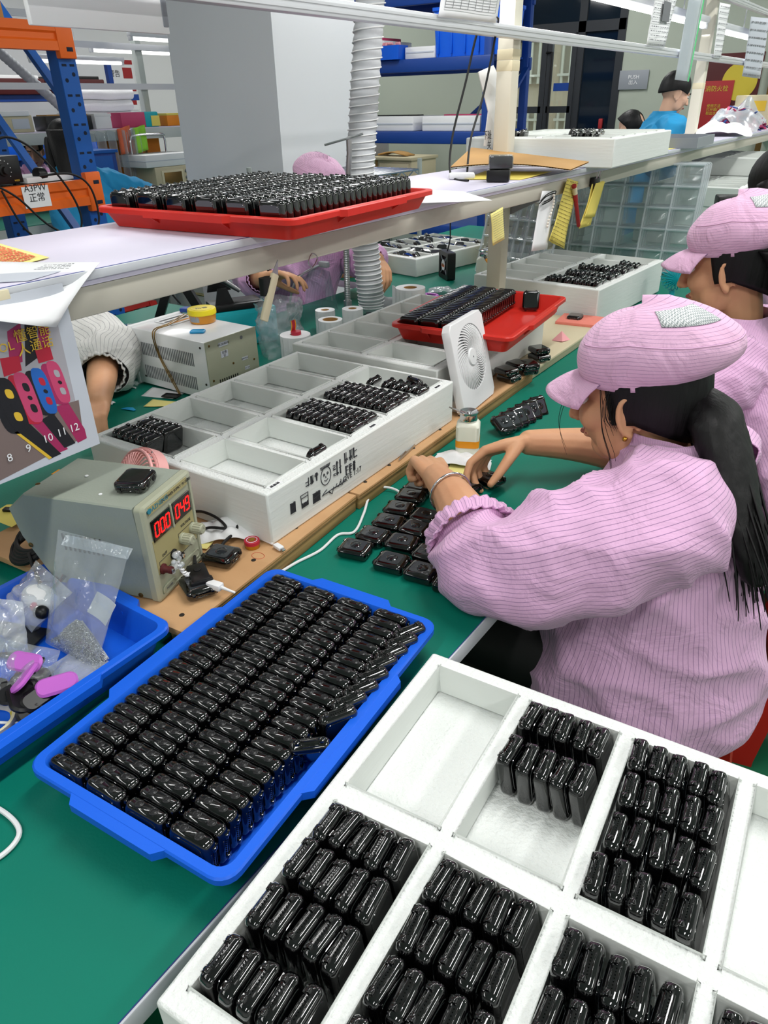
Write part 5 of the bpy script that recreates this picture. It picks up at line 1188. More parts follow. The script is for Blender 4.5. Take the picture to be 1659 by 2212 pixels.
MB().tube([(0.075, -0.02, 0.056), (0.0, 0.02, 0.105)], 0.0065, 10).build('barrel', 'tape_orange', mk); MB().tube([(0.0, 0.02, 0.105), (-0.014, 0.028, 0.114)], [0.0065, 0.004], 10).build('tip', 'black_plastic', mk)
wb = thing('small_box', 'white open box behind the far solvent bottle', 'box', (-1.48, 3.15, 0.7505), 0)
for c_, d_ in (((0, 0, 0.005), (0.24, 0.2, 0.01)), ((-0.115, 0, 0.06), (0.01, 0.2, 0.11)), ((0.115, 0, 0.06), (0.01, 0.2, 0.11)), ((0, -0.095, 0.06), (0.22, 0.01, 0.11)), ((0, 0.095, 0.06), (0.22, 0.01, 0.11))): MB().box(c_, d_, 0.002).build('panel', 'white_plastic', wb)
tag(MB().box((0, 0, 0.035), (0.06, 0.05, 0.07), 0.003).build('small_carton', 'paper_yellow'), 'small yellow carton under the marker pen', 'carton').location = (-1.40, 2.86, 0.7505)
# foam tray of watches and cardboard carton at the opposite side
FE = foam_tray('white foam tray of black watches left of the axial fan', T(-1.83, 2.87, 0.7505) @ RZ(80), L=0.62, W=0.44, H=0.08, seed=17)
for a_ in range(5):
    for b_ in range(2):
        x0, x1, y0, y1 = FE[1](a_, b_)
        for k in range(4):
            stuff_watch(T(-1.83, 2.87, 0.7505) @ RZ(80) @ T(x0+0.035+j(0.02), y0+0.03+k*0.042, FE[2]+0.034) @ RZ(j(60)) @ RX(25+j(25)))
stf = STUFF.build('watch_cases', 'watch_black', None, 40)
tag(stf, 'all the remaining small black watches massed in the red and far foam trays', 'watch', None, 'stuff')
def carton(name, label, p, rz, d, flaps=True, group=None):
    t = thing(name, label, 'carton', p, rz, group); x, y, z = d
    MB().box((0, 0, z/2), d, 0.002).build('carton_body', 'cardboard', t)
    MB().box((0, 0, z+0.0006), (x*0.9, 0.05, 0.001)).build('tape', 'tape_cream', t, smooth=0)
    if flaps: MB().at(T(0, -y/2, z) @ RX(-25)).box((0, -0.05, 0.002), (x, 0.10, 0.003)).build('flap', 'cardboard', t)
    return t
carton('carton', 'brown cardboard carton behind the opposite worker', (-2.13, 2.80, 0.7505), 35, (0.18, 0.18, 0.16), False)
# stacked cream drawers and clear blister trays farther along the bench
for k in range(3):
    d_ = thing('drawer_box', 'cream plastic storage drawer, %s of the stack behind the shelf post' % ('lowest', 'middle', 'topmost')[k], 'drawer', (-1.555, 3.42, 0.7505+k*0.096), 8, 'cream drawers behind the post')
    MB().box((0, 0, 0.047), (0.30, 0.34, 0.092), 0.006).build('drawer_body', 'cream_plastic', d_); MB().box((0, -0.171, 0.047), (0.27, 0.006, 0.07), 0.004).build('drawer_front', 'cream_plastic', d_); MB().box((0.151, 0, 0.07), (0.004, 0.02, 0.02), 0.002).build('latch', 'black_plastic', d_)
tag(MB().box((-1.56, 3.30, 1.062), (0.20, 0.10, 0.045), 0.004).build('orange_pack', 'orange'), 'orange pack lying on the stacked cream drawers', 'pack')
def blister(name, label, M, nx, ny, w_, h_, group):
    t = thing(name, label, 'tray', group=group, M=M)
    cw, ch = w_/nx, h_/ny
    fr_ = MB()
    for i in range(nx+1): fr_.box((i*cw, h_/2, 0), (0.009, h_, 0.012), 0.003, 1)
    for k in range(ny+1): fr_.box((w_/2, k*ch, 0), (w_, 0.009, 0.012), 0.003, 1)
    fr_.build('rim_grid', 'film_dense', t)
    for i in range(nx):
        for k in range(ny):
            c_ = MB(); c_.at(T((i+0.5)*cw, (k+0.5)*ch, 0)); c_.stack([(rrect(cw-0.01, ch-0.01, 0.008, 2), 0), (rrect(cw-0.018, ch-0.018, 0.006, 2), -0.016), (rrect((cw-0.018)*0.55, (ch-0.018)*0.55, 0.004, 2), -0.011)], False, True)
            c_.build('pocket', 'blister', t, 30)
    return t
for k in range(4):
    blister('blister_tray', 'clear blister tray leaning on edge, %s of the clear stack' % ('front', 'second', 'third', 'rearmost')[k], T(-1.66, 3.40+k*0.035, 0.766) @ RZ(4) @ RX(78), 8, 5, 0.86, 0.44, 'clear blister trays on edge')
for k in range(3):
    blister('blister_tray', 'narrow clear blister tray tilted left of the clear stack, %s' % ('first', 'second', 'third')[k], T(-1.62+0.03*k, 3.05+k*0.03, 0.768) @ RZ(-14) @ RX(74), 5, 5, 0.30, 0.40, 'narrow clear blister trays')
bx = thing('black_fan_box', 'black box with a coiled spring guard beside the clear trays', 'box', (-0.70, 3.66, 0.7505), 20)
MB().box((0, 0, 0.16), (0.12, 0.12, 0.32), 0.006).build('body', 'black_plastic', bx)
for k in range(5): MB().tube([(0.075+0.001*k, (0.012+0.010*k)*cos(2*pi*i/24), 0.25+(0.012+0.010*k)*sin(2*pi*i/24)) for i in range(24)], 0.0025, 6, closed=True).build('guard_ring', 'steel', bx)
# more foam trays farther down the bench
for k in range(4):
    foam_tray('white foam tray stacked behind the clear trays, %s of four' % ('lowest', 'second', 'third', 'topmost')[k], T(-1.38+0.004*k, 3.74, 0.7505+k*0.0962) @ RZ(90+(k % 2)), L=0.62, W=0.50, H=0.095, seed=60+k)
fs = [(-0.80, 4.30, 0, 90), (-0.80, 4.32, 1, 92), (-0.78, 4.31, 2, 89), (-0.80, 4.99, 0, 90), (-0.79, 4.98, 1, 91), (-0.81, 4.99, 2, 89), (-0.80, 4.98, 3, 90), (-0.80, 5.67, 0, 90), (-0.80, 5.67, 1, 91)]
for x, y, k, rz in fs:
    foam_tray('white foam tray past the clear trays, %s of the %s pile' % (('lowest', 'second', 'third', 'topmost')[k], {4: 'near', 5: 'far'}[int(y+0.02)] if y < 4.9 or y > 5.5 else 'middle'), T(x, y, 0.7505+k*0.0962) @ RZ(rz), L=0.64, W=0.50, H=0.095, seed=30+k)
# small fan with teal cage near the second worker
tf = thing('small_fan', 'small teal caged fan beside the second worker', 'fan', (-0.712, 2.958, 0.750), 30)
MB().lathe([(0.035, 0), (0.035, 0.012), (0.012, 0.02), (0.010, 0.05)], 18).build('stand', 'teal_metal', tf)
cg = MB()
for k in range(20):
    a = 2*pi*k/20; cg.tube([(0.05*cos(a)*sin(t_), 0.05*cos(t_)*0.7, 0.10+0.05*sin(a)*sin(t_)) for t_ in [pi*i/10 for i in range(11)]], 0.0022, 5)
cg.build('cage', 'teal_metal', tf); MB().ball((0, 0, 0.10), (0.03, 0.02, 0.03), 12, 8).build('motor', 'teal_metal', tf)
tag(MB().box((0, 0, 0.007), (0.15, 0.12, 0.014), 0.003).build('foam_pad', 'foam_pink'), 'salmon pink foam pad at the end of the plywood', 'pad').matrix_world = T(*(-0.862, 2.408, 0.779)) @ RZ(8)
cr = MB(); cr.add([(0, 0, 0.03), (0.03, 0.004, 0.0), (-0.03, -0.004, 0.0), (0.002, 0.028, 0.004), (0.0, -0.028, 0.004), (0.0, 0.0, 0.002)], [(0, 1, 3), (0, 3, 2), (0, 2, 4), (0, 4, 1), (5, 3, 1), (5, 2, 3), (5, 4, 2), (5, 1, 4)])
tag(cr.build('paper_crane', 'paper_pink', None, 0), 'folded pink paper crane on the cream trunking strip', 'paper crane').matrix_world = T(*(-0.835, 2.168, 0.783)) @ RZ(30)

# ================================================================ WHITE DESK FAN
ff = thing('desk_fan', 'white square desk fan with swirling grille on the plywood', 'fan', M=basis((-0.095,0.9955,0), (-0.235,-0.0224,0.9717), (0.9673,0.0923,0.2361), (-0.7700,1.430,0.7865)))   # x along face, y up the leaning face, z outwards
FW, FH = 0.196, 0.222; cx, cy, R0 = FW/2, FH*0.56, 0.080
b = MB()
n_ = 48; sq = []
for i in range(n_):
    a = 2*pi*i/n_; c_, s_ = cos(a), sin(a); k = 1/max(abs(c_)/(FW/2-0.0015), abs(s_)/(FH/2-0.0015)); sq.append((FW/2+c_*k, FH/2+s_*k))
ci = [(cx+R0*cos(2*pi*i/n_), cy+R0*sin(2*pi*i/n_)) for i in range(n_)]
def ring(pts, z, s_=1.0): return [(FW/2+(x-FW/2)*s_, FH/2+(y-FH/2)*s_, z) for x, y in pts]
b.rings([ring(ci, -0.016), ring(ci, 0.0), ring(sq, 0.0, 0.985), ring(sq, -0.002), ring(sq, -0.020), ring(sq, -0.022, 0.98), ring(ci, -0.022)], False, False)
b.build('panel', 'white_plastic', ff, 40)
for k in range(46):
    pts = []
    for i in range(7):
        t_ = i/6; rr_ = 0.020+(R0-0.020)*t_; a = 2*pi*k/46+0.75*t_**1.2; pts.append((cx+rr_*cos(a), cy+rr_*sin(a), -0.002+0.006*sin(pi*t_)))
    v_ = MB(); L0 = []
    for i, p in enumerate(pts):
        q_ = V(pts[min(i+1, 6)])-V(pts[max(i-1, 0)]); nn = V((-q_.y, q_.x, 0)).normalized()*(0.0009+0.0008*i/6); L0.append([tuple(V(p)+nn), tuple(V(p)-nn), tuple(V(p)-nn+V((0, 0, -0.007))), tuple(V(p)+nn+V((0, 0, -0.007)))])
    v_.rings(L0); v_.build('vane', 'white_plastic', ff, 30)
MB().at(T(cx, cy, -0.006)).lathe([(0.021, 0), (0.021, 0.006), (0.0195, 0.0085), (0.001, 0.009)], 32).build('hub', 'white_plastic', ff); MB().at(T(cx, cy, 0.0032)).lathe([(0.0022, 0), (0.002, 0.0006), (0.0005, 0.0007)], 10).build('indicator', 'ink_grey', ff)
MB().at(T(cx, cy, -0.017)).lathe([(R0-0.001, 0), (R0-0.001, -0.002), (0.001, -0.002)], 40).build('back_plate', 'grey_plastic', ff)
for k in range(5): MB().at(T(cx, cy, -0.013) @ RZ(k*72)).grid(lambda u, v: (0.018+0.055*u, (v-0.5)*0.05*(0.6+u*0.6), (v-0.5)*0.005), 3, 3, 0.001).build('blade', 'milky', ff)
MB().at(T(FW/2, 0.02, -0.045)).box((0, 0, 0), (FW*0.7, 0.03, 0.05), 0.004).build('foot', 'white_plastic', ff)
# pink handheld fan behind the grey supply
pf = thing('handheld_fan', 'pink handheld fan cage behind the grey power supply', 'fan', M=T(-1.0, 0.672, 0.885) @ RZ(-8) @ RX(62))
for r_, z in ((0.052, 0.0), (0.050, 0.012)): MB().tube([(r_*cos(2*pi*i/40), r_*sin(2*pi*i/40), z) for i in range(40)], 0.004 if z == 0 else 0.003, 8, closed=True).build('ring', 'pink_plastic', pf)
for k in range(36):
    a = 2*pi*k/36; MB().tube([(0.051*cos(a), 0.051*sin(a), 0.0), (0.045*cos(a+0.05), 0.045*sin(a+0.05), 0.016), (0.014*cos(a+0.3), 0.014*sin(a+0.3), 0.022)], 0.0014, 5).build('bar', 'pink_plastic', pf)
MB().at(T(0, 0, 0.018)).lathe([(0.015, 0), (0.015, 0.006), (0.001, 0.007)], 20).build('cap', 'pink_plastic', pf)
MB().rings([[(r_*cos(2*pi*i/40), r_*sin(2*pi*i/40), z) for i in range(40)] for r_, z in ((0.055, -0.02), (0.057, 0.002), (0.051, 0.002), (0.050, -0.02), (0.055, -0.02))], False, False).build('shell', 'pink_plastic', pf)
for a in (75, 120): MB().at(T(0.054*cos(radians(a)), 0.054*sin(radians(a)), 0.002)).lathe([(0.0028, 0), (0.0026, 0.0012), (0.0005, 0.0015)], 8).build('screw', 'steel', pf)
MB().cyl((0, -0.055, -0.012), (0, -0.115, -0.012), 0.016, n=16).build('handle', 'pink_plastic', pf)

# ================================================================ SMALL THINGS ON THE PLYWOOD LEDGE AND MAT
pe = thing('pen', 'clear and black ball pen on the plywood ledge', 'pen', (-0.790, 1.049, 0.792)); e1 = V((-0.800, 1.198, 0.792))-V((-0.790, 1.049, 0.792)); u_ = e1.normalized()
MB().tube([u_*0.0, u_*0.055], 0.0058, 12).build('cap_end', 'black_plastic', pe); MB().tube([u_*0.055, u_*0.092], 0.0056, 12).build('barrel', 'spec_clear', pe); MB().tube([u_*0.03, u_*0.10], 0.0018, 8).build('refill', 'ink_dark', pe); MB().tube([u_*0.092, u_*0.140], 0.0062, 12).build('grip', 'black_rubber', pe)
MB().tube([u_*0.140, u_*0.152, u_*0.158], [0.005, 0.0022, 0.0008], 10).build('tip', 'steel', pe); MB().at(Matrix()).bar(u_*0.004+V((0.003, -0.002, 0.0065)), u_*0.045+V((0.003, -0.002, 0.0065)), 0.004, 0.0016).build('clip', 'black_plastic', pe, smooth=0)
tw_ = thing('tweezers', 'steel tweezers lying on the plywood ledge beside the pen', 'tweezers', (-0.802, 1.290, 0.789)); e1 = V((-0.773, 1.146, 0.789))-V((-0.802, 1.290, 0.789)); n1 = V((-e1.y, e1.x, 0)).normalized()
for s_ in (-1, 1):
    b = MB(); R_ = []
    for t_, w_, o_ in ((0, 0.0045, 0.0008), (0.15, 0.0045, 0.002), (0.5, 0.0035, 0.004), (0.85, 0.0018, 0.0022), (1.0, 0.0006, 0.0007)):
        c_ = e1*t_+n1*s_*o_; R_.append([tuple(c_+n1*0.0006*a+V((0, 0, 1))*w_*q) for a, q in ((-1, -1), (1, -1), (1, 1), (-1, 1))])
    b.rings(R_); b.build('arm', 'steel', tw_, 0)
tag(MB().tube(bez([(-0.740, 0.720, 0.753), (-0.736, 0.766, 0.753), (-0.726, 0.820, 0.753), (-0.732, 0.879, 0.753), (-0.713, 0.905, 0.753), (-0.737, 0.967, 0.754), (-0.765, 1.026, 0.758), (-0.766, 1.067, 0.760), (-0.737, 1.080, 0.757), (-0.700, 1.064, 0.753), (-0.664, 1.037, 0.753)], 10), 0.0026, 8).build('charging_cable', 'white_plastic'), 'white cable snaking over the green mat under the watches', 'cable')
tag(MB().tube(bez([(-0.746, 0.173, 0.754), (-0.685, 0.189, 0.754), (-0.639, 0.185, 0.754), (-0.628, 0.156, 0.754), (-0.647, 0.121, 0.754)], 14), 0.003, 8).build('charging_cable', 'white_plastic'), 'white cable loop on the mat at the left picture edge', 'cable')
cloth_heap('cloth', 'crumpled white wiping cloth under the reaching hand', 'cloth', (-0.688, 1.274, 0.752), 0.062, 0.032, 0.026, 'cloth_white', 22, 15)
tag(MB().box((0, 0, 0.002), (0.075, 0.075, 0.004)).build('sticky_notes', 'note_yellow', smooth=0), 'pale yellow sticky pad under the solvent bottle', 'notes').matrix_world = T(-0.69, 1.275, 0.7502) @ RZ(20) if False else T(-0.665, 1.245, 0.7502) @ RZ(20)

# ================================================================ HANGING FROM THE SHELF BEAM
bx_ = -0.9335
cu = thing('cutter', 'taped scalpel cutter stuck on a black clip on the shelf beam', 'cutter', (bx_, 0.965, 1.185))
b = MB(); b.at(T(0.014, 0, 0) @ RX(-28)); b.box((0, 0.005, -0.035), (0.008, 0.016, 0.085), 0.002); b.build('handle', 'tape_cream', cu); b = MB(); b.at(T(0.014, 0, 0) @ RX(-28)); b.prism([(-0.003, 0.008), (0.012, 0.008), (0.004, 0.034)], -0.0006, 0.0006); k_ = b.build('blade', 'steel', cu); k_.matrix_basis = Matrix()
b = MB(); b.at(T(0.014, 0, 0) @ RX(-28)); b.add([(0, -0.003, 0.007), (0, 0.013, 0.007), (0, 0.003, 0.032), (0.001, -0.003, 0.007), (0.001, 0.013, 0.007), (0.001, 0.003, 0.032)], [(0, 1, 2), (5, 4, 3), (0, 3, 4, 1), (1, 4, 5, 2), (2, 5, 3, 0)]); COL.objects.unlink(k_); bpy.data.objects.remove(k_); b.build('blade', 'steel', cu, 0)
MB().stack([(rrect(0.018, 0.026, 0.006), 0), (rrect(0.018, 0.026, 0.006), 0.03)]).at(Matrix()).build('magnet_clip', 'black_rubber', cu).location = (0.006, -0.008, -0.03)
hk = tag(MB().tube(bez([(bx_+0.004, 1.045, 1.172), (bx_+0.004, 1.085, 1.178), (bx_+0.004, 1.105, 1.195), (bx_+0.004, 1.090, 1.205), (bx_+0.004, 1.078, 1.190), (bx_+0.004, 1.09, 1.178)], 6), 0.0012, 6).build('wire_hook', 'steel'), 'bent steel wire hook on the shelf beam', 'hook')
def hanger(name, label, pts, material, cat, seed=0, wav=0.006, rows=0, ink='ink_grey'):
    o = sheet(name, label, pts, material, None, cat, None, 8, seed, wav)
    if rows: prints(o, pts, rows*2, ink, 0.2, seed, 0.0065, seg=0.45)
    return o
hanger('sticky_note', 'yellow sticky note with handwriting on the shelf beam', [(-0.927, 1.837, 1.110), (-0.922, 1.892, 1.120), (-0.929, 1.889, 1.202), (-0.929, 1.815, 1.193)], 'note_yellow', 'note', 3, 0.003, 7)
hanger('hang_tag', 'white and yellow tag hanging with a pearl string', [(-0.925, 2.083, 1.059), (-0.922, 2.196, 1.049), (-0.929, 2.230, 1.211), (-0.929, 2.137, 1.219)], 'paper', 'tag', 5, 0.005, 0)
prl = MB()
for i in range(11): prl.ball(V((-0.915, 2.196, 1.202)).lerp(V((-0.915, 2.178, 1.119)), i/10)+V((0, 0.010*sin(i*0.5), 0)), 0.0042, 8, 6)
tag(prl.build('pearl_string', 'pearl'), 'short string of pearls hanging on the white tag', 'pearls')
hw = MB()
for k in range(3): hw.tube(bez([(-0.920, 2.107, 1.188), (-0.918, 2.149, 1.203), (-0.916, 2.204, 1.206), (-0.918, 2.185, 1.190), (-0.920, 2.131, 1.183)], 6), 0.0016, 5); hw.M = T(0, 0.008*k, 0.006*k)
tag(hw.build('cable_tie', 'black_rubber'), 'twisted black wire tie clipped over the white tag', 'tie')
hanger('yellow_strip', 'long curling yellow strip with printed dots hanging from the beam', [(-0.915, 2.181, 1.076), (-0.910, 2.298, 1.035), (-0.929, 2.415, 1.221), (-0.929, 2.312, 1.238)], 'paper_yellow', 'paper', 7, 0.008, 9, 'brass')
mr = thing('marker_pen', 'red marker pen taped under the shelf beam', 'pen', (0, 0, 0)); a_, b_ = V((-0.917, 2.355, 1.216)), V((-0.917, 2.434, 1.084)); mr.location = a_
MB().tube([V((0,0,0)), (b_-a_)*0.35], [0.0075, 0.0075], 12).build('cap', 'sign_red', mr); MB().tube([(b_-a_)*0.35, (b_-a_)*0.97, (b_-a_)], [0.0066, 0.0062, 0.004], 12).build('barrel', 'sign_red', mr); MB().tube([(b_-a_)*0.05, (b_-a_)*0.2], 0.0082, 12).build('tape', 'tape_cream', mr)
bd = thing('binder_clip', 'black binder clip with wire handles holding yellow papers', 'clip', (-0.925, 2.561, 1.205))
MB().box((0, 0, 0), (0.020, 0.046, 0.036), 0.004).build('clip_body', 'black_plastic', bd)
for s_ in (-1, 1): MB().tube([(0.010, s_*0.012-0.008, 0.014), (0.014, s_*0.012-0.012, 0.036), (0.014, s_*0.012+0.004, 0.036), (0.010, s_*0.012, 0.014)], 0.0012, 6).build('wire_handle', 'chrome', bd)
hanger('yellow_paper', 'yellow folded papers hanging in the black binder clip', [(-0.915, 2.431, 1.078), (-0.915, 2.531, 1.077), (-0.922, 2.631, 1.207), (-0.922, 2.524, 1.204)], 'paper_yellow', 'paper', 9, 0.006)
hanger('yellow_paper', 'shorter yellow paper overlapping in the black binder clip', [(-0.908, 2.451, 1.111), (-0.908, 2.547, 1.102), (-0.916, 2.624, 1.205), (-0.916, 2.541, 1.206)], 'paper_yellow', 'paper', 12, 0.004)

# ================================================================ ON THE SHELF
chp = [((-0.985, 1.965), 0, 'black power adapter at the shelf front, lower of the two'), ((-0.982, 1.968), 1, 'black power adapter in clear wrap, upper of the two')]
for (x, y), k, lb in chp:
    t = thing('power_adapter', lb, 'charger', (x, y, SH+0.0015+k*0.033), 22 if k == 0 else 30, 'black power adapters')
    MB().box((0, 0, 0.0155), (0.062, 0.050, 0.031), 0.004).build('adapter_body', 'black_plastic', t)
    for s_ in (-1, 1): MB().box((s_*0.0, 0.030+0.0, 0.016+0.005*s_), (0.0065, 0.014, 0.0015)).build('pin', 'steel', t, smooth=0)
    if k: MB().box((0, 0, 0.0165), (0.066, 0.054, 0.0335), 0.005).build('clear_wrap', 'spec_clear', t)
sheet('paper', 'white printed sheet lying under the red shelf tray corner', [(-0.910, 1.438, 1.258), (-0.789, 1.550, 1.258), (-0.941, 1.689, 1.258), (-1.082, 1.698, 1.258)], 'paper', seed=21, wav=0.0008)
cbp = thing('cardboard_sheet', 'brown corrugated cardboard sheet bowed on the shelf front', 'cardboard', (0, 0, 0))
q4 = [V(p) for p in ((-1.001, 2.153, 1.290), (-0.790, 2.310, 1.272), (-1.037, 2.760, 1.268), (-1.015, 1.939, 1.325))]
q4 = [V((-1.17, 2.02, SH+0.030)), V((-0.86, 2.17, SH+0.020)), V((-0.90, 2.42, SH+0.024)), V((-1.31, 2.40, SH+0.060))]
cf = lambda u, v: (lambda p: (p.x, p.y, p.z+0.012*sin(pi*u)*(1-v)))((q4[0]*(1-u)+q4[1]*u)*(1-v)+(q4[3]*(1-u)+q4[2]*u)*v)
MB().grid(cf, 14, 6, 0.0006).build('top_liner', 'cardboard', cbp, 60); MB().grid(lambda u, v: tuple(V(cf(u, v))-V((0, 0, 0.0036))), 14, 6, 0.0006).build('bottom_liner', 'paper', cbp, 60)
MB().grid(lambda u, v: tuple(V(cf(u, 0.004+v*0.99))-V((0, 0, 0.0021+0.0014*sin(u*260)))), 120, 2, 0.0004).build('flutes', 'cardboard_edge', cbp, 60)
sheet('paper', 'yellow paper tucked under the cardboard sheet', [(-1.10, 1.98, SH+0.0016), (-0.95, 2.03, SH+0.0016), (-0.95, 2.25, SH+0.006), (-1.15, 2.2, SH+0.006)], 'paper_yellow', seed=25, wav=0.001)
tag(MB().box((0, 0, 0.008), (0.075, 0.05, 0.016), 0.006).build('tissue_scrap', 'cloth_white'), 'flat white scrap behind the black power adapters', 'scrap').matrix_world = T(-1.12, 2.0, SH+0.001) @ RZ(30)
tag(MB().tube(bez([(-1.06, 1.93, SH+0.004), (-1.15, 1.99, SH+0.01), (-1.19, 2.06, SH+0.10), (-1.185, 2.12, SH+0.24), (-1.165, 2.16, SH+0.385), (-1.136, 2.20, SH+0.40), (-1.15, 2.23, SH+0.37), (-1.17, 2.21, SH+0.22), (-1.16, 2.12, SH+0.10), (-1.12, 2.03, SH+0.004)], 10), 0.0032, 8).build('cable', 'black_rubber'), 'black cable looped over the lower rail beside the post', 'cable')
gt = thing('metal_tray', 'shallow grey metal tray on the shelf past the foam', 'tray', M=T(-1.02, 3.78, SH+0.001) @ RZ(4))
MB().box((0, 0, 0.002), (0.28, 0.42, 0.003)).build('tray_floor', 'grey_plastic', gt, smooth=0)
for c_, d_ in (((-0.14, 0, 0.02), (0.003, 0.42, 0.04)), ((0.14, 0, 0.02), (0.003, 0.42, 0.04)), ((0, 0.21, 0.02), (0.28, 0.003, 0.04)), ((0, -0.21, 0.02), (0.28, 0.003, 0.04))): MB().box(c_, d_).build('tray_wall', 'grey_plastic', gt, smooth=0)
sheet('paper', 'yellowish sheet on the shelf under the grey metal tray', [(-1.1, 3.3, SH+0.0015), (-0.95, 3.35, SH+0.0015), (-0.95, 3.62, SH+0.0015), (-1.12, 3.6, SH+0.0015)], 'note_yellow', seed=27, wav=0.0006)
cloth_heap('white_bag', 'flat white plastic bag on the shelf past the second post', 'bag', (-1.06, 4.95, SH+0.001), 0.14, 0.28, 0.07, 'cloth_white', 33, 10)
hp = cloth_heap('wrapped_parts', 'clear bag heaped with pink and navy straps on the far shelf', 'bag', (-1.12, 5.55, SH+0.001), 0.16, 0.36, 0.16, 'film_soft', 36, 5)
spb = MB()
for k in range(260):
    x, y = j(0.13), j(0.30); h = 0.13*max(0, 1-(x/0.15)**2-(y/0.34)**2)
    p = V((-1.12+x, 5.55+y, SH+0.010+h*rnd.random())); d_ = V((j(1), j(1), j(0.5))).normalized()*0.035
    spb.mtl(k % 3); spb.bar(p-d_, p+d_, 0.014, 0.004)
tag(spb.build('straps', ['poster_pink', 'rack_dark', 'poster_magenta'], None, 0), 'pink and navy straps heaped inside the clear bag', 'straps', None, 'stuff')
cb2 = thing('drawer_box', 'cream drawer box at the right end of the far shelf', 'drawer', (-1.12, 6.15, SH+0.001)); MB().box((0, 0, 0.10), (0.26, 0.3, 0.19), 0.01).build('drawer_body', 'cream_plastic', cb2); MB().box((0.02, -0.152, 0.13), (0.1, 0.004, 0.06)).build('label', 'poster_yellow', cb2, smooth=0); MB().box((0.132, 0, 0.13), (0.004, 0.18, 0.07), 0.002).build('drawer_front', 'cream_plastic', cb2)
# ================================================================ PAPERS AND SLEEVES ON THE RAILS
rx = -1.135
fo = hanger('paper_form', 'white form with a ruled table hanging from the upper rail', [(-1.135, 1.876, 1.637), (-1.135, 2.198, 1.642), (-1.135, 2.234, 1.761), (-1.135, 1.917, 1.750)], 'paper', 'paper', 41, 0.003)
def form_lines(o, quad, nr, nc):
    a, b_, c, d = [V(p) for p in quad]; O = V(o.location); m_ = MB()
    P = lambda u, v: (a*(1-u)+b_*u)*(1-v)+(d*(1-u)+c*u)*v-O+V((0.0055, 0, 0))
    for i in range(nr+1): m_.bar(P(0.06, 0.18+0.8*i/nr), P(0.92, 0.18+0.8*i/nr), 0.0012, 0.0005)
    for i in range(nc+1): m_.bar(P(0.06+0.86*i/nc, 0.18), P(0.06+0.86*i/nc, 0.98), 0.0012, 0.0005)
    m_.build('table_lines', 'ink_grey', o, 0)['kind'] = 'stuff'
form_lines(fo, [(-1.135, 1.876, 1.637), (-1.135, 2.198, 1.642), (-1.135, 2.234, 1.761), (-1.135, 1.917, 1.750)], 14, 7)
ss = hanger('paper_sheet', 'white spec sheet with a small photo hanging from the upper rail', [(-1.135, 3.565, 1.640), (-1.135, 3.815, 1.642), (-1.135, 3.914, 1.870), (-1.135, 3.597, 1.859)], 'paper', 'paper', 43, 0.004, 7)
MB().box((0, 0, 0), (0.002, 0.10, 0.07)).build('picture', 'ink_grey', ss, smooth=0).location = V((-1.125, 3.746, 1.767))-V(ss.location)
ps_ = hanger('plastic_sleeve', 'clear plastic sleeve of papers with a bright green edge on the rail', [(-1.135, 4.058, 1.521), (-1.135, 4.299, 1.516), (-1.135, 4.344, 1.870), (-1.135, 4.082, 1.867)], 'paper_shade', 'sleeve', 45, 0.004)
b = MB(); b.bar(V((-1.125, 4.261, 1.515))-V(ps_.location), V((-1.125, 4.306, 1.867))-V(ps_.location), 0.010, 0.004); b.build('green_edge', 'line_yellow', ps_, 0); MATS['edge_green'] = mat('edge_green', '3FD67A', rough=0.4); ps_.children[-1].data.materials[0] = MATS['edge_green']
MB().grid(lambda u, v: tuple(((V((-1.115, 3.987, 1.520))*(1-u)+V((-1.115, 4.223, 1.515))*u)*(1-v)+(V((-1.115, 4.010, 1.860))*(1-u)+V((-1.115, 4.268, 1.863))*u)*v)-V(ps_.location)), 6, 10).build('clear_cover', 'film', ps_, 180)
hanger('paper_sheet', 'white paper hanging on the rail right of the second post', [(-1.135, 4.713, 1.627), (-1.135, 4.877, 1.629), (-1.135, 4.878, 1.871), (-1.135, 4.656, 1.865)], 'paper', 'paper', 47, 0.004, 5)
hanger('paper_sheet', 'blue-tinged paper sleeve hanging at the right picture edge', [(-1.135, 5.496, 1.552), (-1.135, 6.077, 1.545), (-1.135, 5.977, 1.875), (-1.135, 5.433, 1.852)], 'paper_shade', 'paper', 49, 0.004, 4)
wt = thing('white_tag', 'white plastic lamp hood hanging behind the near post', 'hood', (-1.262, 2.50, 1.42))
MB().add([(0, -0.16, 0.11), (0.0, -0.06, 0.13), (0.02, 0.05, 0.02), (0.0, 0.10, -0.02), (0.02, 0.06, -0.14), (0, -0.10, -0.10), (0.01, -0.10, 0.0)], [(0, 6, 2, 1), (6, 5, 4, 2), (2, 4, 3)]).build('hood_panel', 'white_plastic', wt, 0)
for md in wt.children: s_ = md.modifiers.new('thickness', 'SOLIDIFY'); s_.thickness = 0.003
text('lettering', '下班请\n关', 0.03, frame((0.008, -0.08, -0.085), (0, 1, 0), (0, 0, 1)), 'ink_dark', wt, 0.0002)
# white reflector board along the upper left
wb_ = MB().box((0, 0, 0), (0.012, 0.27, 0.22), 0.002).build('reflector_board', 'white_gloss'); wb_.matrix_world = T(-1.20, 0.915, 1.675); tag(wb_, 'white reflector board hung on the posts at upper left', 'board')
MB().box((0.0, 0.128, 0.02), (0.016, 0.012, 0.24), 0.002).build('edge_trim', 'grey_plastic', wb_)
for y in (-0.1, 0.1): MB().cyl((0, y, 0.11), (0, y, 0.24), 0.003, n=6).build('hanger', 'steel', wb_)

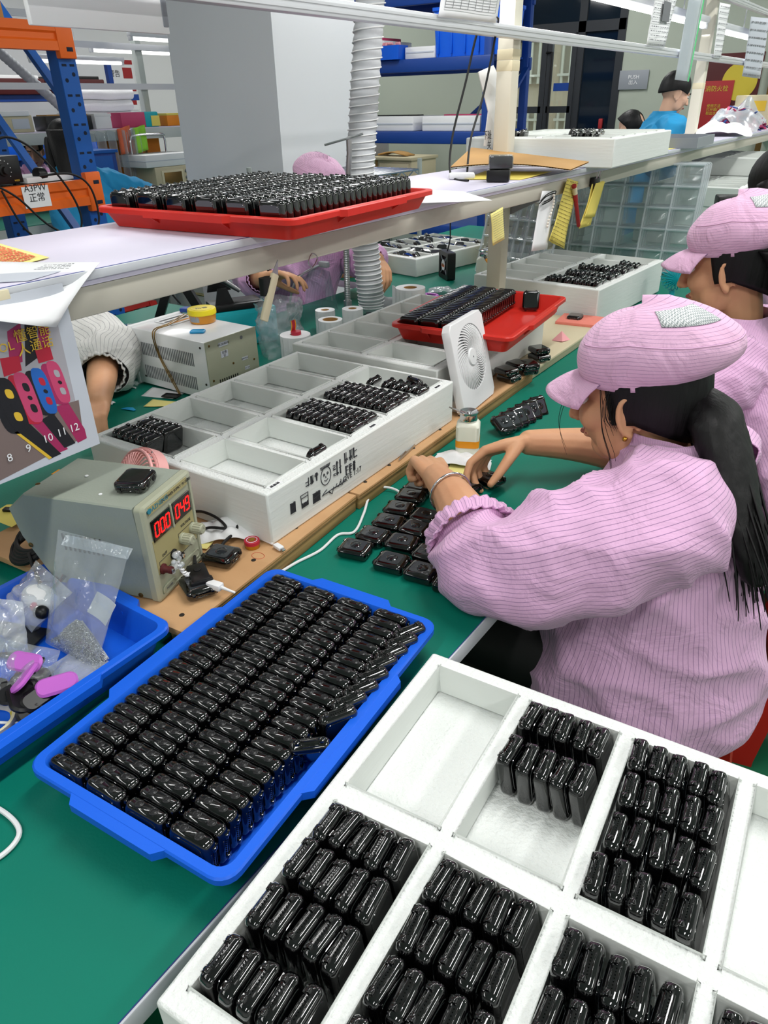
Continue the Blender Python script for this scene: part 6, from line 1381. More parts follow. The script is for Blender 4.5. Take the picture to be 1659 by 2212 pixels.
# ================================================================ BACKGROUND LEFT: PALLET RACK
rk = thing('storage_rack', 'blue and orange steel storage rack at upper left', 'rack', (-2.83, 1.96, 0))
def upright(x, y, h=2.6):
    b = MB(); b.at(T(x, y, 0)); w_, d_, t_ = 0.075, 0.06, 0.003
    b.box((0, 0, h/2), (t_, w_, h)); 
    for s_ in (-1, 1): b.box((-d_/2, s_*w_/2, h/2), (d_, t_, h)); b.box((-d_, s_*(w_/2-0.008), h/2), (t_, 0.018, h))
    o = b.build('upright', 'rack_blue', rk, 0)
    hb = MB(); hb.at(T(x, y, 0))
    k = 0.55
    while k < h-0.1:
        for s_ in (-1, 1):
            hb.at(T(x+0.0017, y+s_*0.017, k+(0.02 if s_ > 0 else 0)) @ RY(90)); hb.lathe([(0.0075, 0), (0.0075, 0.0006), (0.001, 0.0006)], 10)
            hb.at(T(x+0.0017, y+s_*0.017, k+0.05)); hb.prism([(-0.0002, -0.010), (0.0008, -0.010), (0.0008, 0.010), (-0.0002, 0.010)], -0.004, 0.004)
        k += 0.10
    hb.build('punched_holes', 'hole_dark', o, 0)['kind'] = 'stuff'
    return o
upright(0, 0); upright(-0.62, 0)
for z0, z1 in ((0.25, 0.85), (0.85, 1.45), (1.45, 2.05)):
    MB().bar((-0.03, 0, z0), (-0.60, 0, z1), 0.035, 0.02).build('brace', 'rack_blue', rk, smooth=0)
for z, hh in ((1.159, 0.095), (1.690, 0.090)):
    b = MB(); b.at(T(0.005, 0, z)); L_ = 2.6
    b.rings([[(x, -0.04-y, zz) for x, zz in ((0.02, -hh/2), (0.02, -hh*0.18), (0.012, -hh*0.10), (0.012, hh*0.10), (0.02, hh*0.18), (0.02, hh/2), (-0.02, hh/2), (-0.02, -hh/2))] for y in (0.0, L_)]); b.build('beam', 'rack_orange', rk, 30)
    MB().box((0.012, -0.005, z), (0.03, 0.07, hh+0.05), 0.004).build('beam_connector', 'rack_orange', rk)
    MB().box((0.0275, 0.004, z+0.035), (0.002, 0.026, 0.014), 0.0008).build('connector_slot', 'hole_dark', rk); MB().box((0.0275, 0.004, z-0.04), (0.002, 0.026, 0.014), 0.0008).build('connector_slot', 'hole_dark', rk)
    MB().box((-0.30, -1.33, z+hh/2-0.012), (0.58, 2.58, 0.015)).build('shelf_panel', 'bench_grey', rk, smooth=0)
    b = MB(); b.box((-0.62, -1.33, z), (0.03, 2.58, hh)); b.build('back_beam', 'rack_orange', rk, smooth=0)
upright(0, -2.66); upright(-0.62, -2.66)
lbn = MB().box((0.0275, -0.27, 1.165), (0.002, 0.11, 0.075)).build('paper_label', 'paper', rk, smooth=0); lbn['label'] = 'white paper label with pen writing'
text('pen_writing', 'A3PW\n正常', 0.034, frame((0.0295, -0.27, 1.178), (0, 1, 0), (0, 0, 1)), 'ink_dark', lbn, 0.0002)
dsb = thing('control_box', 'black control box with dial and yellow lettering on the rack beam', 'control box', M=T(-2.92, 1.60, 1.2055) @ RZ(8))
MB().box((0, 0, 0.055), (0.14, 0.16, 0.095), 0.004).build('case', 'black_plastic', dsb)
MB().at(T(0.071, 0.0, 0.055) @ RY(90)).lathe([(0.021, 0), (0.020, 0.006), (0.013, 0.008), (0.012, 0.020), (0.001, 0.021)], 20).build('dial', 'black_rubber', dsb)
tk_ = MB()
for k in range(11): a = radians(-40+k*26); tk_.box((0.0708, 0.034*cos(a), 0.055+0.034*sin(a)), (0.001, 0.003, 0.003))
tk_.build('scale_marks', 'paper', dsb, smooth=0)['kind'] = 'stuff'
text('lettering', '800803B', 0.014, frame((0.0712, -0.035, 0.094), (0, 1, 0), (0, 0, 1)), 'poster_yellow', dsb, 0.0002); text('lettering', 'WEEE', 0.009, frame((0.0712, 0.05, 0.017), (0, 1, 0), (0, 0, 1)), 'poster_yellow', dsb, 0.0002)
for s_ in (-1, 1): MB().box((0.05, s_*0.06, 0.003), (0.02, 0.02, 0.008), 0.002).build('foot', 'black_rubber', dsb)
MB().at(T(0.055, 0.19, 0.028) @ RX(90) @ RZ(20)).lathe([(0.024, 0), (0.026, 0.004), (0.026, 0.03), (0.022, 0.036), (0.001, 0.036)], 20).build('knob_roll', 'black_plastic', dsb)
for k, pts in enumerate(([(-2.80, 1.52, 1.30), (-2.785, 1.60, 1.37), (-2.775, 1.70, 1.33), (-2.770, 1.80, 1.20), (-2.770, 1.84, 1.08), (-2.772, 1.80, 1.00), (-2.775, 1.70, 0.985), (-2.78, 1.6, 1.06), (-2.79, 1.55, 1.2)], [(-2.80, 1.72, 1.235), (-2.77, 1.83, 1.235), (-2.765, 1.90, 1.19), (-2.765, 1.92, 1.10), (-2.765, 1.90, 1.03), (-2.77, 1.82, 1.00), (-2.775, 1.7, 1.06), (-2.78, 1.6, 1.17), (-2.79, 1.53, 1.22)])):
    tag(MB().tube(bez(pts, 10), 0.0042, 8).build('cable', 'black_rubber'), 'black cable looped in front of the orange beam, %s loop' % ('longer left' if k == 0 else 'wider right'), 'cable')
tag(MB().box((0, 0, 0.012), (0.18, 0.22, 0.02), 0.002).build('paper_pile', 'paper'), 'pile of white papers beside the black control box', 'papers').matrix_world = T(-2.96, 1.80, 1.2055) @ RZ(6)
carton('carton', 'brown carton on the upper orange rack beam', (-3.02, 1.50, 1.7345), 4, (0.36, 0.5, 0.3), False)

# ================================================================ FAR LEFT BENCH
fb_ = thing('far_workbench', 'grey far left workbench with a raised shelf and frame', 'workbench', (-5.1, 3.6, 0))
def F(mb): return mb.at(T(5.1, -3.6, 0))
F(MB()).box((-4.865, 3.6, 0.835), (0.93, 5.2, 0.03), 0.003).build('tabletop', 'green_mat', fb_); F(MB()).box((-4.405, 3.6, 0.80), (0.012, 5.2, 0.09)).build('edge_beam', 'bench_grey', fb_, smooth=0)
F(MB()).box((-5.25, 3.6, 1.318), (0.42, 5.2, 0.02), 0.003).build('shelf_board', 'laminate_white', fb_); F(MB()).box((-5.035, 3.6, 1.285), (0.03, 5.2, 0.07), 0.003).build('shelf_beam', 'bench_grey', fb_)
for y in (1.4, 2.9, 4.3, 5.7): F(MB()).box((-5.30, y, 1.45), (0.055, 0.055, 1.24), 0.003).build('post', 'bench_frame', fb_)
for y in (1.3, 3.6, 5.9):
    for x in (-4.5, -5.25): F(MB()).box((x, y, 0.40), (0.06, 0.06, 0.80), 0.003).build('leg', 'bench_frame', fb_)
F(MB()).box((-4.50, 3.6, 0.42), (0.05, 4.6, 0.05)).build('low_rail', 'bench_frame', fb_, smooth=0)
for z in (1.60, 1.86, 2.02): F(MB()).box((-5.27, 3.6, z), (0.035, 5.2, 0.04)).build('rail', 'alu', fb_, smooth=0)
tube_lamp('tube_lamp', 'lit tube lamp over the far left bench, upper right one', (-5.1, 4.40, 1.900), 0.62, 0, 'far bench tube lamps'); tube_lamp('tube_lamp', 'lit tube lamp over the far left bench, behind the rack upright', (-5.6, 4.50, 1.850), 0.80, 0, 'far bench tube lamps'); tube_lamp('tube_lamp', 'lit tube lamp over the far left bench, lowest one', (-5.6, 3.98, 1.770), 0.82, 0, 'far bench tube lamps')
def fbox(name, label, cat, x, y, z, d, m, rz=0, parts=()):
    t = thing(name, label, cat, (x, y, z), rz); MB().box((0, 0, d[2]/2), d, min(d)*0.06).build('body', m, t)
    for nm, c_, dd, mm in parts: MB().box(c_, dd, min(dd)*0.1).build(nm, mm, t)
    return t
SZ = 1.3285
fbox('storage_box', 'beige open box of papers on the far left shelf', 'box', -5.12, 3.00, SZ, (0.16, 0.28, 0.10), 'cream_plastic', 0, [('papers', (0.04, 0.02, 0.11), (0.10, 0.20, 0.03), 'paper'), ('label', (0.081, 0.05, 0.05), (0.002, 0.12, 0.06), 'paper_shade')])
fbox('ring_binder', 'black ring binder lying on the far left shelf', 'binder', -5.12, 3.42, SZ, (0.18, 0.34, 0.09), 'black_plastic', -6, [('label', (0.091, 0.09, 0.05), (0.002, 0.05, 0.05), 'paper'), ('paper_block', (0.0, 0, 0.092), (0.15, 0.3, 0.012), 'cardboard')])
fbox('storage_box', 'white box between binder and pink box on the far shelf', 'box', -5.12, 3.70, SZ, (0.14, 0.14, 0.09), 'paper', 0, [('lid', (0, 0, 0.088), (0.145, 0.145, 0.02), 'white_plastic')])
fbox('storage_box', 'magenta and blue box wrapped in film on the far shelf', 'box', -5.12, 4.02, SZ, (0.16, 0.34, 0.10), 'poster_pink', 0, [('blue_half', (0.002, 0.11, 0.05), (0.165, 0.13, 0.104), 'teal_metal'), ('yellow_slip', (0.086, 0.14, 0.04), (0.003, 0.08, 0.07), 'paper_yellow')])
fbox('storage_box', 'orange box at the right end of the far shelf', 'box', -5.12, 4.36, SZ, (0.16, 0.16, 0.08), 'orange', 0, [('lid', (0, 0, 0.08), (0.165, 0.165, 0.015), 'paper_yellow')])
fbox('bundle_box', 'pink film bundle on the far left shelf beside the dark hair', 'bundle', -5.12, 2.62, SZ, (0.14, 0.16, 0.07), 'paper_pink', 10, [('label', (0.071, 0, 0.03), (0.002, 0.08, 0.04), 'paper')])
for k in range(3):
    r_ = MB().tube(bez([(0, -0.34, 0.04), (0.01, -0.1, 0.045), (0, 0.12, 0.04), (0.005, 0.32, 0.045)], 6), [0.042]*19, 14).build('foam_roll', 'cloth_white'); r_.location = (-6.3, 5.0, 1.38+k*0.075) if False else (-5.28, 3.66+0.02*k, 1.4285+k*0.0) ; tag(r_, 'rolled white foam sheet stacked behind the far shelf boxes, %s' % ('lowest', 'middle', 'topmost')[k], 'foam roll', 'rolled foam sheets'); r_.location = (-5.60, 4.05+0.02*k, 1.352+k*0.082)
sp3 = thing('side_shelf', 'narrow side shelf carrying the rolled foam sheets', 'shelf', (-5.60, 4.05, 0.8505)); MB().box((0, 0, 0.49), (0.16, 0.8, 0.02), 0.002).build('board', 'bench_grey', sp3)
for y in (-0.36, 0.36): MB().box((0, y, 0.24), (0.05, 0.04, 0.48)).build('leg', 'bench_frame', sp3, smooth=0)
fbox('storage_bin', 'tall royal blue bin on the far left bench', 'bin', -4.72, 3.28, 0.851, (0.22, 0.30, 0.36), 'rack_dark', 0, [('rim', (0, 0, 0.355), (0.24, 0.32, 0.02), 'rack_blue'), ('front_rib', (0.113, 0, 0.18), (0.006, 0.22, 0.3), 'rack_blue')])
for k in range(5): tag(MB().grid(lambda u, v: (0.02*sin(u*9+k), u*0.10, v*0.44+0.01*sin(u*5)), 12, 10, 0.0006).build('film_strip', 'film', None, 180), 'clear film strip hanging from the far shelf, %s from left' % ordn(k), 'film', 'clear film strips hanging from the far shelf').location = (-5.0, 3.46+k*0.10, 0.87)
osc = thing('oscilloscope', 'old beige oscilloscope on the far left bench by the column', 'oscilloscope', M=T(-4.80, 4.10, 0.851) @ RZ(0))
MB().box((-0.14, 0, 0.11), (0.30, 0.44, 0.21), 0.008).build('case', 'cream_plastic', osc); MB().box((0.012, -0.06, 0.115), (0.01, 0.21, 0.15), 0.004).build('screen_bezel', 'tape_cream', osc); MB().box((0.018, -0.06, 0.115), (0.004, 0.17, 0.12), 0.001).build('screen', 'brass', osc)
for k in range(12): MB().at(T(0.011, 0.075+0.045*(k % 3), 0.04+0.045*(k//3)) @ RY(90)).lathe([(0.011, 0), (0.010, 0.012), (0.001, 0.013)], 10).build('knob', 'grey_plastic', osc)
for k in range(4): MB().at(T(0.011, -0.15+0.03*k, 0.022) @ RY(90)).lathe([(0.007, 0), (0.007, 0.006), (0.001, 0.006)], 8).build('button', 'black_plastic', osc)
for y in (-0.18, 0.18): MB().box((-0.14, y, 0.0025), (0.2, 0.02, 0.005)).build('foot', 'black_rubber', osc, smooth=0)
fbox('foam_box', 'white foam slab on top of the beige oscilloscope', 'foam', -4.94, 4.06, 1.0665, (0.30, 0.50, 0.085), 'white_plastic', 0, [('seam', (0, 0, 0.043), (0.303, 0.503, 0.006), 'paper_shade')])
fbox('storage_box', 'orange tall box standing behind the white foam slab', 'box', -5.22, 4.02, 0.851, (0.12, 0.5, 0.40), 'orange', 0, [('dark_edge', (0.061, 0.1, 0.2), (0.003, 0.03, 0.4), 'brass')])
hr = thing('wire_frame_holder', 'bent chrome bar frame in front of the orange box', 'frame', (-5.0, 4.02, 1.153)); MB().tube(bez([(0, -0.16, 0.0), (0.0, -0.15, 0.10), (0, -0.10, 0.125), (0, 0.14, 0.125), (0, 0.17, 0.09), (0, 0.17, 0.0)], 6), 0.008, 10).build('bar', 'chrome', hr)
for y, c_, lb in ((3.83, 'orange_print', 'orange striped paper hanging on the far shelf beam'), (3.97, 'edge_green2', 'bright green paper fan hanging on the far shelf beam')):
    if c_ not in MATS: mat('edge_green2', '8CCB3A', rough=0.7)
    p_ = MB().grid(lambda u, v: (0.012*sin(u*6), (u-0.5)*0.12, -v*0.17+0.02*u), 8, 8, 0.0008).build('paper', c_, None, 180); tag(p_, lb, 'paper'); p_.location = (-5.008, y, 1.325)
# wall notices, diagonal hose
for z0, tx in ((1.80, '警告'), (1.55, '注意')):
    nb_ = thing('wall_notice', 'white notice with red header on the left wall, %s one' % ('upper' if z0 > 1.7 else 'lower'), 'notice', (-7.497, 5.82, z0)); MB().box((0, 0, 0), (0.006, 0.34, 0.22)).build('sheet', 'paper', nb_, smooth=0); MB().box((0.004, 0, 0.09), (0.003, 0.34, 0.04)).build('red_header', 'sign_red', nb_, smooth=0); MB().box((0.004, 0.09, -0.01), (0.003, 0.12, 0.10)).build('red_block', 'sign_red', nb_, smooth=0)
    text('lettering', tx, 0.07, frame((0.0055, -0.08, -0.02), (0, 1, 0), (0, 0, 1)), 'ink_dark', nb_, 0.0005)
hs2 = thing('exhaust_hose', 'thin grey exhaust hose slanting down behind the blue rack', 'hose', (-5.6, 3.6, 1.36)); hose([(-0.10, -0.85, 0.95), (0, -0.45, 0.62), (0.02, -0.1, 0.32), (0.0, 0.25, 0.02), (0.0, 0.3, -0.03)], 0.036, 0.03, 'hose_dark', 'hose_body', hs2)
# blue shelf with bins at the far left
ls = thing('storage_rack', 'low blue rack of bins against the left wall', 'rack', (-6.9, 4.2, 0))
for z in (0.5, 1.05, 1.55): MB().box((0, 0, z), (0.5, 2.4, 0.05)).build('shelf', 'rack_dark', ls, smooth=0)
for x in (-0.24, 0.24):
    for y in (-1.2, 1.2): MB().box((x, y, 0.95), (0.05, 0.05, 1.9)).build('upright', 'rack_dark', ls, smooth=0)
for k in range(4): fbox('storage_bin', 'blue parts bin on the low rack by the left wall, %s' % ordn(k), 'bin', -6.72, 3.35+k*0.42, 1.0755, (0.3, 0.36, 0.17), 'blue_plastic', 0, [('contents', (0, 0, 0.17), (0.24, 0.3, 0.06), ('poster_blue', 'poster_pink', 'cyan_plastic', 'black_plastic')[k])])
for k in range(3): fbox('parts_basket', 'basket of dark straps on the top of the low wall rack, %s' % ordn(k), 'basket', -6.8, 3.45+k*0.62, 1.5755, (0.36, 0.5, 0.12), 'maroon', 0, [('straps', (0, 0, 0.12), (0.3, 0.44, 0.05), ('sign_red', 'white_plastic', 'black_plastic')[k])])

# ================================================================ BACKGROUND MIDDLE: BLUE BOLTLESS RACK
br_ = thing('storage_rack', 'royal blue shelf rack with foam trays behind the hose', 'rack', (-3.38, 5.6, 0))
for x in (-1.05, 0.60):
    for y in (-0.30, 0.30): MB().box((x, y, 1.1), (0.055, 0.055, 2.2), 0.003).build('upright', 'rack_dark', br_)
for z in (0.55, 1.215, 1.690, 2.10):
    for y in (-0.31, 0.31): MB().box((-0.22, y, z), (1.72, 0.04, 0.085), 0.008).build('beam', 'rack_dark', br_)
    MB().box((-0.22, 0, z+0.036), (1.62, 0.60, 0.012)).build('deck', 'rack_dark', br_, smooth=0)
MB().bar((0.62, -0.28, 1.25), (0.62, 0.28, 1.66), 0.04, 0.02).build('brace', 'rack_dark', br_, smooth=0); MB().bar((-0.05, 0.335, 1.22), (0.58, 0.335, 1.68), 0.05, 0.02).build('brace', 'rack_dark', br_, smooth=0)
for k, (x, l_, lb) in enumerate(((-3.72, 0.62, 'left one'), (-3.08, 0.50, 'right one'))):
    fbox('foam_block', 'white foam tray on the lower blue shelf, %s' % lb, 'foam', x, 5.55, 1.2585, (l_, 0.5, 0.10), 'white_plastic', 0, [('groove', (0, -0.251, 0.05), (l_-0.01, 0.003, 0.012), 'paper_shade'), ('dark_strip', (0, 0, 0.103), (l_*0.7, 0.1, 0.01), 'black_rubber' if k == 0 else 'poster_pink')])
fbox('foam_block', 'white foam block on the upper blue shelf by the hose', 'foam', -3.85, 5.50, 1.7335, (0.34, 0.4, 0.13), 'white_plastic', 0, [('pink_parts', (0, 0, 0.14), (0.2, 0.3, 0.03), 'poster_pink')])
fbox('foam_block', 'thin white foam block under the large blue crate', 'foam', -3.36, 5.42, 1.7335, (0.26, 0.22, 0.075), 'white_plastic', 0, [('groove', (0, -0.111, 0.04), (0.24, 0.003, 0.01), 'paper_shade')])
bb = thing('storage_bin', 'small blue bin of pink parts on the upper blue shelf', 'bin', (-3.62, 5.30, 1.7335))
MB().stack([(rrect(0.22, 0.12, 0.01), 0), (rrect(0.25, 0.14, 0.012), 0.09), (rrect(0.24, 0.13, 0.01), 0.09), (rrect(0.21, 0.11, 0.01), 0.01)]).build('bin_body', 'blue_plastic', bb)
for k in range(7): MB().at(T(-0.08+k*0.028, j(0.03), 0.085) @ RZ(j(90)) @ RX(j(40))).box((0, 0, 0.012), (0.05, 0.015, 0.03), 0.004).build('pink_part', 'paper_pink', bb)
bcr = thing('crate', 'large ribbed blue crate on the upper blue shelf', 'crate', (-2.98, 5.50, 1.7335))
MB().stack([(rrect(0.50, 0.36, 0.015), 0), (rrect(0.53, 0.39, 0.018), 0.27), (rrect(0.55, 0.41, 0.02), 0.28), (rrect(0.55, 0.41, 0.02), 0.30), (rrect(0.51, 0.37, 0.015), 0.30), (rrect(0.48, 0.34, 0.012), 0.012)]).build('crate_body', 'blue_plastic', bcr)
for k in range(5): MB().box((-0.22+k*0.11, -0.192, 0.15), (0.012, 0.014, 0.26), 0.003).build('rib', 'blue_plastic', bcr)
fbox('parts_basket', 'basket of pink and black straps on the highest blue shelf', 'basket', -2.98, 5.5, 2.1435, (0.5, 0.36, 0.12), 'rack_dark', 0, [('straps', (0, 0, 0.12), (0.44, 0.3, 0.06), 'poster_pink')])
wfp = fbox('foam_sheet', 'grey-white sheet lying crosswise above the blue crate', 'foam', -3.28, 5.36, 2.0365 if False else 1.7335, (0.02, 0.02, 0.3), 'paper_shade'); bpy.data.objects.remove(wfp.children[0]); bpy.data.objects.remove(wfp)
# desk by the far wall
dk = thing('desk', 'pale wooden desk with drawers beyond the hose', 'desk', (-5.05, 7.35, 0))
MB().box((0, 0, 0.93), (0.95, 0.55, 0.03), 0.003).build('desktop', 'cream_plastic', dk)
for x in (-0.45, 0.0): MB().box((x, 0, 0.458), (0.03, 0.5, 0.914)).build('side_panel', 'cardboard', dk, smooth=0)
MB().box((0.24, 0, 0.458), (0.44, 0.5, 0.912), 0.003).build('pedestal', 'cream_plastic', dk)
for k in range(3):
    d_ = MB().box((0.24, -0.256, 0.79-k*0.22), (0.38, 0.014, 0.19), 0.003).build('drawer', 'cream_plastic', dk); MB().box((0.24, -0.268, 0.79-k*0.22), (0.09, 0.012, 0.014), 0.003).build('handle', 'steel', d_)
tag(MB().grid(lambda u, v: ((u-0.5)*0.36, (v-0.5)*0.2, 0.02+0.03*sin(pi*u)+0.012*nz((u, v, 0), 3, 2)), 8, 6, 0.012).build('cloth', 'cardboard', None, 180), 'tan folded cloth lying on the pale desk', 'cloth').location = (-4.92, 7.3, 0.942)
fbox('storage_box', 'clear grey box on the pale desk', 'box', -5.3, 7.35, 0.9455, (0.3, 0.3, 0.16), 'hose_dark', 0, [('lid', (0, 0, 0.16), (0.31, 0.31, 0.02), 'paper_shade')])
fbox('cabinet', 'low grey-green cabinet in front of the pale desk', 'cabinet', -4.55, 6.35, 0, (0.7, 0.4, 0.80), 'bench_frame', 0, [('top', (0, 0, 0.80), (0.72, 0.42, 0.02), 'laminate_white'), ('door', (-0.17, -0.203, 0.4), (0.33, 0.01, 0.7), 'bench_grey'), ('door', (0.17, -0.203, 0.4), (0.33, 0.01, 0.7), 'bench_grey')])
# wire shelf behind the opposite side
wsx = thing('wire_shelf', 'chrome wire shelving behind the shelf post', 'shelf', (-2.78, 3.55, 0))
for x in (-0.3, 0.22):
    for y in (-0.42, 0.50): MB().cyl((x, y, 0), (x, y, 1.16), 0.014, n=10).build('post', 'bench_frame', wsx)
for z in (0.25, 1.10):
    b = MB()
    for y in (-0.42, 0.50): b.cyl((-0.3, y, z), (0.22, y, z), 0.005, n=6)
    for x in (-0.3, 0.22):
        b.cyl((x, -0.42, z), (x, 0.50, z), 0.005, n=6); b.cyl((x, -0.42, z-0.035), (x, 0.50, z-0.035), 0.005, n=6)
        for k in range(14): b.cyl((x, -0.42+k*0.0657, z-(0.0 if k % 2 else 0.035)), (x, -0.42+(k+1)*0.0657, z-(0.035 if k % 2 else 0.0)), 0.004, n=6)
    for k in range(18): b.cyl((-0.3+k*0.0306, -0.42, z+0.004), (-0.3+k*0.0306, 0.50, z+0.004), 0.003, n=5)
    b.build('wire_deck', 'steel', wsx)['kind'] = 'stuff'
# far wall signs beyond the man in blue
sg = thing('red_sign', 'red fire notice with yellow lettering on the far wall', 'sign', (-1.84, 7.985, 1.34)); MB().box((0, 0, 0), (0.28, 0.012, 0.46), 0.002).build('board', 'sign_red', sg)
text('lettering', '消防火栓', 0.05, frame((0, -0.0075, 0.165), (1, 0, 0), (0, 0, 1)), 'sign_yellow', sg, 0.0005); text('lettering', '火警电话 119', 0.032, frame((0, -0.0075, -0.19), (1, 0, 0), (0, 0, 1)), 'paper', sg, 0.0005); text('lettering', '使用方法\n打开箱门\n取出水带', 0.03, frame((0, -0.0075, 0.0), (1, 0, 0), (0, 0, 1)), 'sign_yellow', sg, 0.0005)
bd2 = thing('notice_board', 'dark maroon wall board behind the red notice', 'board', (-1.76, 7.993, 1.42)); MB().box((0, 0, 0), (0.54, 0.008, 0.72), 0.002).build('board', 'maroon', bd2); MB().at(T(0.10, -0.005, 0.14) @ RX(90)).lathe([(0.15, 0), (0.15, 0.001), (0.001, 0.001)], 30).build('yellow_disc', 'sign_yellow', bd2)
gn = MB().box((-2.62, 7.985, 1.60), (0.28, 0.01, 0.16), 0.002).build('acrylic_sign', 'grey_plastic'); tag(gn, 'grey acrylic sign plate beside the dark door', 'sign'); text('lettering', 'PUSH\n出入', 0.045, frame((-2.62, 7.978, 1.60), (1, 0, 0), (0, 0, 1)), 'paper', gn, 0.0005)
d2 = thing('door_2', 'pale narrow door with brown jambs at far right wall', 'door', (-0.95, 7.99, 0)); d2['kind'] = 'structure'; del d2['category']
MB().box((0, 0, 1.03), (0.75, 0.02, 2.06)).build('door_leaf', 'wall_cream', d2, smooth=0)
for s_ in (-1, 1): MB().box((s_*0.42, -0.01, 1.05), (0.08, 0.05, 2.1)).build('jamb', 'brass', d2, smooth=0)

# ================================================================ PEOPLE
def cr_list(keys, n):
    """Catmull-Rom resampling of tuples of numbers / vectors"""
    out = []; m = len(keys)
    g = lambda i: keys[max(0, min(m-1, i))]
    for i in range(m-1):
        for k in range(n):
            t = k/n; c = (-0.5*t+t*t-0.5*t**3, 1-2.5*t*t+1.5*t**3, 0.5*t+2*t*t-1.5*t**3, -0.5*t*t+0.5*t**3)
            out.append(tuple(g(i-1)[q]*c[0]+g(i)[q]*c[1]+g(i+1)[q]*c[2]+g(i+2)[q]*c[3] for q in range(len(keys[0]))))
    out.append(tuple(keys[-1])); return out
def capsules(mb, pts, rad, n=12):
    """chain of tapered capsules, closed"""
    for i in range(len(pts)-1): mb.tube([pts[i], pts[i+1]], [rad[i], rad[i+1]], n)
    for p, r in zip(pts, rad): mb.ball(p, r, n, 8)
def smooth_limb(mb, pts, rad, n=14, sub=6):
    K = cr_list([(V(p), r) for p, r in zip(pts, rad)], sub); mb.tube([k[0] for k in K], [k[1] for k in K], n); mb.ball(pts[0], rad[0], n, 8); mb.ball(pts[-1], rad[-1], n, 8)
def hand(mb, wrist, d, dorsal, side, curl, spread=(0.10, 0.02, -0.06, -0.16), thumb=(0.6, 0.5, 0.3), s=1.0):
    """side=+1: thumb on the +y flank (y = dorsal x forward)"""
    x = V(d).normalized(); z = V(dorsal); z = (z-x*z.dot(x)).normalized(); y = z.cross(x)
    P = lambda a, b, c: V(wrist)+(x*a+y*b+z*c)*s
    mc = [(0.083, 0.028), (0.086, 0.009), (0.080, -0.010), (0.071, -0.027)]
    for i, (a, b) in enumerate(mc):
        b *= side
        capsules(mb, [P(0.0, b*0.45, 0.0), P(a*0.5, b*0.85, 0.004), P(a, b, 0.003)], [0.0155*s, 0.0125*s, 0.0105*s], 10)
    L_ = [(0.040, 0.024, 0.019), (0.044, 0.027, 0.020), (0.040, 0.025, 0.019), (0.032, 0.019, 0.017)]
    for i in range(4):
        a, b = mc[i][0], mc[i][1]*side; p = P(a, b, 0.003); ang = 0.0; pts = [p]; sp = spread[i]*side
        for q in range(3):
            ang += curl[i][q]; dr = x*cos(ang)*cos(sp)+y*sin(sp)*cos(ang)-z*sin(ang); p = p+dr*L_[i][q]*s; pts.append(p)
        capsules(mb, pts, [0.0098*s, 0.0086*s, 0.0078*s, 0.0066*s], 10)
    b0 = P(0.018, 0.020*side, -0.006); t1 = thumb[0]
    d1 = (x*cos(t1)+y*side*sin(t1)-z*thumb[1]).normalized(); p1 = b0+d1*0.042*s; d2 = (d1+x*thumb[2]*0.6-y*side*thumb[2]*0.5-z*0.1).normalized(); p2 = p1+d2*0.034*s; d3 = (d2+x*thumb[2]*0.4-y*side*thumb[2]*0.3).normalized(); p3 = p2+d3*0.026*s
    capsules(mb, [b0, p1, p2, p3], [0.0150*s, 0.0115*s, 0.0098*s, 0.0076*s], 10)
    return P, (p2, p3, d3)
def head_frame(Hc, yaw, pitch, roll=0):
    """x forward, y left, z up; yaw 0 looks along +X"""
    return T(*Hc) @ RZ(yaw) @ RY(pitch) @ RX(roll)
def head_mesh(mb, HM, s=1.0):
    old = mb.M; mb.at(HM)
    mb.ball((-0.018*s, 0, 0.030*s), (0.094*s, 0.074*s, 0.090*s), 24, 16)
    mb.ball((0.028*s, 0, -0.030*s), (0.060*s, 0.060*s, 0.076*s), 20, 14)
    mb.ball((0.050*s, 0, -0.082*s), (0.034*s, 0.032*s, 0.030*s), 16, 10)
    for e in (-1, 1):
        mb.ball((0.052*s, e*0.032*s, -0.022*s), (0.034*s, 0.028*s, 0.032*s), 14, 10)
        mb.ball((0.022*s, e*0.046*s, -0.062*s), (0.036*s, 0.018*s, 0.036*s), 14, 10)
        mb.ball((0.074*s, e*0.018*s, 0.022*s), (0.016*s, 0.024*s, 0.010*s), 12, 8)
        # ear: rim, lobe, inner hollow left between them
        mb.at(HM @ T(-0.008*s, e*0.073*s, -0.018*s) @ RZ(e*24) @ RX(e*-6))
        mb.tube([(0.018*s*cos(a)*0.95-0.004*s, e*0.004*s, 0.031*s*sin(a)+(0.002 if a > 0 else 0)) for a in [radians(q) for q in range(-95, 240, 15)]], 0.0046*s, 7)
        mb.ball((0.0, -e*0.002*s, 0.0), (0.016*s, 0.006*s, 0.026*s), 12, 8); mb.ball((0.002*s, e*0.001*s, -0.028*s), (0.009*s, 0.006*s, 0.010*s), 10, 6)
        mb.at(HM)
    mb.tube([(0.088*s, 0, 0.018*s), (0.096*s, 0, -0.004*s), (0.106*s, 0, -0.026*s)], [0.008*s, 0.009*s, 0.0115*s], 10); mb.ball((0.107*s, 0, -0.028*s), (0.012*s, 0.013*s, 0.010*s), 10, 8)
    for e in (-1, 1): mb.ball((0.097*s, e*0.011*s, -0.031*s), (0.009*s, 0.008*s, 0.007*s), 8, 6)
    mb.ball((0.083*s, 0, -0.060*s), (0.012*s, 0.022*s, 0.010*s), 12, 8)
    mb.at(old)
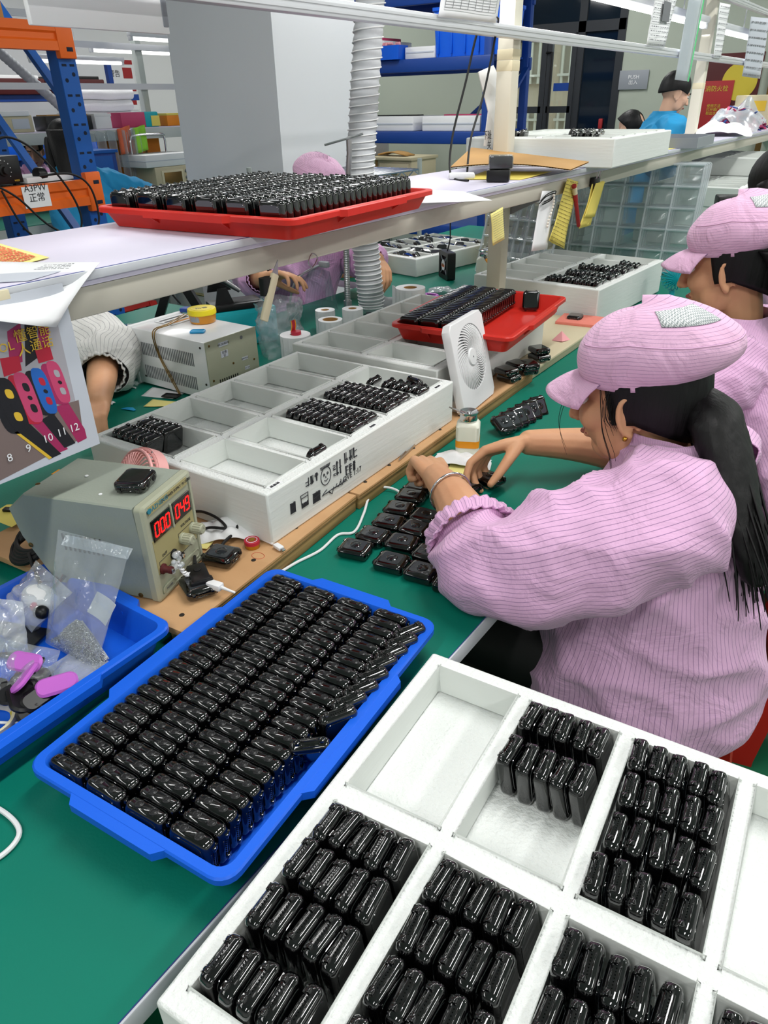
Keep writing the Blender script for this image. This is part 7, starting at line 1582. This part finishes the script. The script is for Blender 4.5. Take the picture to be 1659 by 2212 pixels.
def face_parts(root, HM, s=1.0):
    for e in (-1, 1):
        w_ = MB().at(HM @ T(0.072*s, e*0.030*s, 0.004*s)).ball((0, 0, 0), (0.013*s, 0.015*s, 0.0075*s), 12, 8).build('eye', 'eye_white', root, 180)
        MB().at(HM @ T(0.0826*s, e*0.031*s, 0.003*s)).ball((0, 0, 0), (0.003*s, 0.0055*s, 0.0055*s), 10, 6).build('iris', 'hair', w_, 180)
        MB().at(HM).tube([(0.088*s, e*0.014*s, 0.024*s), (0.086*s, e*0.030*s, 0.029*s), (0.072*s, e*0.047*s, 0.024*s)], [0.003*s, 0.0034*s, 0.002*s], 6).build('eyebrow', 'hair', root, 180)
    MB().at(HM).tube([(0.082*s, -0.020*s, -0.059*s), (0.094*s, -0.008*s, -0.057*s), (0.095*s, 0, -0.0585*s), (0.094*s, 0.008*s, -0.057*s), (0.082*s, 0.020*s, -0.059*s)], [0.002*s, 0.0048*s, 0.005*s, 0.0048*s, 0.002*s], 8).build('mouth', 'lips', root, 180)
def skin_body(root, mb, voxel, material='skin', name='body'):
    o = mb.build(name, material, root, 180)
    m = o.modifiers.new('fuse', 'REMESH'); m.mode = 'VOXEL'; m.voxel_size = voxel; m.use_smooth_shade = True
    q = o.modifiers.new('relax', 'SMOOTH'); q.factor = 0.5; q.iterations = 4
    return o
def crease(p, along, wl, seed, sharp=3.0):
    """ridged creases stretched along a direction"""
    a = V(along).normalized(); q = V(p); k = q.dot(a); w_ = V((nz(q, 3.0, seed+7), nz(q, 3.0, seed+8), nz(q, 3.0, seed+9)))*0.05
    q = (q-a*k*0.72+w_)
    return (1-abs(nz(q, wl, seed)))**sharp-0.45
def cloth_tube(keys, nseg, sub, seed, wr=0.004, wl=9.0, uvn=1, folds=(), thick=0.0, capped=False, dirs=((0.3, 0.5, -0.8),)):
    """keys: (centre, axis a vector, axis b vector); elliptical sleeve / torso with wrinkles"""
    K = cr_list([(V(c), V(a), V(b)) for c, a, b in keys], sub); R = []; n = nseg
    for i, (c, a, b) in enumerate(K):
        v = i/(len(K)-1); ring = []
        for k in range(n):
            t = 2*pi*k/n; d = a*cos(t)+b*sin(t); p = c+d; u_ = d.normalized()
            dd = wr*(nz(p, wl, seed)+0.7*nz(p, wl*2.3, seed+3)) + wr*0.9*(abs(nz((p.x*1.0, p.y*1.0, p.z*0.4), wl*1.5, seed+9))-0.25)
            for (dv, am, l_, sh_) in dirs: dd += am*crease(p, dv, l_, seed+20, sh_)
            for (f0, fw, amp, fr, tw) in folds: dd += amp*math.exp(-((v-f0)/fw)**2)*sin(fr*t*0+fr*v*6.283+tw*t+2*nz(p, 5, seed))
            ring.append(tuple(p+u_*dd))
        R.append(ring)
    mb = MB(); mb.rings(R, capped, capped, True, True); return mb
def coat_torso(root, keys, material, seed, name='coat', wr=0.005, dirs=(((0.5, 0.4, -0.8), 0.021, 5.0, 3.0), ((-0.2, 0.9, -0.5), 0.012, 11.0, 4.0))):
    o = cloth_tube(keys, 110, 13, seed, wr, 8.0, dirs=dirs).build(name, material, root, 180)
    o.modifiers.new('thickness', 'SOLIDIFY').thickness = 0.002
    return o
def sleeve(root, keys, material, seed, name='sleeve', wr=0.006, folds=(), dirs=(((0.6, 0.5, -0.6), 0.020, 6.0, 3.0), ((0.1, 0.5, -0.9), 0.012, 12.0, 4.0))):
    o = cloth_tube(keys, 84, 15, seed, wr, 11.0, folds=folds, dirs=dirs).build(name, material, root, 180)
    s_ = o.modifiers.new('thickness', 'SOLIDIFY'); s_.thickness = 0.002
    return o
def ring_axes(d, up, ra, rb):
    d = V(d).normalized(); a = V(up)-d*V(up).dot(d); a = a.normalized(); b = d.cross(a); return a*ra, b*rb
def sleeve_keys(pts, rads, up=(0, 0, 1)):
    out = []
    for i, p in enumerate(pts):
        d = V(pts[min(i+1, len(pts)-1)])-V(pts[max(i-1, 0)]); r = rads[i]; ra, rb = (r if isinstance(r, tuple) else (r, r)); a, b = ring_axes(d, up, ra, rb); out.append((p, a, b))
    return out
def cap(root, HM, material, seed, s=1.0, brim=True, grille=True):
    b = MB(); b.at(HM); n, m = 64, 16; R = []
    for j_ in range(m+1):
        v = j_/m; ph = v*pi/2; ring = []
        for k in range(n):
            t = 2*pi*k/n; ct, st = cos(t), sin(t); back = max(0, -ct)
            bx, by = (0.092 if ct > 0 else 0.104)*ct-0.012, 0.081*st
            bz = 0.038-0.030*back*0.4+0.010*max(0, ct)-0.006*abs(st)
            bulge = 1+0.30*sin(min(1, v*2.2)*pi/2)*(1-v)**0.25+0.13*back*sin(min(1, v*2.5)*pi/2)
            rr = cos(ph)**0.62*bulge; z = bz+(0.110-0.018*ct)*sin(ph)**1.15-0.030*back*sin(ph*2)*0.9
            p = V((bx*rr-0.026*sin(ph)-0.012*back*sin(ph*2), by*rr, z))
            dd = 0.0035*nz(p, 16, seed)+0.0045*abs(nz((p.x, p.y*1.5, p.z), 22, seed+4))*(0.4+back)+0.0022*sin(t*16)*(1-v)**6*back
            p = p+V((ct, st, 0.5)).normalized()*dd; ring.append(tuple(p*s))
        R.append(ring)
    b.rings(R, False, False, True, True); cr = b.build('cap_crown', material, root, 180)
    MB().at(HM).rings([[tuple(V(((0.0935 if cos(t) > 0 else 0.1055)*cos(t)-0.012, 0.0825*sin(t), 0.038-0.012*max(0, -cos(t))+0.010*max(0, cos(t))-0.006*abs(sin(t))+z))*s) for t in [2*pi*k/64 for k in range(64)]] for z in (-0.006, 0.012)], False, False, True, True).build('cap_band', material, root, 180).modifiers.new('thickness', 'SOLIDIFY').thickness = 0.003
    # seam line round the crown
    sm = MB().at(HM); row = R[7]; sm.tube([p for p in []] or [tuple(HM.inverted() @ (HM @ V(p))) for p in row[6:-5]], 0.0012*s, 5); sm.build('cap_seam', 'pink_plain', cr, 180)
    if brim:
        b = MB(); b.at(HM)
        def f(u, v):
            t = (u-0.5)*2*1.15; r0 = 0.080; ct, st = cos(t), sin(t); x0, y0 = 0.0925*ct-0.012, 0.082*st; z0 = 0.040+0.008*ct-0.006*abs(st)
            L_ = 0.066*max(0.04, cos(t*0.9))**0.8; return V((x0+L_*v*1.0, y0*(1+0.10*v), z0-0.022*v-0.020*v*st*st*0.8+0.004*sin(pi*v)))*s
        b.grid(lambda u, v: tuple(f(u, v)), 28, 8, 0.003*s); b.build('cap_brim', material, root, 180)
    if grille:
        g = MB(); g.at(HM)
        i0, i1, k0, k1 = 10, 13, 20, 30
        g.grid(lambda u, v: tuple(V(R[i0+int(round(v*(i1-i0)))][(k0+int(round(u*(k1-k0)))) % n])*1.0+V((0, 0, 0.002*s))), k1-k0, i1-i0, 0.001)
        g.build('cap_mesh_patch', 'mesh_patch', cr, 180)
    return cr
m_ = mat('mesh_patch', 'B9BEC0', rough=0.7)
nt = m_.node_tree; ck = nt.nodes.new('ShaderNodeTexChecker'); ck.inputs['Scale'].default_value = 420; ck.inputs[1].default_value = lin('E6E7E9'); ck.inputs[2].default_value = lin('8E9798'); tc_ = nt.nodes.new('ShaderNodeTexCoord'); nt.links.new(tc_.outputs['Object'], ck.inputs[0]); nt.links.new(ck.outputs[0], nt.nodes['Principled BSDF'].inputs['Base Color'])
def hair_cap(root, HM, s=1.0, low=-0.085, name='hair', full=False):
    """hair shell over the back and sides of the skull, down to the nape"""
    b = MB(); b.at(HM); n, m = 40, 14; R = []
    for j_ in range(m+1):
        v = j_/m; ring = []
        for k in range(n+1):
            t = radians(68)+radians(224)*k/n if not full else radians(38)+radians(284)*k/n; ct, st = cos(t), sin(t)
            z = low*(0.35+0.65*max(0, -ct)) if not full else 0.014+(low-0.014)*max(0, -ct)
            z = z+(0.118-z)*v; q = sqrt(max(0.0, 1-((z-0.030)/0.096)**2)) if z > 0.03 else sqrt(max(0.12, 1-((z-0.030)/0.150)**2))
            r_ = 0.0035*nz((t*3, z*8, 1), 3.0, 4)
            ring.append(tuple(V(((0.100*q+0.003+r_)*ct-0.018, (0.080*q+0.003+r_)*st, z))*s))
        R.append(ring)
    b.rings(R, False, False, False); o = b.build(name, 'hair', root, 180); o.modifiers.new('thickness', 'SOLIDIFY').thickness = 0.008*s
    return o
def strands(root, paths, r0, name, n=7, jit=0.004, seed=0):
    rr = random.Random(seed); b = MB()
    for path, cnt, wid in paths:
        P = bez(path, 8)
        for k in range(cnt):
            o = V((rr.gauss(0, 1), rr.gauss(0, 1), rr.gauss(0, 0.3)))*wid; o2 = V((rr.gauss(0, 1), rr.gauss(0, 1), rr.gauss(0, 1)))*jit
            m = len(P); L_ = 1-0.12*rr.random(); mm = max(4, int(m*L_))
            b.tube([P[i]+o*(1-0.55*(i/m)**2)*min(1, 0.35+i/m*3)+o2*(i/m) for i in range(mm)], [r0*(1-0.75*(i/mm)**3) for i in range(mm)], 5)
    return b.build(name, 'hair', root, 180)

# ---------------------------------------------------------------- worker cleaning watches, nearest
W1 = thing('person', 'worker in pink striped smock and cap with long ponytail, reaching for watches', 'person', (-0.16, 1.13, 0.0))
O1 = W1.location.copy()
def rel(mb): return mb.at(T(*(-O1)))
class REL(MB): pass
H1 = T(*(-O1)) @ head_frame((-0.305, 1.145, 1.030), 180, 15)
bd = MB(); head_mesh(bd, H1)
def q1(x, y, z): return V((x, y, z))-O1
smooth_limb(bd, [q1(-0.275, 1.145, 0.985), q1(-0.245, 1.145, 0.92), q1(-0.21, 1.145, 0.86)], [0.055, 0.053, 0.07])
smooth_limb(bd, [q1(-0.20, 1.145, 0.86), q1(-0.18, 1.14, 0.68), q1(-0.19, 1.13, 0.50)], [0.08, 0.10, 0.12], 20)
# left arm (towards the camera)
smooth_limb(bd, [q1(-0.21, 1.02, 0.870), q1(-0.31, 0.925, 0.85), q1(-0.425, 0.868, 0.830)], [0.040, 0.042, 0.040])
smooth_limb(bd, [q1(-0.425, 0.868, 0.830), q1(-0.485, 0.920, 0.842), q1(-0.555, 0.985, 0.846), q1(-0.612, 1.034, 0.840)], [0.041, 0.043, 0.034, 0.0265])
hand(bd, q1(-0.622, 1.043, 0.838), (-0.62, 0.66, -0.12), (0.10, 0.20, 0.98), -1, [(0.95, 1.45, 0.8), (1.0, 1.5, 0.9), (1.05, 1.5, 0.9), (1.1, 1.5, 0.9)], thumb=(0.35, 0.65, 0.5))
# right arm
smooth_limb(bd, [q1(-0.225, 1.28, 0.870), q1(-0.29, 1.37, 0.83), q1(-0.345, 1.405, 0.80)], [0.040, 0.042, 0.040])
smooth_limb(bd, [q1(-0.345, 1.405, 0.80), q1(-0.40, 1.370, 0.82), q1(-0.465, 1.325, 0.832), q1(-0.535, 1.275, 0.838)], [0.041, 0.042, 0.034, 0.0265])
hand(bd, q1(-0.545, 1.268, 0.838), (-0.62, -0.50, -0.20), (-0.35, 0.40, 0.85), 1, [(0.45, 0.55, 0.3), (0.75, 0.8, 0.4), (0.85, 0.8, 0.5), (0.9, 0.8, 0.5)], thumb=(0.55, 0.75, 0.25))
skin_body(W1, bd, 0.0028)
face_parts(W1, H1)
br = MB(); a_ = V((-0.555, 0.985, 0.846))-O1; d_ = (V((-0.612, 1.034, 0.840))-V((-0.555, 0.985, 0.846))).normalized(); a2, b2 = ring_axes(d_, (0, 0, 1), 0.0375, 0.0375); a_ = a_-d_*0.004
br.tube([a_+a2*cos(2*pi*i/40)+b2*sin(2*pi*i/40)+d_*(0.003*sin(4*pi*i/40)) for i in range(40)], 0.0026, 8, closed=True); bo = br.build('bracelet', 'chrome', W1, 180); bo['label'] = 'twisted silver bangle'
er = MB(); er.at(H1 @ T(-0.004, 0.080, -0.050)).ball((0, 0, 0), 0.0042, 10, 8); er.build('earring', 'gold', W1, 180)['label'] = 'gold stud earring'
# smock
TK = [(-0.205, 1.115, 0.462, 0.165, 0.205), (-0.205, 1.118, 0.49, 0.200, 0.230), (-0.208, 1.120, 0.57, 0.202, 0.226), (-0.210, 1.125, 0.66, 0.182, 0.212), (-0.212, 1.132, 0.76, 0.158, 0.200), (-0.212, 1.138, 0.85, 0.132, 0.190), (-0.212, 1.142, 0.905, 0.112, 0.155), (-0.222, 1.145, 0.950, 0.088, 0.096), (-0.238, 1.145, 0.985, 0.074, 0.074)]
coat_torso(W1, [(q1(x, y, z), V((rx, 0, 0.0)), V((0, ry, 0))) for x, y, z, rx, ry in TK], 'pink_body', 5, 'smock', 0.0065)
fo_l = [(0.93, 0.05, 0.006, 9, 3), (0.45, 0.3, 0.006, 2.5, 2)]
LK = sleeve_keys([q1(-0.195, 1.085, 0.905), q1(-0.205, 1.010, 0.885), q1(-0.280, 0.928, 0.855), q1(-0.362, 0.864, 0.822), q1(-0.428, 0.860, 0.822), q1(-0.470, 0.898, 0.836)], [(0.075, 0.095), (0.105, 0.112), (0.100, 0.105), (0.096, 0.100), (0.078, 0.082), (0.058, 0.060)])
sleeve(W1, LK, 'pink_sleeve', 11, 'left_sleeve', 0.006, fo_l)
sleeve(W1, sleeve_keys([q1(-0.205, 1.225, 0.905), q1(-0.235, 1.295, 0.875), q1(-0.285, 1.365, 0.835), q1(-0.338, 1.415, 0.805), q1(-0.385, 1.395, 0.812)], [(0.07, 0.10), (0.092, 0.105), (0.085, 0.09), (0.075, 0.08), (0.055, 0.056)]), 'pink_sleeve', 14, 'right_sleeve', 0.007)
# cuff gathers
for i, (c_, d_, r_, sd) in enumerate(((q1(-0.462, 0.892, 0.835), V((-0.053, 0.050, 0.010)), 0.066, 3), (q1(-0.378, 1.398, 0.811), V((-0.05, -0.035, 0.01)), 0.060, 5))):
    a2, b2 = ring_axes(d_, (0, 0, 1), r_, r_); b = MB(); R = []
    for v in range(5):
        R.append([tuple(c_+V(d_).normalized()*(v-2)*0.010+(a2*cos(2*pi*k/80)+b2*sin(2*pi*k/80))*(1+0.05*sin(k*2*pi/80*26)+(0.16, 0.02, 0.14, 0.10, -0.02)[v]+0.07*nz((k*0.2, v, i), 1, sd))) for k in range(80)])
    b.rings(R, False, False, True, True); b.build('cuff', 'pink_sleeve', W1, 180).modifiers.new('thickness', 'SOLIDIFY').thickness = 0.003
# collar
R = []
for v in range(6):
    f_ = v/5; zz = 0.955+0.034*sin(f_*pi*0.85); rr = 1+0.22*f_
    R.append([tuple(q1(-0.250+0.020*f_+(0.066*rr)*cos(t), 1.145+(0.070*rr)*sin(t), zz-0.022*(f_**2)*(1 if cos(t) < 0.5 else 0.8)-0.030*max(0, -cos(t)))) for t in [2*pi*k/48 for k in range(48)]])
b = MB(); b.rings(R, False, False, True, True); b.build('collar', 'pink_body', W1, 180).modifiers.new('thickness', 'SOLIDIFY').thickness = 0.002
cap(W1, H1, 'pink_cap', 3)
hair_cap(W1, H1)
pt = [(-0.228, 1.145, 1.050), (-0.190, 1.140, 1.030), (-0.155, 1.118, 0.985), (-0.122, 1.088, 0.93), (-0.088, 1.062, 0.875), (-0.058, 1.050, 0.815)]
b = MB(); PT = [V(p)-O1 for p in bez(pt, 8)]; nP = len(PT)
b.rings([[tuple(PT[i]+V((0.022*cos(t), 0.036*sin(t), 0))*( (0.55+1.1*min(1, i/10))*(1-0.55*(i/nP)**3))+V((0, 0, 0.018*cos(t)*(1-i/nP)))+V((0.004*nz((t, i*0.2, 0), 2, 7), 0.005*nz((t, i*0.2, 4), 2, 7), 0))) for t in [2*pi*k/28 for k in range(28)]] for i in range(nP)]); pn = b.build('ponytail', 'hair', W1, 180)
strands(pn, [([V(p)-O1 for p in pt]+[V((-0.040, 1.044, 0.770))-O1], 90, 0.014)], 0.0022, 'hair_strands', jit=0.02, seed=4)
strands(W1, [([H1 @ V((0.030, 0.072, 0.03)), H1 @ V((0.034, 0.078, -0.03)), H1 @ V((0.028, 0.074, -0.085)), H1 @ V((0.034, 0.066, -0.125))], 4, 0.004), ([H1 @ V((0.008, 0.076, 0.03)), H1 @ V((0.016, 0.079, -0.01)), H1 @ V((0.010, 0.078, -0.03))], 26, 0.0045), ([H1 @ V((0.085, 0.05, 0.035)), H1 @ V((0.105, 0.065, -0.02)), H1 @ V((0.095, 0.070, -0.075))], 2, 0.003)], 0.0005, 'loose_hair', jit=0.006, seed=8)
b = MB(); b.at(H1).tube([(-0.105, 0.022, 0.015), (-0.115, 0.026, -0.02), (-0.105, 0.028, -0.07), (-0.088, 0.026, -0.095)], 0.003, 6); b.build('cap_strap', 'pink_plain', W1, 180)
b = MB(); b.at(H1).tube([(-0.090, 0.020, 0.125), (-0.112, 0.026, 0.104), (-0.130, 0.022, 0.088), (-0.128, 0.034, 0.082)], 0.0008, 5); b.build('loose_thread', 'paper', W1, 180)
# trousers under the bench
b = MB()
for s_ in (-1, 1): smooth_limb(b, [q1(-0.19, 1.13+s_*0.09, 0.545), q1(-0.38, 1.13+s_*0.10, 0.54), q1(-0.56, 1.13+s_*0.10, 0.50), q1(-0.53, 1.13+s_*0.10, 0.28), q1(-0.50, 1.13+s_*0.10, 0.08)], [0.085, 0.08, 0.065, 0.055, 0.05])
b.build('trousers', 'black_rubber', W1, 180)
for s_ in (-1, 1): MB().at(T(*q1(-0.55, 1.13+s_*0.10, 0.0))).stack([(rrect(0.24, 0.085, 0.04), 0.0), (rrect(0.24, 0.088, 0.042), 0.02), (rrect(0.20, 0.075, 0.036), 0.06), (rrect(0.12, 0.06, 0.029), 0.085)]).build('shoe', 'black_rubber', W1, 180)
# plastic stools
def stool(label, x, y, rz, seat=0.46):
    t = thing('stool', label, 'stool', (x, y, 0), rz, 'red plastic stools'); h = seat
    MB().stack([(rrect(0.30, 0.30, 0.04), h-0.05), (rrect(0.285, 0.285, 0.04), h-0.012), (rrect(0.26, 0.26, 0.035), h), (rrect(0.10, 0.10, 0.03), h-0.004)]).build('seat', 'red_stool', t)
    for sx in (-1, 1):
        for sy in (-1, 1):
            l = MB(); l.rings([[(sx*(0.125+0.055*k)+a*0.026, sy*(0.125+0.055*k)+b_*0.026, z) for a, b_ in ((-1, -1), (1, -1), (1, 1), (-1, 1))] for k, z in ((0, h-0.03), (0.5, h*0.5), (1.0, 0.018), (1.0, 0.0))]); l.build('leg', 'red_stool', t, 30)
    for s_ in (-1, 1):
        MB().box((s_*0.15, 0, h*0.45), (0.012, 0.27, 0.035), 0.003).build('stretcher', 'red_stool', t); MB().box((0, s_*0.15, h*0.45), (0.27, 0.012, 0.035), 0.003).build('stretcher', 'red_stool', t)
    return t
stool('red plastic stool under the nearest worker in pink', -0.19, 1.13, 4, 0.452)

# ---------------------------------------------------------------- generic seated worker built from joints
def worker(label, base, Hc, yaw, pitch, coat, skin='skin', voxel=0.006, capm=None, hair='short', arms=(), hem=0.46, s=1.0, sleeve_m=None, legs=True, low=None, face=True, shoulder=None, lean=None, width=1.0, trousers=True, fat=1.0):
    t = thing('person', label, 'person', base); O = V(base); HM = T(*(-O)) @ head_frame(Hc, yaw, pitch); H = V(Hc)
    f = V((cos(radians(yaw)), sin(radians(yaw)), 0)); l = V((-f.y, f.x, 0)); z = V((0, 0, 1))
    bd = MB(); head_mesh(bd, HM, s)
    nb = H-f*0.055-z*0.155; hip = V(base)+z*(hem+0.03); hip.z = hem+0.03
    smooth_limb(bd, [H-f*0.025-z*0.05-O, H-f*0.045-z*0.11-O, nb-z*0.04-O], [0.055, 0.050, 0.056]); smooth_limb(bd, [nb-z*0.08-O, (nb+hip)/2-O, hip-O], [0.06, 0.08, 0.10], 16)
    up_c = nb+z*0.055
    ks = []
    for k, (rx, ry) in enumerate(((0.20, 0.235), (0.185, 0.228), (0.162, 0.215), (0.128, 0.198), (0.10, 0.15), (0.072, 0.085), (0.064, 0.068))):
        v = (0, 0.25, 0.5, 0.74, 0.88, 0.96, 1.0)[k]; c = hip.lerp(up_c, v)-z*(0.03*(1-v))
        ks.append((c-O, f*rx*width, l*ry*width))
    coat_torso(t, ks, coat, len(label), 'coat')
    for arm in arms:
        el, wr, hd, dn, side, crl, frac = arm
        sh_ = nb-z*0.055+l*0.155*(1 if side < 0 else -1)*width   # left hand: thumb on -y flank
        smooth_limb(bd, [sh_-O, V(el)-O], [0.05, 0.042]); smooth_limb(bd, [V(el)-O, V(el).lerp(V(wr), 0.45)-O, V(wr)-O], [0.041, 0.040, 0.027])
        hand(bd, V(wr)-O, hd, dn, side, crl)
        ce = V(el).lerp(V(wr), frac)
        sleeve(t, sleeve_keys([sh_-O+l*(-0.07 if side < 0 else 0.07)+z*0.02, sh_-O, sh_.lerp(V(el), 0.55)-O, V(el)-O, V(el).lerp(ce, 0.6)-O, ce-O], [(0.07, 0.10), (0.088, 0.10), 0.080*fat, 0.074*fat, 0.066*fat, 0.048*(0.4+0.6*fat)]), sleeve_m or coat, 5, 'sleeve', 0.007)
        a2, b2 = ring_axes(V(wr)-V(el), (0, 0, 1), 0.050*(0.4+0.6*fat), 0.050*(0.4+0.6*fat)); b = MB()
        b.rings([[tuple(ce-O+(V(wr)-V(el)).normalized()*(q-1)*0.010+(a2*cos(2*pi*k/60)+b2*sin(2*pi*k/60))*(1+0.05*sin(k*2*pi/60*20))) for k in range(60)] for q in range(3)], False, False, True, True); b.build('cuff', sleeve_m or coat, t, 180).modifiers.new('thickness', 'SOLIDIFY').thickness = 0.003
    skin_body(t, bd, voxel, skin)
    if face: face_parts(t, HM, s)
    if capm: cap(t, HM, capm, len(label), s*1.0)
    hair_cap(t, HM, s, -0.040 if hair == 'short' and not capm else -0.085, 'hair', hair == 'short' and not capm)
    if hair == 'long':
        p_ = [HM @ V((-0.10, 0, 0.05)), HM @ V((-0.135, 0.0, -0.06)), HM @ V((-0.15, 0.0, -0.2)), HM @ V((-0.15, 0.0, -0.36))]
        b = MB(); PP_ = bez(p_, 8); b.rings([[tuple(PP_[i]+f*0.045*cos(q)*(1-0.5*(i/len(PP_))**3)+l*0.095*sin(q)*(1-0.45*(i/len(PP_))**3)) for q in [2*pi*k/24 for k in range(24)]] for i in range(len(PP_))]); b.build('long_hair', 'hair', t, 180)
        b = MB(); b.at(HM).ball((-0.02, 0, 0.045), (0.110, 0.090, 0.094), 20, 14); b.build('hair_top', 'hair', t, 180)
        for s_ in (-1, 1):
            b = MB(); PP_ = bez([HM @ V((0.02, s_*0.078, 0.05)), HM @ V((0.015, s_*0.090, -0.06)), HM @ V((0.0, s_*0.085, -0.18)), HM @ V((-0.03, s_*0.08, -0.32))], 6); b.tube(PP_, [0.03, 0.032, 0.034, 0.034, 0.034, 0.034, 0.034, 0.034, 0.034, 0.034, 0.033, 0.033, 0.032, 0.03, 0.028, 0.025, 0.02, 0.014, 0.008][:len(PP_)], 10); b.build('hair_side', 'hair', t, 180)
    if hair == 'bundle':
        p_ = [HM @ V((-0.095, 0, 0.02)), HM @ V((-0.130, 0.0, -0.05)), HM @ V((-0.150, 0.0, -0.15)), HM @ V((-0.150, 0.0, -0.30))]
        b = MB(); PP_ = bez(p_, 8); b.rings([[tuple(PP_[i]+f*0.040*cos(q)*(1-0.5*(i/len(PP_))**3)+l*0.085*sin(q)*(1-0.45*(i/len(PP_))**3)) for q in [2*pi*k/24 for k in range(24)]] for i in range(len(PP_))]); b.build('ponytail', 'hair', t, 180)
    if trousers:
        b = MB()
        for s_ in (-1, 1): smooth_limb(b, [hip+l*s_*0.09+z*0.055-O, hip+l*s_*0.1+f*0.22+z*0.05-O, hip+l*s_*0.1+f*0.38+z*0.02-O, hip+l*s_*0.1+f*0.36-z*0.22-O, V((hip.x, hip.y, 0.07))+l*s_*0.1+f*0.33-O], [0.085, 0.078, 0.062, 0.052, 0.05])
        b.build('trousers', 'black_rubber', t, 180)
        for s_ in (-1, 1): MB().at(T(*(V((hip.x, hip.y, 0.0))+l*s_*0.1+f*0.37-O)) @ RZ(yaw)).stack([(rrect(0.24, 0.085, 0.04), 0.0), (rrect(0.24, 0.088, 0.042), 0.02), (rrect(0.20, 0.075, 0.036), 0.06), (rrect(0.12, 0.06, 0.029), 0.085)]).build('shoe', 'black_rubber', t, 180)
    return t
RELAX = [(0.35, 0.5, 0.3), (0.45, 0.6, 0.35), (0.5, 0.65, 0.35), (0.55, 0.7, 0.4)]
# second worker, behind the first at the right edge
worker('second worker in pink cap and smock at the right picture edge', (0.06, 1.85, 0), (-0.330, 1.850, 1.115), 180, 15, 'pink_body', capm='pink_cap', hair='bundle', voxel=0.004, sleeve_m='pink_sleeve', hem=0.45,
       arms=[((-0.33, 1.62, 0.83), (-0.50, 1.78, 0.82), (-0.6, 0.7, -0.1), (0, 0.1, 1), -1, RELAX, 0.25), ((-0.26, 2.06, 0.84), (-0.46, 1.93, 0.82), (-0.8, -0.5, -0.1), (0, 0.1, 1), 1, RELAX, 0.25)])
stool('red plastic stool under the second worker at the right picture edge', 0.13, 1.75, 12, 0.432)
worker('third worker with bare dark hair behind the second pink cap', (-0.10, 2.78, 0), (-0.375, 2.72, 1.185), 180, 25, 'pink_body', hair='long', voxel=0.007, face=False, hem=0.46,
       arms=[((-0.20, 2.50, 0.86), (-0.33, 2.66, 0.82), (-0.6, 0.8, -0.1), (0, 0.1, 1), -1, RELAX, 0.4)])
stool('red plastic stool under the bare-headed third worker', -0.08, 2.78, 0, 0.44)
# worker opposite, seen under the shelf
worker('worker in pink smock seated opposite behind the grey duct hose', (-2.24, 2.30, 0), (-1.945, 2.37, 1.130), -8, 25, 'pink_far', capm='pink_cap', hair='short', voxel=0.005, hem=0.46,
       arms=[((-1.99, 1.98, 0.90), (-1.835, 1.885, 0.925), (0.85, 0.35, 0.15), (-0.3, 0.3, 0.9), 1, RELAX, 0.75), ((-1.83, 2.50, 0.88), (-1.665, 2.335, 0.93), (0.65, -0.45, -0.35), (0.3, 0.3, 0.9), -1, RELAX, 0.45)])
stool('red plastic stool under the worker seated opposite', -2.26, 2.30, 0, 0.44)
# worker in white at left, only the arm is in view
worker('worker in a white striped smock leaning on the bench, forearm bare', (-2.78, 1.26, 0), (-2.45, 0.95, 1.20), -20, 10, 'coat_white', hair='short', voxel=0.005, hem=0.46, sleeve_m='white_sleeve', face=False,
       arms=[((-1.80, 1.175, 0.845), (-1.575, 0.985, 0.805), (0.60, -0.75, -0.15), (0, 0, 1), -1, [(0.9, 1.2, 0.7)]*4, 0.40)], fat=1.3)
stool('red plastic stool under the worker in white', -2.80, 1.26, 0, 0.44)
# far bench people
worker('woman in a blue coat with long black hair at the far left bench', (-3.98, 2.78, 0), (-4.42, 2.93, 1.265), 150, 25, 'coat_blue', hair='long', voxel=0.008, face=False, hem=0.45,
       arms=[((-4.15, 3.30, 0.95), (-4.40, 3.42, 0.90), (-0.9, 0.1, -0.1), (0, 0, 1), 1, RELAX, 0.45)])
stool('red plastic stool under the woman in the blue coat', -3.96, 2.78, 0, 0.43)
worker('young man in a pink coat looking down at the far left bench', (-5.75, 3.38, 0), (-5.52, 3.38, 1.205), -30, 22, 'pink_far', 'skin_pale', 0.007, hair='short', hem=0.45,
       arms=[((-5.30, 3.05, 0.98), (-5.12, 3.14, 1.0), (0.7, 0.3, 0.2), (0, 0, 1), 1, RELAX, 0.6)])
stool('red plastic stool under the young man in pink', -5.77, 3.38, 0, 0.43)
worker('man in a bright blue coat bending over beyond the far shelf', (-1.72, 5.34, 0), (-1.545, 5.60, 1.470), 40, 22, 'coat_blue', 'skin_pale', 0.007, hair='short', hem=0.62, face=True, trousers=False,
       arms=[((-1.50, 5.25, 1.05), (-1.35, 5.45, 0.98), (0.6, 0.6, -0.2), (0, 0, 1), 1, RELAX, 0.6)])
stl = thing('stool', 'grey stool hidden behind the man in bright blue', 'stool', (-1.72, 5.34, 0)); MB().lathe([(0.17, 0.56), (0.17, 0.595), (0.15, 0.60), (0.001, 0.60)], 24).build('seat', 'grey_plastic', stl)
for k in range(4): MB().cyl((0.1*cos(k*pi/2+0.7), 0.1*sin(k*pi/2+0.7), 0.57), (0.17*cos(k*pi/2+0.7), 0.17*sin(k*pi/2+0.7), 0.0), 0.015, n=10).build('leg', 'grey_plastic', stl)
worker('far worker in pink with head bowed behind the shelf foam', (-2.45, 5.95, 0), (-1.95, 5.98, 1.245), 0, 60, 'pink_far', 'skin_pale', 0.008, hair='short', hem=0.46, face=False)
stool('red plastic stool under the far bowed worker', -2.47, 5.95, 0, 0.44)
